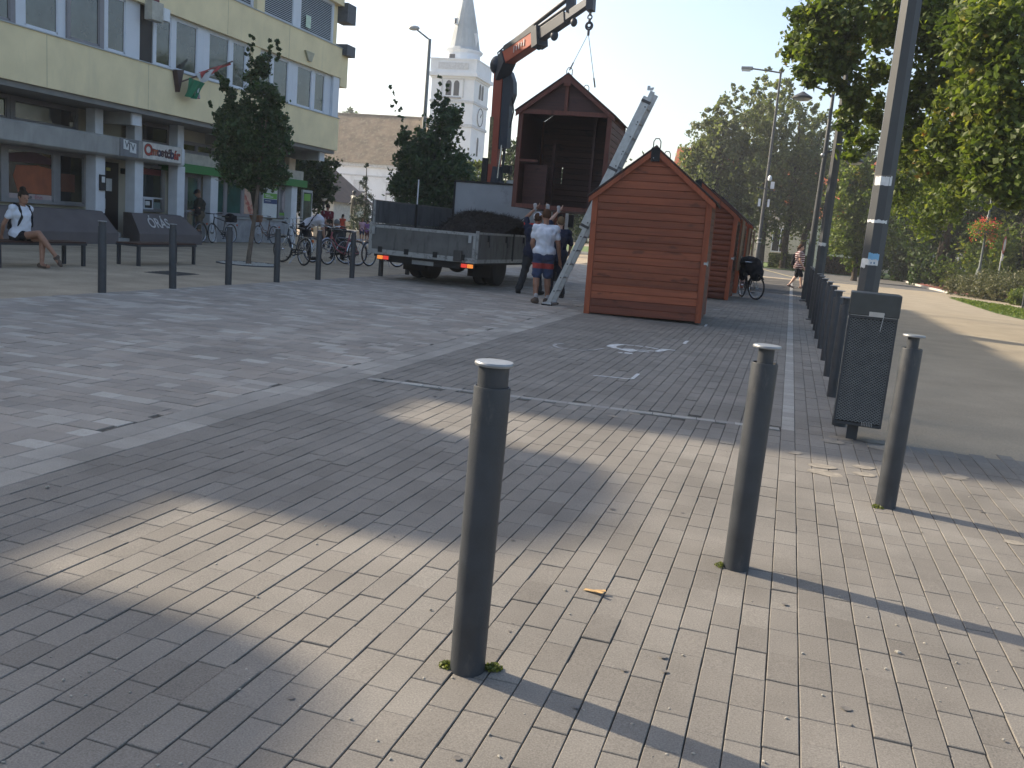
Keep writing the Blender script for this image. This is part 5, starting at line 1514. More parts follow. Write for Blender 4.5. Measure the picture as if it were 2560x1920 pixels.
def hand(mb, wr, el, h, curl=0.35, side=1, spread=1.0):
    d = (wr - el).normalized()
    u = Vector((0, 0, 1)) if abs(d.z) < 0.8 else Vector((1, 0, 0))
    a = d.cross(u).normalized()
    b = a.cross(d).normalized()
    pc = wr + d * 0.028 * h
    mb.cap2(wr, wr + d * 0.045 * h, 0.017 * h, 0.020 * h)
    for k, L in enumerate((0.040, 0.046, 0.043, 0.034)):
        r0 = wr + d * 0.05 * h + a * (k - 1.5) * 0.0125 * h * spread
        mid = r0 + d * L * h * 0.55 + b * curl * 0.012 * h
        tip = mid + (d + b * curl * 1.2).normalized() * L * h * 0.55
        mb.cap2(r0, mid, 0.0066 * h, 0.0060 * h, 6); mb.cap2(mid, tip, 0.0060 * h, 0.0050 * h, 6)
    t0 = wr + d * 0.018 * h - a * side * 0.016 * h
    t1 = t0 + (d * 0.6 - a * side * 0.8).normalized() * 0.03 * h
    mb.cap2(t0, t1, 0.0085 * h, 0.007 * h, 6); mb.cap2(t1, t1 + d * 0.022 * h, 0.007 * h, 0.0055 * h, 6)


def person(loc, rz, h, J, label, skin, clothes, hair, look=(0, 1, 0), fat=1.0, voxel=0.011, footdir=(0, 1, 0), bare=True, curl=(0.35, 0.35), group=None, neckdown=0):
    """J joints in local metres; clothes: list of (name, material, spec dict)"""
    o = empty('person', loc, rz, label, 'person', group)
    look = Vector(look).normalized()
    b = MB()
    t = h * fat
    W = lambda k, q: J[k].lerp(J[q], 0.5)
    b.cap2(J['pelvis'] + Vector((-.03 * h, 0, 0)), J['pelvis'] + Vector((.03 * h, 0, 0)), .072 * t, .072 * t)
    b.cap2(J['pelvis'], J['waist'], .078 * t, .072 * t); b.cap2(J['waist'], J['chest'], .072 * t, .085 * t)
    b.cap2(J['chest'] + (J['shl'] - J['chest']) * 0.35, J['chest'] + (J['shr'] - J['chest']) * 0.35, .07 * t, .07 * t)
    b.cap2(J['shl'], J['shr'], .036 * t, .036 * t); b.cap2(J['chest'], J['neck'], .055 * t, .034 * h)
    b.cap2(J['neck'], J['head'] - (J['head'] - J['neck']) * 0.2, .031 * h, .03 * h)
    q = look.to_track_quat('Y', 'Z').to_matrix().to_4x4()
    b.ell(J['head'], (.044 * h, .054 * h, .064 * h), 14, 10, q)
    b.ell(J['head'] + q @ Vector((0, .022 * h, -.035 * h)), (.032 * h, .034 * h, .032 * h), 10, 8, q)
    b.cap2(J['head'] + q @ Vector((0, .052 * h, .004 * h)), J['head'] + q @ Vector((0, .062 * h, -.012 * h)), .006 * h, .010 * h, 6)
    for s in (-1, 1): b.ell(J['head'] + q @ Vector((s * .046 * h, -.002 * h, -.004 * h)), (.008 * h, .012 * h, .019 * h), 8, 6, q)
    for s, sh, el, wr, hi, kn, an, cu in ((-1, 'shl', 'ell', 'wrl', 'hil', 'knl', 'anl', curl[0]), (1, 'shr', 'elr', 'wrr', 'hir', 'knr', 'anr', curl[1])):
        b.cap2(J[sh], J[el], .030 * t, .023 * t); b.cap2(J[el], J[el].lerp(J[wr], 0.35), .023 * t, .023 * t); b.cap2(J[el].lerp(J[wr], 0.3), J[wr], .023 * t, .0145 * h)
        hand(b, J[wr], J[el], h, cu, s)
        b.cap2(J[hi], J[kn], .051 * t, .034 * t); b.cap2(J[kn], J[kn].lerp(J[an], 0.35), .034 * t, .034 * t); b.cap2(J[kn].lerp(J[an], 0.3), J[an], .033 * t, .021 * h)
        foot(b, J[an], J[kn], h, footdir if not isinstance(footdir, dict) else footdir[s])
    remeshed('body', b, voxel, skin, o)
    for s in (-1, 1):
        MB().ell(J['head'] + q @ Vector((s * .018 * h, .0485 * h, .006 * h)), (.0075 * h, .004 * h, .004 * h), 8, 6, q).build('eye', mat('eye_dark', (0.02, 0.015, 0.012), 0.3), o, True)
    MB().ell(J['head'] + q @ Vector((0, .0545 * h, -.034 * h)), (.015 * h, .004 * h, .004 * h), 8, 6, q).build('mouth', mat('lips', (0.30, 0.11, 0.09), 0.5), o, True)
    # hair: cap over the skull, plus extra pieces
    hm, style = hair
    if hm is not None:
        g = MB()
        g.ell(J['head'] + q @ Vector((0, -.010 * h, .014 * h)), (.050 * h, .056 * h, .062 * h), 14, 10, q)
        if style == 'bun': g.ell(J['head'] + q @ Vector((0, -.035 * h, .075 * h)), (.032 * h, .03 * h, .03 * h), 10, 8, q)
        if style == 'tail':
            p0 = J['head'] + q @ Vector((0, -.055 * h, .02 * h))
            g.cap2(p0, p0 + Vector((0, -.02 * h, -.05 * h)), .016 * h, .02 * h); g.cap2(p0 + Vector((0, -.02 * h, -.05 * h)), p0 + Vector((0, -.012 * h, -.14 * h)), .02 * h, .01 * h)
        if style == 'long': g.cap2(J['head'] + q @ Vector((0, -.03 * h, -.01 * h)), J['head'] + q @ Vector((0, -.045 * h, -.10 * h)), .045 * h, .035 * h)
        ho = remeshed('hair', g, voxel, hm, o, 2)
        # keep the face free
        bm = bmesh.new(); bm.from_mesh(ho.data)
        qi = q.inverted()
        dele = []
        for f in bm.faces:
            c = qi @ (f.calc_center_median() - J['head'])
            if c.y > .018 * h and c.z < .034 * h: dele.append(f)
            elif style == 'short' and c.z < -.015 * h: dele.append(f)
        bmesh.ops.delete(bm, geom=dele, context='FACES'); bm.to_mesh(ho.data); bm.free()
    for name, m, sp in clothes:
        g = MB()
        f = sp.get('f', 1.16)
        if 'torso' in sp:
            lo = sp.get('lo', 0.0)
            base = J['pelvis'].lerp(J['waist'], lo)
            g.cap2(base + Vector((-.026 * h, 0, 0)), base + Vector((.026 * h, 0, 0)), .078 * t * f, .078 * t * f)
            g.cap2(base, J['waist'], .080 * t * f, .077 * t * f); g.cap2(J['waist'], J['chest'], .077 * t * f, .088 * t * f)
            g.cap2(J['chest'] + (J['shl'] - J['chest']) * 0.35, J['chest'] + (J['shr'] - J['chest']) * 0.35, .073 * t * f, .073 * t * f)
            g.cap2(J['shl'], J['shr'], .039 * t * f, .039 * t * f); g.cap2(J['chest'], J['chest'].lerp(J['neck'], 0.7), .06 * t * f, .042 * h * f)
        for key, A, B, C, r0, r1 in (('sleeve', 'shl', 'ell', 'wrl', .032, .026), ('sleeve', 'shr', 'elr', 'wrr', .032, .026), ('leg', 'hil', 'knl', 'anl', .055, .037), ('leg', 'hir', 'knr', 'anr', .055, .037)):
            L = sp.get(key, 0)
            if L <= 0: continue
            fl = sp.get('flare', 1.0)
            e = J[A].lerp(J[B], min(1, L))
            rr = r0 + (r1 - r0) * min(1, L)
            g.cap2(J[A], e, r0 * t * f, rr * t * f * fl)
            if L > 1:
                e2 = J[B].lerp(J[C], L - 1)
                g.cap2(J[B], e2, r1 * t * f, (r1 * 0.86) * t * f * fl)
        if 'hips' in sp:
            g.cap2(J['pelvis'] + Vector((-.03 * h, 0, 0)), J['pelvis'] + Vector((.03 * h, 0, 0)), .077 * t * f, .077 * t * f)
            g.cap2(J['pelvis'], J['pelvis'].lerp(J['waist'], 0.6), .08 * t * f, .075 * t * f)
        if 'feet' in sp:
            for s, an, kn in ((-1, 'anl', 'knl'), (1, 'anr', 'knr')):
                g1 = MB()
                foot(g1, J[an], J[kn], h, footdir if not isinstance(footdir, dict) else footdir[s], sp['feet'])
                remeshed(name, g1, voxel * 1.15, m, o, 3)
        if 'cap' in sp:
            g.ell(J['head'] + q @ Vector((0, -.004 * h, .026 * h)), (.052 * h, .060 * h, .050 * h), 12, 8, q)
            g.cap2(J['head'] + q @ Vector((-.02 * h, .06 * h, .025 * h)), J['head'] + q @ Vector((.02 * h, .06 * h, .025 * h)), .014 * h, .014 * h)
        for p0, p1, r0, r1 in sp.get('caps', ()): g.cap2(J[p0[0]] + Vector(p0[1]) * h, J[p1[0]] + Vector(p1[1]) * h, r0 * h, r1 * h)
        if not g.v: continue
        c = remeshed(name, g, voxel * 1.15, m, o, 3)
        zc = sp.get('zmax')
        if 'cap' in sp or 'collar' in sp: pass
    return o


HB, HD, HG, HL = clothmat('hair_dark', (0.02, 0.014, 0.01)), clothmat('hair_brown', (0.07, 0.035, 0.02)), clothmat('hair_grey', (0.16, 0.155, 0.15)), clothmat('hair_fair', (0.17, 0.11, 0.06))
WHT, NAVY, BLK = clothmat('white_cotton', (0.62, 0.64, 0.70)), clothmat('navy_cloth', (0.016, 0.022, 0.045)), clothmat('black_cloth', (0.014, 0.014, 0.017))
TROU = clothmat('grey_trousers', (0.035, 0.038, 0.042)); REDC = clothmat('red_cloth', (0.38, 0.035, 0.03)); GLOVE = clothmat('work_glove', (0.42, 0.40, 0.40))
BLUE = clothmat('blue_shorts', (0.035, 0.055, 0.12)); SHOE = clothmat('brown_shoe', (0.10, 0.075, 0.06)); DSH = clothmat('dark_shoe', (0.02, 0.02, 0.02))

SHORTB, sb_t, sb_b = newmat('banded_shorts')
_tc = nd(sb_t, 'ShaderNodeTexCoord').outputs['Object']
_sx = nd(sb_t, 'ShaderNodeSeparateXYZ'); sb_t.links.new(_tc, _sx.inputs[0])
sb_t.links.new(ramp(sb_t, _sx.outputs[2], [(0.0, (0.035, 0.055, 0.12)), (0.66, (0.035, 0.055, 0.12)), (0.665, (0.34, 0.035, 0.03)), (0.76, (0.34, 0.035, 0.03)), (0.765, (0.028, 0.045, 0.10))]), sb_b.inputs['Base Color'])
sb_b.inputs['Roughness'].default_value = 0.9
# man in white T-shirt watching the lift (back to us, right arm hanging a little forward)
h = 1.77
J = jpose(h, head=(-.012, .03, .935), neck=(-.004, .012, .835), wrr=(.175, .07, .47), elr=(.145, .0, .63), wrl=(-.10, .10, .52), ell=(-.135, .0, .63), knl=(-.06, -.01, .28), anl=(-.05, -.06, .045), knr=(.06, .04, .28), anr=(.075, .04, .045), hil=(-.052, 0, .505))
person((-4.47, 16.66, 0), rad(14), h, J, 'man in white T-shirt and blue shorts with red band beside the ladder', SK2,
       [('t_shirt', WHT, dict(torso=1, sleeve=0.55, f=1.16, lo=0.35)), ('shorts', SHORTB, dict(hips=1, leg=0.86, f=1.1, flare=1.15)),
        ('shoe', SHOE, dict(feet=1.35)), ('sock', GLOVE, dict(caps=[(('anl', (0, 0, .01)), ('anl', (0, 0, .04)), .026, .026)])), ('sock', GLOVE, dict(caps=[(('anr', (0, 0, .01)), ('anr', (0, 0, .04)), .026, .026)]))],
       (HD, 'short'), look=(-.35, .9, .25), fat=1.12, footdir={-1: (-.3, .95, 0), 1: (.5, .85, 0)})
# worker in navy, arms raised to the hut, red collar, cap
h = 1.74
J = jpose(h, head=(.02, .03, .925), neck=(.015, .01, .83), ell=(-.145, .06, .93), wrl=(-.06, .10, 1.035), elr=(.15, .06, .93), wrr=(.10, .10, 1.035), anl=(-.14, -.03, .045), knl=(-.09, .01, .285), anr=(.09, .08, .045), knr=(.07, .05, .28), shl=(-.10, 0, .81), shr=(.11, 0, .81))
person((-5.24, 18.62, 0), rad(-5), h, J, 'worker in navy with red collar and white cap, arms raised to the hanging hut', SK2,
       [('jacket', NAVY, dict(torso=1, sleeve=0.75, f=1.2)), ('collar', REDC, dict(caps=[(('shl', (.03, 0, .018)), ('shr', (-.03, 0, .018)), .036, .036), (('neck', (0, -.01, -.01)), ('neck', (0, .01, .0)), .05, .05), (('shl', (-.005, .005, .01)), ('shl', (-.02, .02, .045)), .043, .037)])),
        ('trousers', TROU, dict(hips=1, leg=1.9, f=1.15, flare=1.1)), ('shoe', DSH, dict(feet=1.35)), ('cap', WHT, dict(cap=1)),
        ('glove', GLOVE, dict(caps=[(('wrl', (0, 0, .0)), ('wrl', (0, .0, .05)), .024, .026)])), ('glove', GLOVE, dict(caps=[(('wrr', (0, 0, 0)), ('wrr', (0, 0, .05)), .024, .026)]))],
       (HD, 'short'), look=(0.2, .9, .35), fat=1.1, footdir={-1: (-.3, .95, 0), 1: (.2, .95, 0)})
# second worker behind the white T-shirt man
h = 1.70
J = jpose(h, head=(.0, .03, .925), ell=(-.14, .07, .93), wrl=(-.05, .10, 1.05), elr=(.15, .05, .66), wrr=(.13, .12, .58), anl=(-.07, -.01, .045), anr=(.09, .03, .045))
person((-4.68, 18.55, 0), rad(8), h, J, 'fair-haired worker in dark navy right behind the man in white', SK3,
       [('jacket', NAVY, dict(torso=1, sleeve=0.9, f=1.2)), ('trousers', clothmat('navy_trousers', (0.018, 0.02, 0.03)), dict(hips=1, leg=1.9, f=1.15, flare=1.1)), ('shoe', DSH, dict(feet=1.35)),
        ('glove', GLOVE, dict(caps=[(('wrl', (0, 0, 0)), ('wrl', (0, 0, .05)), .024, .026)]))],
       (HL, 'short'), look=(-.2, .9, .3), fat=1.12)
# woman walking in the sun
h = 1.66
J = jpose(h, anl=(-.05, .13, .05), knl=(-.055, .10, .285), anr=(.05, -.15, .07), knr=(.055, -.02, .28), wrl=(-.14, -.03, .49), ell=(-.13, -.05, .64), wrr=(.13, .09, .50), elr=(.13, .0, .64), pelvis=(0, 0, .52))
STR, st_t, st_b = newmat('striped_jersey')
_tc = nd(st_t, 'ShaderNodeTexCoord').outputs['Object']
_sx = nd(st_t, 'ShaderNodeSeparateXYZ'); st_t.links.new(_tc, _sx.inputs[0])
_mm = nd(st_t, 'ShaderNodeMath', operation='MULTIPLY'); _mm.inputs[1].default_value = 13.0; st_t.links.new(_sx.outputs[2], _mm.inputs[0])
_fr = nd(st_t, 'ShaderNodeMath', operation='FRACT'); st_t.links.new(_mm.outputs[0], _fr.inputs[0])
st_t.links.new(ramp(st_t, _fr.outputs[0], [(0.0, (0.10, 0.025, 0.03)), (0.60, (0.10, 0.025, 0.03)), (0.66, (0.55, 0.5, 0.48)), (0.94, (0.55, 0.5, 0.48)), (1.0, (0.1, 0.025, 0.03))]), st_b.inputs['Base Color'])
st_b.inputs['Roughness'].default_value = 0.9
person((0.30, 36.1, 0), rad(-82), h, J, 'woman in striped top and black shorts walking in the sunlight', SK3,
       [('striped_top', STR, dict(torso=1, sleeve=0.5, f=1.2, lo=-0.1)), ('shorts', BLK, dict(hips=1, leg=1.05, f=1.13)), ('sandal', SHOE, dict(feet=1.08)),
        ('backpack', BLK, dict(caps=[(('chest', (0.0, -.11, .02)), ('chest', (0, -.12, -.16)), .05, .06)]))],
       (HD, 'tail'), fat=1.22, footdir={-1: (0, 1, .1), 1: (0, 1, -.3)}, voxel=0.013)
# woman sitting on the bench, legs crossed, straps of a dark backpack
h = 1.68
J = jpose(h, pelvis=(0, 0, .305), waist=(0, .02, .385), chest=(0, .015, .50), neck=(0, .035, .61), head=(0.0, .055, .705), shl=(-.098, .02, .585), shr=(.098, .02, .585),
          ell=(-.135, -.06, .44), wrl=(-.12, -.09, .30), elr=(.15, -.05, .42), wrr=(.12, -.11, .31),
          hil=(-.05, .01, .295), hir=(.05, .01, .295), knl=(-.05, .25, .30), anl=(-.02, .27, .05), knr=(.01, .26, .355), anr=(-.085, .40, .125))
person((-12.80, 12.62, 0), rad(-92), h, J, 'woman in white T-shirt and black shorts sitting cross-legged on the bench', SK2,
       [('t_shirt', WHT, dict(torso=1, sleeve=0.5, f=1.2, lo=0.3)), ('shorts', BLK, dict(hips=1, leg=0.36, f=1.1)), ('sandal', SHOE, dict(feet=1.05)),
        ('backpack_strap', BLK, dict(caps=[(('shl', (.035, -.02, .045)), ('shl', (.035, .045, .03)), .013, .013), (('shl', (.035, .045, .03)), ('chest', (-.062, .085, .01)), .013, .013), (('chest', (-.062, .085, .01)), ('waist', (-.085, .05, .03)), .013, .012)])), ('backpack_strap', BLK, dict(caps=[(('shr', (-.035, -.02, .045)), ('shr', (-.035, .045, .03)), .013, .013), (('shr', (-.035, .045, .03)), ('chest', (.062, .085, .01)), .013, .013), (('chest', (.062, .085, .01)), ('waist', (.085, .05, .03)), .013, .012)])),
        ('backpack', BLK, dict(caps=[(('chest', (0, -.10, .02)), ('chest', (0, -.11, -.10)), .05, .055)]))],
       (HB, 'bun'), look=(.1, .95, -.28), fat=0.98, footdir={-1: (0.1, 1, 0), 1: (.2, .75, -.55)}, voxel=0.010)
# man in front of the bank looking at his phone
h = 1.74
J = jpose(h, head=(0, .04, .92), wrl=(-.05, .13, .60), ell=(-.125, .02, .62), wrr=(.05, .13, .58), elr=(.125, .02, .62))
person((-18.72, 25.75, 0), rad(128), h, J, 'man in dark T-shirt, khaki shorts and cap standing before the bank', SK2,
       [('t_shirt', clothmat('dark_khaki', (0.035, 0.036, 0.03)), dict(torso=1, sleeve=0.6, f=1.18)), ('shorts', clothmat('khaki', (0.10, 0.085, 0.06)), dict(hips=1, leg=0.95, f=1.2, flare=1.1)), ('shoe', DSH, dict(feet=1.25)), ('cap', BLK, dict(cap=1)),
        ('shoulder_bag', BLK, dict(caps=[(('pelvis', (-.11, .02, .03)), ('pelvis', (-.11, .04, .10)), .05, .05)]))],
       (HD, 'short'), look=(0, .8, -.5), fat=1.12, voxel=0.013)
# person bending over the bicycles
h = 1.70
J = jpose(h, pelvis=(0, -.12, .53), waist=(0, -.04, .60), chest=(0, .10, .655), neck=(0, .20, .66), head=(0, .27, .62), shl=(-.10, .16, .645), shr=(.10, .16, .645), ell=(-.12, .19, .50), elr=(.12, .19, .50), wrl=(-.07, .21, .38), wrr=(.07, .21, .38), hil=(-.052, -.11, .51), hir=(.052, -.11, .51), knl=(-.06, -.02, .28), knr=(.06, -.05, .28))
person((-12.95, 22.9, 0), rad(-64), h, J, 'person in white printed T-shirt bending down over the parked bicycles', SK1,
       [('t_shirt', clothmat('white_print', (0.58, 0.56, 0.60)), dict(torso=1, sleeve=0.6, f=1.1)), ('trousers', BLK, dict(hips=1, leg=1.85, f=1.12)), ('shoe', DSH, dict(feet=1.25)),
        ('bag_strap', BLK, dict(caps=[(('chest', (-.06, -.02, .105)), ('chest', (.09, -.06, .06)), .012, .012), (('chest', (.09, -.06, .06)), ('waist', (.10, -.02, -.06)), .012, .012)]))],
       (HB, 'short'), look=(0, .6, -.8), fat=1.02, voxel=0.013)
# crouching man
h = 1.74
J = jpose(h, pelvis=(0, -.12, .20), waist=(0, -.08, .28), chest=(0, .02, .41), neck=(0, .09, .51), head=(0, .13, .60), shl=(-.11, .06, .48), shr=(.11, .06, .48), ell=(-.14, .16, .36), elr=(.14, .16, .36), wrl=(-.08, .28, .33), wrr=(.08, .28, .33),
          hil=(-.055, -.10, .19), hir=(.055, -.10, .19), knl=(-.09, .13, .30), knr=(.09, .12, .27), anl=(-.075, .02, .05), anr=(.075, -.02, .05))
person((-12.72, 24.1, 0), rad(50), h, J, 'grey-haired man in dark clothes crouching behind the bicycles', SK2,
       [('jacket', clothmat('charcoal_cloth', (0.03, 0.032, 0.034)), dict(torso=1, sleeve=1.6, f=1.22)), ('trousers', BLK, dict(hips=1, leg=1.9, f=1.2)), ('shoe', DSH, dict(feet=1.25))],
       (HG, 'short'), look=(0, .9, -.3), fat=1.15, voxel=0.013)
# strollers farther off
def stand(loc, rz, h, label, top, bottom, hair, skin=SK2, legl=1.8, sl=0.6, fat=1.0, extra=()):
    J = jpose(h, anl=(-.06, .05, .045), anr=(.06, -.06, .045))
    person(loc, rz, h, J, label, skin, [('top', top, dict(torso=1, sleeve=sl, f=1.18)), ('trousers', bottom, dict(hips=1, leg=legl, f=1.15)), ('shoe', DSH, dict(feet=1.2))] + list(extra), hair, fat=fat, voxel=0.015)
stand((-17.0, 31.2, 0), rad(20), 1.66, 'person in dark red shirt with backpack straps walking away past the bank corner', clothmat('wine_cloth', (0.14, 0.02, 0.03)), BLK, (HB, 'short'), extra=[('backpack_strap', clothmat('strap_grey', (0.3, 0.28, 0.3)), dict(caps=[(('shl', (.03, -.06, .02)), ('waist', (-.03, -.085, .05)), .012, .012)])), ('backpack_strap', clothmat('strap_grey', (0.3, 0.28, 0.3)), dict(caps=[(('shr', (-.03, -.06, .02)), ('waist', (.03, -.085, .05)), .012, .012)]))])
stand((-20.96, 40.0, 0), rad(-10), 1.30, 'girl in orange sleeveless top with dark braid near the church', clothmat('orange_cloth', (0.50, 0.075, 0.04)), clothmat('coral_shorts', (0.4, 0.12, 0.1)), (HB, 'tail'), legl=0.6, sl=0.1, fat=0.95)
stand((-20.2, 40.6, 0), rad(10), 1.19, 'small girl in pale pink top left of the truck', clothmat('pink_cloth', (0.50, 0.33, 0.42)), BLUE, (HL, 'tail'), legl=0.7, sl=0.4, fat=0.95)
stand((-19.72, 40.2, 0), rad(0), 1.12, 'child in purple top half hidden by the truck corner', clothmat('purple_cloth', (0.20, 0.11, 0.28)), clothmat('brown_skirt', (0.12, 0.05, 0.05)), (HB, 'short'), legl=0.8, sl=0.5, fat=0.95)
# ------------------------------------------------------------ bicycles
def bicycle(loc, ang, label, frame_m, ladies=True, basket=None, fender=None, rack=True, bag=None, lean=0.05, bar='city', steer=0.25, R0=0.335):
    """x ahead; wheels at x = -0.52 and 0.52"""
    o = empty('bicycle', loc, ang, label, 'bicycle', 'parked bicycles')
    o.rotation_euler = (lean, 0, ang)
    f = MB()
    BBk, st_, hd_t, hd_b, rh = (-0.08, 0, 0.29), (-0.24, 0, 0.80), (0.34, 0, 0.86), (0.39, 0, 0.66), (-0.52, 0, R0)
    f.tube([BBk, st_], 0.016, 8).tube([hd_t, hd_b], 0.019, 8)
    if ladies:
        f.tube([hd_b, (0.2, 0, 0.42), (0.02, 0, 0.33), BBk], 0.018, 8).tube([(0.36, 0, 0.76), (0.16, 0, 0.52), (-0.14, 0, 0.45)], 0.015, 8)
    else:
        f.tube([hd_b, BBk], 0.018, 8).tube([hd_t, (-0.225, 0, 0.74)], 0.017, 8)
    for s in (-1, 1):
        f.tube([BBk, (-0.3, s * 0.05, 0.32), (rh[0], s * 0.06, rh[2])], 0.010, 6).tube([(-0.22, 0, 0.72), (-0.35, s * 0.05, 0.55), (rh[0], s * 0.06, rh[2])], 0.008, 6)
    f.build('frame', frame_m, o, True)
    fk = empty('fork_steering', (0.39, 0, 0), 0); fk.parent = o; fk.rotation_euler = (0, 0, steer)
    fm = MB()
    for s in (-1, 1): fm.tube([(0.0, 0, 0.66), (0.02, s * 0.05, 0.60), (0.13, s * 0.055, R0)], 0.010, 6)
    fm.build('fork', frame_m if not ladies else CHROME, fk, True)
    if bar == 'city':
        hb_ = [(-0.26, -0.30, 0.99), (-0.06, -0.27, 1.01), (0.02, -0.12, 1.0), (-0.03, 0, 0.97), (0.02, 0.12, 1.0), (-0.06, 0.27, 1.01), (-0.26, 0.30, 0.99)]
    else:
        hb_ = [(-0.04, -0.30, 0.99), (0.0, -0.1, 0.97), (0, 0.1, 0.97), (-0.04, 0.30, 0.99)]
    hm = MB().tube(hb_, 0.012, 8).tube([(-0.05, 0, 0.84), (-0.03, 0, 0.97)], 0.013, 8)
    hm.build('handlebar', CHROME if bar == 'city' else BLACK, fk, True)
    gm = MB().tube(hb_[:2], 0.018, 8); gm.build('grip', BLACK, fk, True)
    gm = MB().tube(hb_[-2:], 0.018, 8); gm.build('grip', BLACK, fk, True)
    for x, par in ((-0.52, o), (0.13, fk)):
        w = MB().torus((x, 0, R0), R0 - 0.018, 0.019, 'y', 40, 8).build('wheel', RUBBER, par, True)
        if par is o:
            MB().torus((x, 0, R0), R0 - 0.042, 0.011, 'y', 40, 6).build('rim', CHROME, w, True)
            tgt = w
        else:
            MB().torus((x, 0, R0), R0 - 0.042, 0.011, 'y', 40, 6).build('rim', CHROME, w, True); tgt = w
        sp = MB().tube([(x, -0.045, R0), (x, 0.045, R0)], 0.022, 8)
        for k in range(24):
            a = 2 * math.pi * k / 24
            sp.tube([(x + 0.02 * math.cos(a + 0.7), 0.03 * (1 if k % 2 else -1), R0 + 0.02 * math.sin(a + 0.7)), (x + (R0 - 0.05) * math.cos(a), 0, R0 + (R0 - 0.05) * math.sin(a))], 0.0016, 3, False)
        s_ = sp.build('spokes', CHROME, w); s_['kind'] = 'stuff'
        if fender:
            MB().torus((x, 0, R0), R0 + 0.022, 0.016, 'y', 18, 5, 5 if par is o else 40, 195 if par is o else 170).build('mudguard', fender, par, True)
    sd = MB().ell((-0.27, 0, 0.90), (0.12, 0.085, 0.032)).ell((-0.17, 0, 0.90), (0.13, 0.035, 0.025)).tube([(-0.24, 0, 0.79), (-0.265, 0, 0.89)], 0.012, 8)
    sd.build('saddle', BLACK, o, True)
    cr = MB().torus((BBk[0], 0.05, BBk[2]), 0.085, 0.012, 'y', 18, 6).tube([(BBk[0], -0.07, BBk[2]), (BBk[0], 0.07, BBk[2])], 0.014, 8)
    cr.tube([(BBk[0], 0.075, BBk[2]), (BBk[0] + 0.10, 0.08, BBk[2] - 0.13)], 0.009, 6).tube([(BBk[0], -0.075, BBk[2]), (BBk[0] - 0.10, -0.08, BBk[2] + 0.13)], 0.009, 6)
    cr.build('crank', BLACK, o, True)
    for s in (1, -1):
        MB().box(BBk[0] + s * 0.10 - 0.045, s * 0.13 - 0.045, BBk[2] - s * 0.13 - 0.01, BBk[0] + s * 0.10 + 0.045, s * 0.13 + 0.045, BBk[2] - s * 0.13 + 0.01).build('pedal', BLACK, o)
    MB().bar((BBk[0], 0.05, BBk[2] + 0.07), (-0.52, 0.05, R0 + 0.035), 0.008, 0.03).bar((BBk[0], 0.05, BBk[2] - 0.07), (-0.52, 0.05, R0 - 0.035), 0.008, 0.03).build('chain_guard', BLACK, o)
    if rack:
        r = MB()
        for s in (-1, 1): r.tube([(-0.28, s * 0.06, 0.70), (-0.80, s * 0.06, 0.71)], 0.006, 6).tube([(-0.70, s * 0.06, 0.71), (-0.52, s * 0.065, R0)], 0.006, 6)
        for x in (-0.35, -0.5, -0.65, -0.8): r.tube([(x, -0.06, 0.705), (x, 0.06, 0.705)], 0.005, 5)
        r.build('rack', CHROME, o, True)
    MB().box(-0.88, -0.025, 0.60, -0.865, 0.025, 0.66).build('reflector', emis('reflector_orange', (0.6, 0.12, 0.02), 0.0), o)
    MB().tube([(-0.15, 0.02, 0.26), (-0.10, 0.16, 0.005)], 0.009, 6).build('kickstand', CHROME, o, True)
    if basket:
        b = MB()
        for k in range(5):
            z = 0.80 + 0.05 * k; e = 0.14 + 0.012 * k
            b.bar((0.10, -e, z), (0.12 + 2 * e * 0.75, -e, z), 0.012, 0.045).bar((0.10, e, z), (0.12 + 2 * e * 0.75, e, z), 0.012, 0.045).bar((0.10, -e, z), (0.10, e, z), 0.012, 0.045).bar((0.12 + 1.5 * e, -e, z), (0.12 + 1.5 * e, e, z), 0.012, 0.045)
        b.box(0.1, -0.14, 0.775, 0.32, 0.14, 0.79)
        b.build('basket', basket, fk)
    if bag:
        b = MB().box(-0.72, -0.14, 0.72, -0.38, 0.14, 0.95).ell((-0.5, 0.0, 0.96), (0.16, 0.13, 0.06)) if bag == 'load' else MB().ell((-0.05, 0, 0.98), (0.42, 0.27, 0.17)).ell((0.32, 0, 0.88), (0.18, 0.24, 0.26)).ell((0.45, 0.05, 0.72), (0.12, 0.2, 0.24)).ell((-0.3, 0.08, 0.82), (0.2, 0.16, 0.22)).ell((-0.25, -0.1, 0.7), (0.2, 0.1, 0.25))
        remeshed('load_bag' if bag == 'load' else 'cover', b, 0.025, BLK, o, 6)
    return o


WICK = mat('wicker', (0.20, 0.09, 0.045), 0.85, 0, 0.3, 60)
FDK, FBL, FPK, FGR, FBR = mat('bike_black', (0.02, 0.02, 0.024), 0.35), mat('bike_slate', (0.05, 0.06, 0.075), 0.35), mat('bike_rose', (0.30, 0.06, 0.09), 0.35), mat('bike_grey', (0.12, 0.12, 0.13), 0.4), mat('bike_brown', (0.14, 0.06, 0.03), 0.4)
bicycle((-12.0, 20.35, 0), math.atan2(0.5, -0.87), 'slate city bicycle with curved chrome handlebar, nearest of the parked bicycles', FBL, True, None, CHROME, True)
bicycle((-11.35, 21.75, 0), math.atan2(-0.92, -0.40), 'rose red ladies bicycle parked between two left bollards', FPK, True, None, CHROME)
bicycle((-10.75, 23.0, 0), math.atan2(-0.90, -0.43), 'black bicycle beside the rear left corner of the truck', FDK, True, None, FGR)
bicycle((-11.9, 22.05, 0), math.atan2(-0.85, -0.53), 'grey bicycle standing next to the rose red one', FGR, True, None, BLACK)
bicycle((-18.62, 26.85, 0), math.atan2(-1, -0.05), 'dark mountain bicycle leaning at the bank wall right of the standing man', FDK, False, None, None, False, 'load', bar='flat')
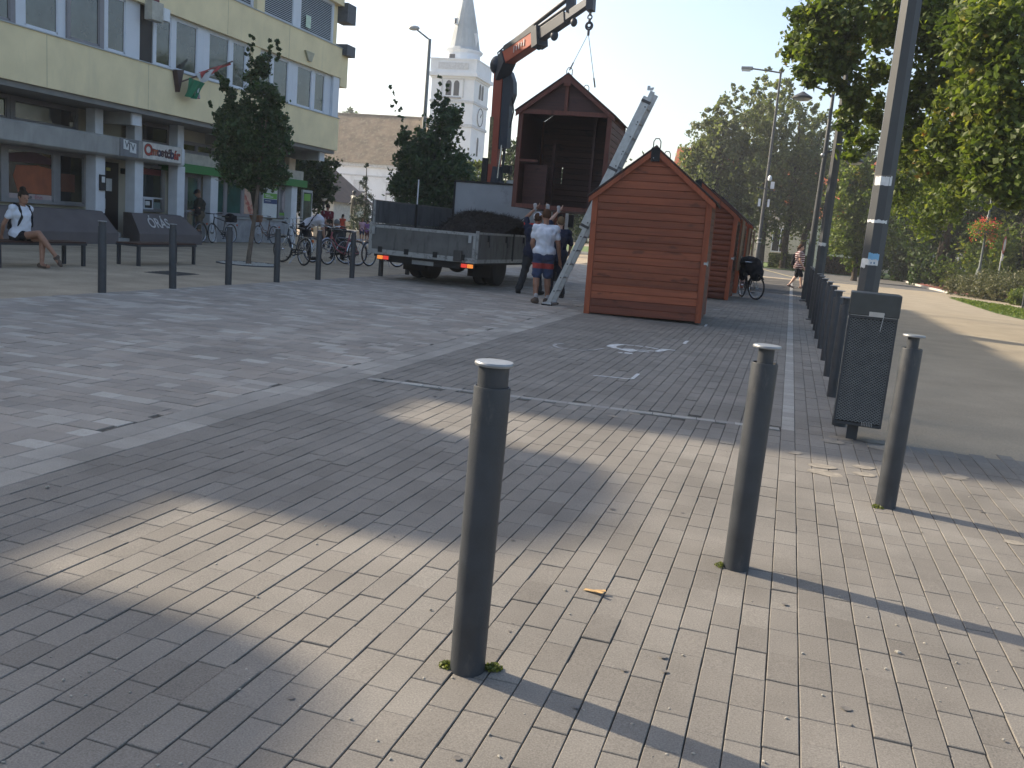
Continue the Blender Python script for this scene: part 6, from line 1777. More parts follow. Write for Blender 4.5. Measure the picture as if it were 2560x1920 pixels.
bicycle((-18.45, 29.35, 0), math.atan2(-1, -0.02), 'bicycle with brown wicker basket below the bank window', FBR, True, WICK, None, True, steer=0.1)
bicycle((-18.3, 31.4, 0), math.atan2(-1, -0.1), 'bicycle at the bank wall behind the bending person', FGR, True, None, BLACK, True)
bicycle((-18.55, 25.1, 0), math.atan2(-1, 0.0), 'black bicycle half hidden behind the lettered plinth', FDK, True, None, BLACK, False)
bicycle((-1.0, 25.65, 0), math.atan2(-0.93, 0.36), 'bicycle under a black cover beside the far market huts', FDK, True, None, BLACK, True, 'cover', steer=0.35)
# ------------------------------------------------------------ church and far buildings
CHW = mat('church_white', (0.76, 0.78, 0.80), 0.85, 0, 0.06, 0.5, 0.1, 20, 0.2, stain=dict(col=(0.45, 0.46, 0.47), scale=0.6, lo=0.55, hi=0.8, amt=0.5))
CHS = mat('church_grey_trim', (0.56, 0.57, 0.58), 0.85)  # greyer trim tone for courses, surrounds and niches
SPIRE = mat('spire_metal', (0.42, 0.45, 0.46), 0.6, 0.1, 0.15, 0.4, 0.1, 10, 0.3, stain=dict(col=(0.17, 0.19, 0.20), scale=0.5, lo=0.45, hi=0.7, amt=0.6, s=(2, 2, 0.25)))
TILE = mat('old_roof_tiles', (0.165, 0.125, 0.085), 0.9, 0, 0.35, 0.8, 0.6, 6, 0.2, stain=dict(col=(0.24, 0.20, 0.145), scale=2.2, lo=0.5, hi=0.62, amt=0.7))
DARKW = mat('dark_opening', (0.05, 0.055, 0.065), 0.7)
ch = empty('church', (-43.3, 110.0, 0), rad(1.5), 'white church with tall tower, pointed grey spire and brown tiled nave roof', 'church')
pc = lambda n, m, b, par=ch, sm=False: m.build(n, b, par, sm)
TWd = 2.85
pc('tower', MB().box(-TWd, 0, 0, TWd, 5.9, 19.0), CHW)
for z, e, hgt in ((8.9, .12, .25), (13.2, .14, .35), (16.1, .12, .3)):
    pc('string_course', MB().box(-TWd - e, -e, z, TWd + e, 5.9 + e, z + hgt), CHS)
pc('cornice', MB().box(-TWd - .15, -.15, 19.0, TWd + .15, 6.05, 19.25).box(-TWd - .42, -.42, 19.25, TWd + .42, 6.32, 19.7), CHW)
pc('parapet', MB().box(-TWd - .2, -.2, 19.7, TWd + .2, 6.1, 21.25).box(-TWd - .28, -.28, 21.25, TWd + .28, 6.18, 21.4), CHW)
pc('parapet_panel', MB().box(-2.0, -.26, 20.1, 2.0, -.2, 20.9), CHS)
pc('drum', MB().lathe([(2.25, 21.4), (2.25, 22.4), (2.55, 22.6), (2.6, 22.75)], 16, (0, 2.95, 0)), CHW)
pc('spire', MB().lathe([(2.6, 22.75), (2.15, 23.1), (1.7, 25.4), (0.85, 29.0), (0.05, 33.6)], 16, (0, 2.95, 0)), SPIRE)
pc('spire_window', MB().box(-.75, .98, 25.7, -.35, 1.4, 26.5), CHW)
pc('spire_window_opening', MB().box(-.66, .95, 25.8, -.44, 1.0, 26.35), DARKW)
pc('chimney', MB().box(1.55, 2.2, 22.7, 1.95, 2.7, 24.9), CHW)
pc('drum_opening', MB().box(-.95, .62, 21.45, -.25, .75, 22.05), DARKW)
def arch(par, x, z0, z1, w, face, off):
    pts = [(-w / 2, z0), (w / 2, z0), (w / 2, z1 - w / 2)] + [(w / 2 * math.cos(t), z1 - w / 2 + w / 2 * math.sin(t) * 1.25) for t in np.linspace(0.3, 2.84, 7)] + [(-w / 2, z1 - w / 2)]
    if face == 'front': m = MB().prism([(x + p[0], p[1]) for p in pts], off - 0.03, off + 0.2, 'y')
    else: m = MB().prism([(x + p[0], p[1]) for p in pts], off - 0.2, off + 0.03, 'x')
    return m
for face, off in (('front', 0.0), ('side', TWd)):
    c0 = 0 if face == 'front' else 2.95
    for s in (-.52, .52): pc('belfry_window', arch(ch, c0 + s, 16.95, 18.7, .72, face, off), DARKW)
    if face == 'front':
        pc('window_surround', MB().box(-1.5, -.10, 16.75, -1.35, 0, 19.0).box(1.35, -.10, 16.75, 1.5, 0, 19.0).box(-1.5, -.10, 18.95, 1.5, 0, 19.0), CHS)
        pc('belfry_sill', MB().box(-1.2, -.22, 16.6, 1.2, 0, 16.78), mat('sill_grey', (0.3, 0.3, 0.3), 0.8))
        M_ = Matrix.Translation((0, 0, 14.75)) @ Matrix.Rotation(rad(90), 4, 'X')
        pc('clock_face', MB().lathe([(1.15, -.02), (1.15, .10)], 28, M=M_), WHITEP)
        pc('clock_ring', MB().torus((0, -.11, 14.75), 1.1, .06, 'y', 28, 6), DARKW)
        pc('clock_hand', MB().bar((0, -.14, 14.75), (.45, -.14, 15.1), .08).bar((0, -.14, 14.75), (-.35, -.14, 15.5), .06), DARKW)
        for k in range(12):
            a = k * math.pi / 6
            pc('clock_mark', MB().bar((.8 * math.cos(a), -.12, 14.75 + .8 * math.sin(a)), (1.0 * math.cos(a), -.12, 14.75 + 1.0 * math.sin(a)), .09, .04), DARKW)
    else:
        M_ = Matrix.Translation((TWd, 2.95, 14.75)) @ Matrix.Rotation(rad(90), 4, 'Y')
        pc('clock_face', MB().lathe([(1.15, -.02), (1.15, .10)], 28, M=M_), WHITEP)
        pc('clock_ring', MB().torus((TWd + .11, 2.95, 14.75), 1.1, .06, 'x', 28, 6), DARKW)
        pc('clock_hand', MB().bar((TWd + .14, 2.95, 14.75), (TWd + .14, 3.3, 15.2), .08), DARKW)
        pc('slit_window', arch(ch, 2.95, 9.9, 12.2, .62, face, off), DARKW)
pc('nave_wall', MB().box(-34, -2.2, 0, -TWd - .01, 9, 7.3), CHW)
pc('nave_cornice', MB().box(-34, -2.45, 7.3, -TWd - .01, 9.2, 7.75).box(-34, -2.3, 6.1, -TWd - .01, -2.2, 6.3), CHS)
pc('nave_roof', MB().prism([(-2.7, 7.75), (3.4, 14.4), (9.5, 7.75)], -34.2, -TWd - .02, 'x'), TILE)
pc('ridge', MB().box(-34.2, 3.25, 14.35, -TWd - .02, 3.55, 14.5), mat('ridge_tile', (0.26, 0.22, 0.17), 0.9))
for x in (-6.4, -10.9, -15.4, -20, -24.5, -29):
    n_ = pc('niche', MB().box(x - .9, -2.26, 0.8, x + .9, -2.2, 5.6), CHS)
    pc('niche_panel', MB().box(x - .62, -2.30, 0.8, x + .62, -2.262, 4.0), CHW, n_)
    pc('niche_lintel', MB().box(x - .75, -2.42, 4.0, x + .75, -2.262, 4.25), mat('lintel_grey', (0.16, 0.16, 0.17), 0.8), n_)
    pc('niche_mullion', MB().box(x - .05, -2.3, 4.25, x + .05, -2.262, 5.5), mat('mullion_grey', (0.32, 0.32, 0.33), 0.8), n_)

def house(name, x, y, w, d, hw, hr, wall, roof, label, wins, axis='x', rz=0):
    o = empty(name, (x, y, 0), rz, label, 'house')
    MB().box(0, 0, 0, w, d, hw).build('wall', wall, o)
    if axis == 'x': MB().prism([(-0.4, hw - 0.1), (d / 2, hr), (d + 0.4, hw - 0.1)], -0.3, w + 0.3, 'x').build('roof', roof, o)
    else: MB().prism([(-0.4, hw - 0.1), (w / 2, hr), (w + 0.4, hw - 0.1)], -0.3, d + 0.3, 'y').build('roof', roof, o)
    for (a, b, c, e) in wins:
        wn_ = MB().box(a - 0.1, -0.05, b - 0.1, c + 0.1, -0.002, e + 0.1).build('window', FRAMEW, o)
        MB().box(a, -0.06, b, c, -0.051, e).build('pane', DGLASS, wn_)
        MB().box((a + c) / 2 - 0.04, -0.075, b, (a + c) / 2 + 0.04, -0.061, e).build('mullion', FRAMEW, wn_)
    return o
OR_ = mat('orange_roof_tiles', (0.46, 0.13, 0.055), 0.9, 0, 0.2, 1.2, 0.5, 8)
house('tiled_house', -13, 96, 24, 11, 5.8, 11.4, mat('cream_house', (0.5, 0.45, 0.36), 0.9), OR_, 'house with orange tiled roof half hidden behind the poplars', [(3, 1.2, 4.4, 3.4), (7, 1.2, 8.4, 3.4), (11, 1.2, 12.4, 3.4), (15, 1.2, 16.4, 3.4)])
house('small_house', -40.5, 62, 7.2, 6, 2.2, 4.9, mat('pale_house', (0.55, 0.52, 0.46), 0.9), mat('brown_roof_tiles', (0.10, 0.07, 0.055), 0.9, 0, 0.3, 2), 'small pale house with dark brown roof left of the church', [(4.4, 0.7, 5.4, 1.8)], axis='y')
vw = house('white_villa', 0.8, 84, 5.6, 8, 4.4, 6.6, mat('villa_white', (0.58, 0.57, 0.54), 0.9), OR_, 'white villa wall with dark window behind the hedge', [(1.3, 0.9, 2.3, 2.9)])
w2 = house('white_hall', 8.6, 99, 5.2, 9, 3.6, 5.2, mat('hall_white', (0.50, 0.50, 0.47), 0.9), mat('hall_roof', (0.12, 0.10, 0.09), 0.9), 'pale grooved hall with green framed window behind the park trees', [(1.0, 0.6, 2.4, 2.9)])
for k in range(6): MB().box(0, -0.035, 0.55 * k + 0.5, 5.2, -0.001, 0.55 * k + 0.54).build('groove', mat('groove_dark', (0.22, 0.22, 0.21), 0.9), w2)

# statue before the church
sp_ = at(740 + 640 * .229, 280 + 850 * .229, 50)
stt = empty('statue', (sp_.x, 50, 0), rad(160), 'dark bronze statue of a standing figure with helmet on a pedestal', 'statue')
MB().box(-.5, -.5, 0, .5, .5, .2).box(-.38, -.38, .2, .38, .38, .85).build('pedestal', mat('pedestal_stone', (0.14, 0.14, 0.13), 0.9), stt, bev=0.03)
J = jpose(1.88, wrr=(.16, .12, .52)); b_ = MB(); hh = 1.88
for a, c, r0, r1 in (('pelvis', 'chest', .085, .095), ('shl', 'shr', .05, .05), ('chest', 'neck', .06, .04), ('neck', 'head', .035, .035), ('shl', 'ell', .04, .032), ('shr', 'elr', .04, .032), ('ell', 'wrl', .032, .025), ('elr', 'wrr', .032, .025), ('hil', 'knl', .07, .055), ('hir', 'knr', .07, .055), ('knl', 'anl', .055, .04), ('knr', 'anr', .055, .04)):
    b_.cap2(J[a], J[c], r0 * hh, r1 * hh)
b_.ell(J['head'], (.05 * hh, .06 * hh, .068 * hh)); b_.lathe([(.075 * hh, .94 * hh), (.06 * hh, .975 * hh), (.02 * hh, 1.005 * hh)], 12)
for an in ('anl', 'anr'): b_.cap2(J[an] - Vector((0, 0, .04)), J[an] + Vector((0, .18, -.05)), .05, .04)
so = remeshed('figure', b_, 0.03, mat('dark_bronze', (0.035, 0.04, 0.042), 0.5, 0.5), stt)
so.location = (0, 0, .85)
gp_ = at(440 + 1705 * .217, 400 + 435 * .217, 40)
gl_ = empty('globe_lamp', (gp_.x, 40, 0), 0, 'low park lamp with white glass globe by the church tree', 'lamp post')
MB().lathe([(.06, 0), (.045, gp_.z - .15)], 10).build('pole', STEEL, gl_, True)
MB().ell((0, 0, gp_.z), .17, 14, 10).build('globe', mat('opal_glass', (0.75, 0.74, 0.70), 0.2, 0, 0.03), gl_, True)
lw = empty('low_wall', (-24.5, 43.5, 0), rad(4), 'low pale wall behind the children near the church', 'wall')
MB().box(0, 0, 0, 9.0, 0.25, 0.42).build('wall', mat('low_wall_white', (0.55, 0.54, 0.5), 0.9), lw)
MB().box(-0.05, -0.05, 0.42, 9.05, 0.3, 0.5).build('coping', mat('coping_pale', (0.6, 0.59, 0.55), 0.9), lw, bev=0.01)
# ------------------------------------------------------------ trees, hedges, shrubs
BARK = mat('bark', (0.065, 0.052, 0.040), 0.95, 0, 0.35, 9, 0.9, 26, 0.2)
BARKP = mat('pale_bark', (0.15, 0.12, 0.095), 0.95, 0, 0.25, 9, 0.7, 26, 0.2)
L_MAPLE = leafmat('maple_leaf', [(0, (0.035, 0.055, 0.014)), (0.35, (0.085, 0.120, 0.024)), (0.75, (0.15, 0.185, 0.040)), (0.93, (0.24, 0.245, 0.06)), (0.965, (0.28, 0.17, 0.045)), (1, (0.34, 0.11, 0.03))], 0.45)
L_POP = leafmat('poplar_leaf', [(0, (0.055, 0.072, 0.030)), (0.6, (0.125, 0.148, 0.058)), (1, (0.22, 0.23, 0.09))], 0.42)
L_HORN = leafmat('hornbeam_leaf', [(0, (0.045, 0.07, 0.012)), (0.6, (0.105, 0.145, 0.022)), (0.93, (0.17, 0.19, 0.035)), (1, (0.26, 0.19, 0.05))], 0.4)
L_DARK = leafmat('dark_leaf', [(0, (0.016, 0.030, 0.010)), (0.7, (0.040, 0.070, 0.018)), (1, (0.09, 0.12, 0.03))], 0.35)
L_STREET = leafmat('street_tree_leaf', [(0, (0.024, 0.050, 0.024)), (0.7, (0.055, 0.102, 0.040)), (1, (0.10, 0.155, 0.052))], 0.3)
L_CON = leafmat('conifer_needle', [(0, (0.020, 0.034, 0.024)), (1, (0.060, 0.085, 0.060))], 0.15)
L_LIME = leafmat('lime_leaf', [(0, (0.05, 0.085, 0.02)), (1, (0.17, 0.20, 0.035))], 0.4)
L_SHRUB = leafmat('shrub_leaf', [(0, (0.045, 0.055, 0.022)), (0.6, (0.10, 0.105, 0.045)), (1, (0.17, 0.15, 0.07))], 0.25)
L_HEDGE = leafmat('hedge_leaf', [(0, (0.04, 0.06, 0.015)), (1, (0.12, 0.15, 0.035))], 0.25)
L_HEDGE2 = leafmat('red_hedge_leaf', [(0, (0.06, 0.035, 0.025)), (0.6, (0.11, 0.06, 0.04)), (1, (0.12, 0.11, 0.04))], 0.25)


def leaves(blobs, n, size, shell=0.55, clump=26, sig=0.13, up=0.5, aspect=0.62, hang=0.0):
    """blobs: (centre, radii, weight); leaves gathered in clumps, thicker towards the outside"""
    w = np.array([b[2] for b in blobs], float); w /= w.sum()
    Cs, Ss, Ps = [], [], []
    for b, ww in zip(blobs, w):
        m = max(2, int(n * ww / clump))
        d = NR.normal(0, 1, (m, 3)); d /= np.linalg.norm(d, axis=1)[:, None]
        rr = shell + (1 - shell) * NR.random(m) ** 0.6
        rr *= 0.82 + 0.28 * NR.random(m)
        Cs.append(np.array(b[0])[None] + d * rr[:, None] * np.array(b[1])[None])
        Ss.append(np.full((m, 3), np.mean(b[1]) * sig))
        Ps.append(np.full(m, ww / m))
    C = np.concatenate(Cs); S = np.concatenate(Ss)
    pr = np.concatenate(Ps)
    idx = NR.choice(len(C), n, p=pr / pr.sum())
    tone_c = NR.random(len(C))
    P = C[idx] + NR.normal(0, 1, (n, 3)) * S[idx]
    a = NR.normal(0, 1, (n, 3)); a[:, 2] -= hang
    a /= np.linalg.norm(a, axis=1)[:, None]
    nr = NR.normal(0, 1, (n, 3)); nr[:, 2] = np.abs(nr[:, 2]) + up
    bb = np.cross(nr, a); bb /= np.linalg.norm(bb, axis=1)[:, None] + 1e-6
    nn = np.cross(a, bb)
    sz = (size * NR.uniform(0.65, 1.25, n))[:, None]
    V = np.empty((n, 4, 3), np.float32)
    V[:, 0] = P - a * sz; V[:, 1] = P + bb * sz * aspect - nn * sz * 0.18; V[:, 2] = P + a * sz; V[:, 3] = P - bb * sz * aspect - nn * sz * 0.18
    T = np.clip(0.45 * tone_c[idx] + 0.55 * NR.random(n), 0, 1)
    return V.reshape(-1, 3), np.arange(n * 4, dtype=np.int32).reshape(-1, 4), T


def tree(name, base, hgt, r0, blobs, n, size, lm, label, bark=BARK, limbs=6, group=None, cat='tree', lean=(0, 0), **kw):
    o = empty(name, (base[0], base[1], 0), 0, label, cat, group)
    B = Vector((base[0], base[1], 0))
    top = Vector((lean[0], lean[1], hgt))
    t = MB()
    mid = top * 0.5 + Vector((R.gauss(0, r0), R.gauss(0, r0), 0))
    t.tube([(0, 0, -0.05), (0, 0, 0.15), tuple(top * 0.25), tuple(mid), tuple(top)], [r0 * 1.35, r0 * 1.05, r0 * 0.9, r0 * 0.7, r0 * 0.32], 10)
    bl_ = sorted(blobs, key=lambda b: -b[2])[:limbs]
    for c, r, w in bl_:
        q = Vector(c) - B
        s = top * R.uniform(0.45, 0.8)
        m = s.lerp(q, 0.5) + Vector((0, 0, 0.12 * (q - s).length))
        t.tube([tuple(s), tuple(m), tuple(q)], [r0 * 0.42, r0 * 0.25, r0 * 0.08], 6)
    t.build('trunk', bark, o, True)
    V, F, T = leaves([((b[0][0] - B.x, b[0][1] - B.y, b[0][2]), b[1], b[2]) for b in blobs], n, size, **kw)
    link('crown', np_mesh('crown', V, F, lm, tone=T), o)
    return o


def B_(u, v, y, r, w=None, k=(1, 1, 1)):
    p = at(u, v, y)
    return ((p.x, p.y, p.z), (r * k[0], r * k[1], r * k[2]), w or r ** 2)


# young street tree before the yellow building, and its white gravel bed
tb = (-12.18, 18.66)
bl_ = [B_(625, 330, 18.7, .62), B_(655, 250, 18.7, .46), B_(600, 400, 18.7, .58), B_(660, 400, 18.7, .56), B_(690, 310, 18.7, .40), B_(575, 300, 18.7, .40), B_(640, 180, 18.7, .30), B_(630, 440, 18.7, .38), B_(700, 360, 18.7, .30), B_(560, 345, 18.7, .30), B_(565, 215, 18.7, .2), B_(585, 260, 18.7, .25), B_(665, 150, 18.7, .20), B_(700, 440, 18.7, .25)]
bl_ += [B_(628 - 2 * k, 95 + 14 * k, 18.7, .07, .0035) for k in range(4)] + [B_(695, 100 + 12 * k, 18.7, .06, .0035) for k in range(5)] + [B_(675, 108 + 12 * k, 18.7, .07, .0035) for k in range(4)] + [B_(530 + 6 * k, 262 + 16 * k, 18.7, .1, .0035) for k in range(4)] + [B_(541 + 5 * k, 178 + 12 * k, 18.7, .08, .0035) for k in range(4)]
st_ = tree('street_tree', tb, 3.6, .055, bl_, 15000, .055, L_STREET, 'slim young street tree with dense dark crown before the yellow building', BARKP, 7, lean=(0.35, 0.05), shell=0.25)
pb = empty('gravel_bed', (tb[0], tb[1], 0), 0, 'white gravel ring around the young street tree', 'gravel bed')
MB().torus((0, 0, 0.0), 0.72, 0.022, 'z', 28, 6).build('edging', STEEL, pb, True)
g_ = MB()
for _ in range(700):
    a, d = R.random() * 6.283, 0.68 * math.sqrt(R.random())
    s = R.uniform(0.012, 0.026)
    g_.ell((d * math.cos(a), d * math.sin(a), 0.008), (s, s * 0.8, s * 0.6), 6, 4)
go = g_.build('pebbles', mat('white_pebble', (0.42, 0.40, 0.36), 0.9, 0, 0.3, 40), pb); go['kind'] = 'stuff'

# trees round the church
bl_ = [B_(1085, 430, 30, 1.05), B_(1030, 470, 30, .85), B_(1130, 440, 30, .85), B_(1090, 340, 30, .75), B_(1120, 300, 30, .55), B_(1040, 390, 30, .7), B_(1085, 500, 30, .9), B_(1140, 500, 30, .6), B_(1100, 260, 30, .35), B_(1000, 440, 30, .45), B_(1015, 350, 30, .35)]
bl_ += [B_(975 + 8 * k, 215 + 20 * k, 30, .10, .0035) for k in range(6)] + [B_(985 + 8 * k, 262 + 18 * k, 30, .1, .0035) for k in range(5)] + [B_(1098, 195 + 16 * k, 30, .09, .0035) for k in range(4)] + [B_(1118 + k, 210 + 16 * k, 30, .09, .0035) for k in range(4)] + [B_(1160 - 5 * k, 345 + 22 * k, 30, .1, .0035) for k in range(5)] + [B_(1150 - 2 * k, 330 + 22 * k, 30, .1, .0035) for k in range(5)] + [B_(1157 - 3 * k, 262 + 16 * k, 30, .08, .0035) for k in range(4)]
tree('street_tree', (-12.6, 30), 4.2, .09, bl_, 15000, .085, L_STREET, 'bushy dark tree between the truck and the church tower', BARK, 8, shell=0.3)
bl_ = [B_(775, 450, 40, 1.2), B_(800, 430, 40, .9), B_(760, 500, 40, 1.0), B_(805, 480, 40, .7), B_(745, 420, 40, .9)]
tree('church_tree', (-23.6, 40), 3.4, .14, bl_, 7000, .11, L_DARK, 'dark tree beside the bank corner in front of the church', BARK, 5, shell=0.3)
def conifer(u, v, y, wid, label, n=2600):
    p = at(u, v, y)
    bl = []
    for k in range(9):
        f = (k + 0.4) / 9
        bl.append(((p.x, y, p.z * (1 - f) + 0.25 * f), (wid * (0.08 + 0.92 * f), wid * (0.08 + 0.92 * f), p.z * 0.085), 0.12 + f * f))
    tree('conifer', (p.x, y), p.z * 0.96, .06, bl, n, .085, L_CON, label, BARK, 0, group='small conifers by the church', cat='conifer', shell=0.5, sig=0.16, aspect=0.3, up=0.1)
conifer(917, 412, 45, .95, 'slim conifer left of the truck against the church wall')
conifer(1012, 435, 44, 1.25, 'wide grey-green conifer behind the truck', 3600)
conifer(790, 560, 47, .6, 'low conifer by the globe lamp')
for i, (u, v, y, r, hx, lab) in enumerate(((1060, 490, 35, .75, .9, 'yellowish green shrub behind the red and white marker pole'), (1105, 510, 36, .7, .8, 'green shrub behind the truck sideboard'), (900, 590, 46, .6, .6, 'low grey shrub at the foot of the statue'))):
    p = at(u, v, y)
    V, F, T = leaves([((0, 0, p.z * 0.5), (r, r, p.z * 0.55), 1)], 2200, .07, shell=0.3)
    o = empty('shrub', (p.x, y, 0), 0, lab, 'shrub'); link('foliage', np_mesh('foliage', V, F, L_LIME if i == 0 else L_CON if i == 2 else L_DARK, tone=T), o)
    MB().tube([(0, 0, -.05), (0, 0, p.z * 0.6)], .03, 6).build('stem', BARK, o, True)
for u, v, y, r, lab in ((1165, 408, 52, .85, 'pale green columnar tree left of the crane pillar'), (1200, 405, 54, .9, 'bright green round tree just behind the crane pillar')):
    p = at(u, v, y)
    tree('columnar_tree', (p.x, y), p.z * .7, .08, [((p.x, y, p.z * f), (r * (1.1 - f * .6), r * (1.1 - f * .6), p.z * .16), 1) for f in (.3, .45, .6, .75, .88)], 3600, .10, L_LIME, lab, BARK, 3, shell=.4, cat='tree')
bl_ = [B_(1285, 420, 60, 1.4), B_(1275, 370, 60, .9), B_(1320, 400, 60, 1.6), B_(1340, 350, 60, 1.2), B_(1350, 470, 60, 2.0), B_(1280, 480, 60, 1.4), B_(1420, 480, 60, 2.2), B_(1480, 540, 60, 2)]
tree('park_tree', (-17.8, 60), 4.5, .2, bl_, 9000, .14, L_DARK, 'broad green tree between crane and hanging hut', BARK, 6, shell=.35)
p = at(878, 272, 150)
tree('distant_tree', (p.x, 150), p.z * .8, .3, [((p.x, 150, p.z * .9), (2.4, 2.4, 1.6), 1), ((p.x - 2, 150, p.z * .8), (2, 2, 1.5), .7)], 1500, .35, L_DARK, 'far tree showing above the church roof ridge', BARK, 2, shell=.2)

# poplars behind the crossing
zl = lambda x, y: (1680 + x * .193, 100 + y * .193)
pop = [((740, 640, 1150), 'left poplar with a rounded top behind the huts', -5.9), ((1030, 530, 1150), 'feathery poplar, second from the left', -4.3), ((1230, 380, 1100), 'tall pointed poplar left of the thin street lamp', -3.3), ((1420, 350, 1100), 'tall slim poplar right of the thin street lamp', -2.3), ((1720, 570, 1200), 'poplar behind the left dish lamp', -0.6), ((1950, 800, 1250), 'shorter poplar at the right end of the group', 0.9)]
for i, ((x, yt, yb), lab, wx) in enumerate(pop):
    yy = 69 + (i % 3) * 2.2
    bl = []
    n_ = 10
    for k in range(n_):
        f = k / (n_ - 1)
        v = yt + (2300 - yt) * f
        x2 = x - (v - yt) * 0.135 + R.gauss(0, 30)
        rr = 0.35 + 1.5 * min(1, f * 1.5) ** 0.8
        bl.append(B_(*zl(x2, v), yy, rr, rr ** 1.6 * 0.8, (1, 1, 1.5)))
        if f > 0.2:
            for s in (-1, 1):
                bl.append(B_(*zl(x2 + s * R.uniform(80, 190), v - R.uniform(0, 160)), yy + R.gauss(0, 1), rr * .55, rr * .5, (.8, .8, 1.8)))
    p = at(*zl(x - 250, 2600), yy)
    tree('poplar', (at(*zl(x - 230, 2500), yy).x, yy), at(*zl(x, yt), yy).z * .8, .26, bl, 6200, .15, L_POP, lab, BARK, 9, 'poplars behind the crossing', lean=(at(*zl(x, yt), yy).x - at(*zl(x - 230, 2500), yy).x, 0), shell=.3, sig=.15, up=.1)
bl_ = [B_(*zl(430, 1200), 70, 1.3), B_(*zl(330, 1560), 70, 1.5), B_(*zl(560, 1500), 70, 1.8), B_(*zl(300, 1800), 70, 1.6), B_(*zl(620, 1900), 70, 2), B_(*zl(900, 2000), 70, 2), B_(*zl(480, 2150), 70, 1.6), B_(*zl(270, 1500), 70, .8), B_(*zl(600, 1150), 70, 1.0)]
tree('park_tree', (-6.5, 70), 5, .28, bl_, 9000, .16, L_POP, 'low spreading tree left below the poplars', BARK, 7, shell=.35)

# ball-headed hornbeam right of the second lamp post
bl_ = [B_(2140, 430, 55, 1.1), B_(2120, 500, 55, 1.3), B_(2165, 520, 55, 1.4), B_(2135, 570, 55, 1.5), B_(2175, 600, 55, 1.3), B_(2115, 610, 55, 1.0), B_(2150, 650, 55, .9), B_(2100, 460, 55, .7), B_(2190, 470, 55, 1.0)]
tree('hornbeam', (3.55, 55), 3.2, .16, bl_, 13000, .12, L_HORN, 'bright green rounded tree left of the near lamp post', BARK, 5, shell=.35)

# maple overhanging from the right, and the dark trees under it
D = 17.5
bl_ = [B_(2090, 40, D, .75), B_(2020, 55, D, .5), B_(2050, 110, D, .55), B_(1995, 110, D + 1, .42), B_(2012, 186, D, .34), B_(2078, 190, D, .40), B_(2100, 150, D, .5), B_(2120, 100, D, .4), B_(2122, 265, D, .35), B_(2140, 235, D, .4), B_(2128, 330, D, .32), B_(2150, 370, D - 1, .34),
       B_(2200, 60, D + 1, .6), B_(2210, 180, D + 1, .4), B_(2190, 290, D + 1, .45), B_(2260, 30, D, .8), B_(2260, 250, D, .35), B_(2330, 60, D, .9), B_(2330, 230, D, .6), B_(2410, 120, D, 1.0), B_(2430, 270, D - 1, .8), B_(2500, 60, D - 2, .9), B_(2510, 200, D - 2, .9), B_(2530, 330, D - 2, .8),
       B_(2380, 350, D - 1, .6), B_(2300, 330, D, .5), B_(2460, 400, D - 2, .6), B_(2540, 440, D - 2, .6), B_(2350, 420, D, .5), B_(2260, 390, D + 1, .45), B_(2420, 450, D - 1, .3), B_(2530, 480, D - 2, .3)]
bl_ = [(c, tuple(q * .80 for q in r), w) for c, r, w in bl_]
bl_ += [B_(2250, 470, 24, .7), B_(2330, 520, 26, .8), B_(2380, 480, 22, .6)]
bl_ += [((6.5, 24, 9.0), (2.2, 2.6, 1.8), 4), ((4.2, 24, 8.2), (1.8, 2.2, 1.6), 3), ((8.5, 22, 8.0), (2.4, 3, 2.2), 4), ((7.5, 26, 6.2), (2.2, 2.4, 1.8), 3), ((10.5, 25, 7), (2.4, 3, 2.5), 3)]
tree('maple_tree', (9.0, 24.5), 7.0, .30, bl_, 82000, .058, L_MAPLE, 'big maple overhanging the walkway from the right with some orange leaves', BARK, 16, lean=(-0.8, 0), shell=.15, sig=.17, clump=24, hang=.4, aspect=.8)
def park(x, y, hh, r, label, n=9000, lm=L_DARK, lf=.16, lift=.10):
    bl = []
    for k in range(15):
        a = R.random() * 6.28
        bl.append(((x + r * .6 * math.cos(a), y + r * .6 * math.sin(a), hh * (lift + (1 - lift) * R.random())), (r * .55, r * .55, hh * .16), 1))
    tree('park_tree', (x, y), hh * .7, .22 + r * .03, bl, n, lf, lm, label, BARK, 8, 'dark trees of the park', shell=.25)
park(8.6, 60, 10, 3.4, 'dark park tree behind the hornbeam right of the near lamp post')
park(12.5, 56, 10.5, 4.0, 'dark park tree behind the flower basket lamp', 12000, L_MAPLE, .14, .05)
park(11.0, 72, 12, 4.2, 'tall dark park tree farther back in the middle', 9000)
park(16.5, 66, 12, 4.6, 'wide dark park tree behind the round sign', 11000, L_MAPLE, .15, .06)
park(18.0, 47, 9.0, 3.6, 'leafy park tree at the right edge of the picture', 12000, L_HORN, .12, .05)
park(21, 84, 14, 5.5, 'farthest dark park tree at the right', 8000)
park(14.0, 62, 8, 3.6, 'low dense dark tree between the park trunks', 11000)
park(6.8, 66, 8, 2.6, 'dense dark tree just left of the near lamp post foot', 7000)
park(5.0, 78, 11, 3.2, 'park tree standing before the pale hall', 7000)


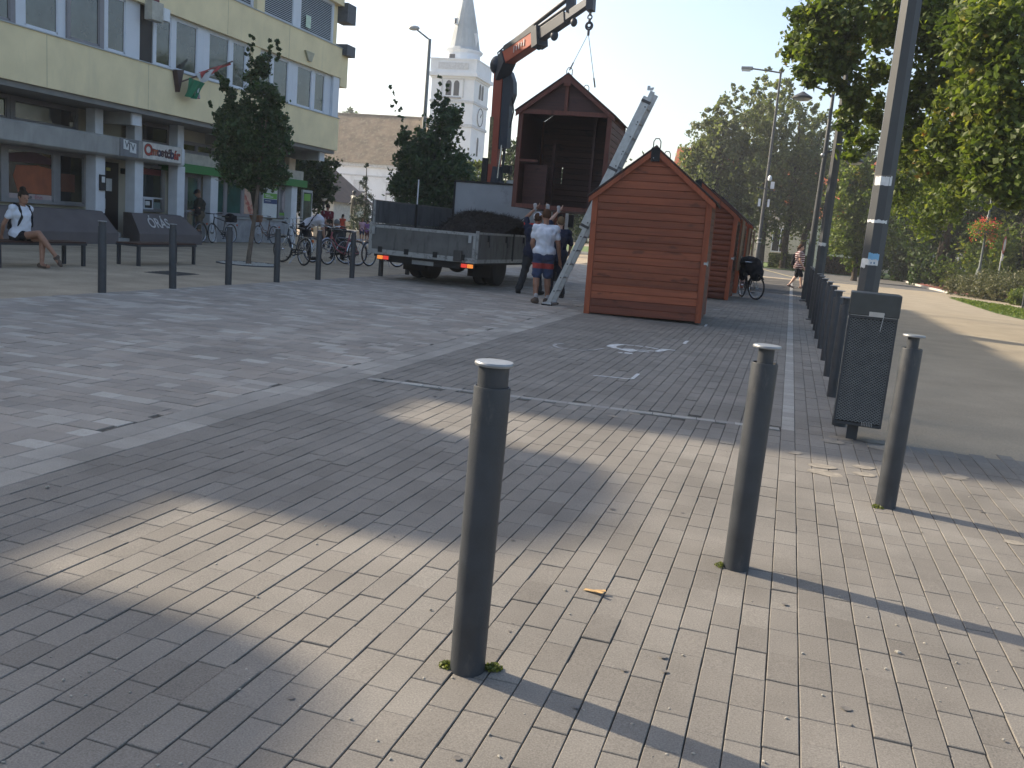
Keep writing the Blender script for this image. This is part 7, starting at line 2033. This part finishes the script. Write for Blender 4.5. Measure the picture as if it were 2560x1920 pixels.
def hedge(name, x0, y0, x1, y1, w, hh, lm, n, label):
    L = math.hypot(x1 - x0, y1 - y0)
    o = empty(name, (x0, y0, 0), math.atan2(y1 - y0, x1 - x0), label, 'hedge')
    MB().box(0.05, -w / 2 + .06, 0, L - .05, w / 2 - .06, hh - .06).build('core', mat('hedge_core', (0.02, 0.025, 0.01), 0.95), o)
    P_ = np.empty((n, 3)); f = NR.random(n)
    P_[:, 0] = NR.random(n) * L; P_[:, 1] = (NR.random(n) - .5) * w; P_[:, 2] = NR.random(n) * hh
    a_ = f < .35; P_[a_, 2] = hh + NR.normal(0, .02, a_.sum())
    b_ = (f >= .35) & (f < .8); P_[b_, 1] = -w / 2 + NR.normal(0, .025, b_.sum())
    c_ = f >= .8; P_[c_, 0] = np.where(NR.random(c_.sum()) < .5, 0, L) + NR.normal(0, .03, c_.sum())
    V, F, T = leaf_cloud([((0, 0, 0), (1e-4, 1e-4, 1e-4))], n, .05)
    V = V.reshape(-1, 4, 3) + P_[:, None, :]
    link('foliage', np_mesh('foliage', V.reshape(-1, 3), F, lm, tone=T), o)
    return o
hedge('hedge', -1.35, 72.5, 1.3, 70.2, .9, 1.05, L_HEDGE, 6000, 'clipped green hedge beyond the road left of the lamp posts')
hedge('hedge', 2.2, 69.0, 5.6, 70.6, .9, 1.15, L_HEDGE2, 6500, 'reddish brown clipped hedge right of the lamp posts')
hedge('hedge', 8.0, 70.0, 15.5, 64.0, 1.2, .75, L_DARK, 8000, 'low dark hedge along the verge behind the red path')
zf2 = lambda x, y, d: at(2160 + x * .2411, 400 + y * .2411, d)
for i, (x, y, d, r, hh, lab) in enumerate(((1060, 1300, 46, .85, 1.05, 'grey-green shrub at the left end of the bed'), (1230, 1310, 44.5, .95, 1.2, 'spreading grey-green shrub before the flower basket lamp'), (1400, 1300, 43.5, 1.0, 1.3, 'tall tangled shrub in the middle of the bed'), (1560, 1330, 42.5, 1.0, 1.25, 'tangled olive shrub towards the right edge'), (1640, 1440, 40.5, .55, .75, 'small bright green shrub in front at the right edge'), (1700, 1300, 43.5, 1.2, 1.4, 'shrub cut by the right edge of the picture'))):
    p = zf2(x, y, d)
    o = empty('shrub', (p.x, d, 0), 0, lab, 'shrub', 'shrubs in the planted bed')
    V, F, T = leaves([((0, 0, hh * .5), (r, r, hh * .5), 1), ((r * .5, 0, hh * .4), (r * .6, r * .6, hh * .45), .5), ((-r * .5, .1, hh * .4), (r * .6, r * .6, hh * .4), .5)], 3000, .062, shell=.35, aspect=.4)
    link('foliage', np_mesh('foliage', V, F, L_SHRUB if i != 4 else L_LIME, tone=T), o)
    MB().tube([(0, 0, -.03), (0.05, 0, hh * .6)], .03, 6).build('stem', BARK, o, True)
# background mass of park wood that closes the gaps
V, F, T = leaves([((x, 118 + R.gauss(0, 4), R.uniform(2, 7)), (6, 4, R.uniform(3, 6)), 1) for x in np.arange(-28, 75, 6)], 26000, .42, shell=.1)
tag(link('park_wood', np_mesh('park_wood', V, F, L_DARK, tone=T)), 'distant wood closing the view behind the park', 'wood', kind='stuff')
# grass blades on lawn strip and verge
def blades(name, poly, n, hgt, label):
    P2 = [(p.x, p.y) for p in poly]
    xs = [p[0] for p in P2]; ys = [p[1] for p in P2]
    V, F, T = [], [], []
    c = 0
    while c < n:
        x, y = R.uniform(min(xs), max(xs)), R.uniform(min(ys), max(ys))
        ins = False; j = len(P2) - 1
        for i in range(len(P2)):
            if (P2[i][1] > y) != (P2[j][1] > y) and x < (P2[j][0] - P2[i][0]) * (y - P2[i][1]) / (P2[j][1] - P2[i][1]) + P2[i][0]: ins = not ins
            j = i
        c += 1
        if not ins: continue
        a = R.random() * 6.28; w = .006; h_ = hgt * R.uniform(.5, 1.2)
        k = len(V)
        V += [(x - w * math.cos(a), y - w * math.sin(a), .004), (x + w * math.cos(a), y + w * math.sin(a), .004), (x + R.gauss(0, .02), y + R.gauss(0, .02), h_), (x + R.gauss(0, .02) - .002, y, h_)]
        F.append((k, k + 1, k + 2, k + 3)); T.append(R.random())
    tag(link(name, np_mesh(name, V, F, L_LIME, tone=T)), label, kind='stuff')
blades('grass', [zf(880, 1432), zf(1000, 1470), zf(1150, 1520), zf(1350, 1585), zf(1640, 1655), Vector((10.5, 33.5, 0)), Vector((12.5, 36, 0)), zf(1655, 1555), zf(1400, 1505), zf(1150, 1468), zf(1000, 1440)], 16000, .07, 'short grass of the lawn strip by the walkway')
# ------------------------------------------------------------ hazy air
hz = MB().box(-250, -70, -1.1, 250, 340, 36).build('haze', None)
hzm = bpy.data.materials.new('haze_air')
hzm.use_nodes = True
hzm.node_tree.nodes.clear()
_o = hzm.node_tree.nodes.new('ShaderNodeOutputMaterial')
_v = hzm.node_tree.nodes.new('ShaderNodeVolumePrincipled')
_v.inputs['Color'].default_value = (0.86, 0.90, 0.96, 1)
_v.inputs['Density'].default_value = 0.0008
_v.inputs['Anisotropy'].default_value = 0.35
hzm.node_tree.links.new(_v.outputs[0], _o.inputs['Volume'])
hz.data.materials.append(hzm)
hz['kind'] = 'stuff'
hz['label'] = 'thin bright haze in the air over the square'
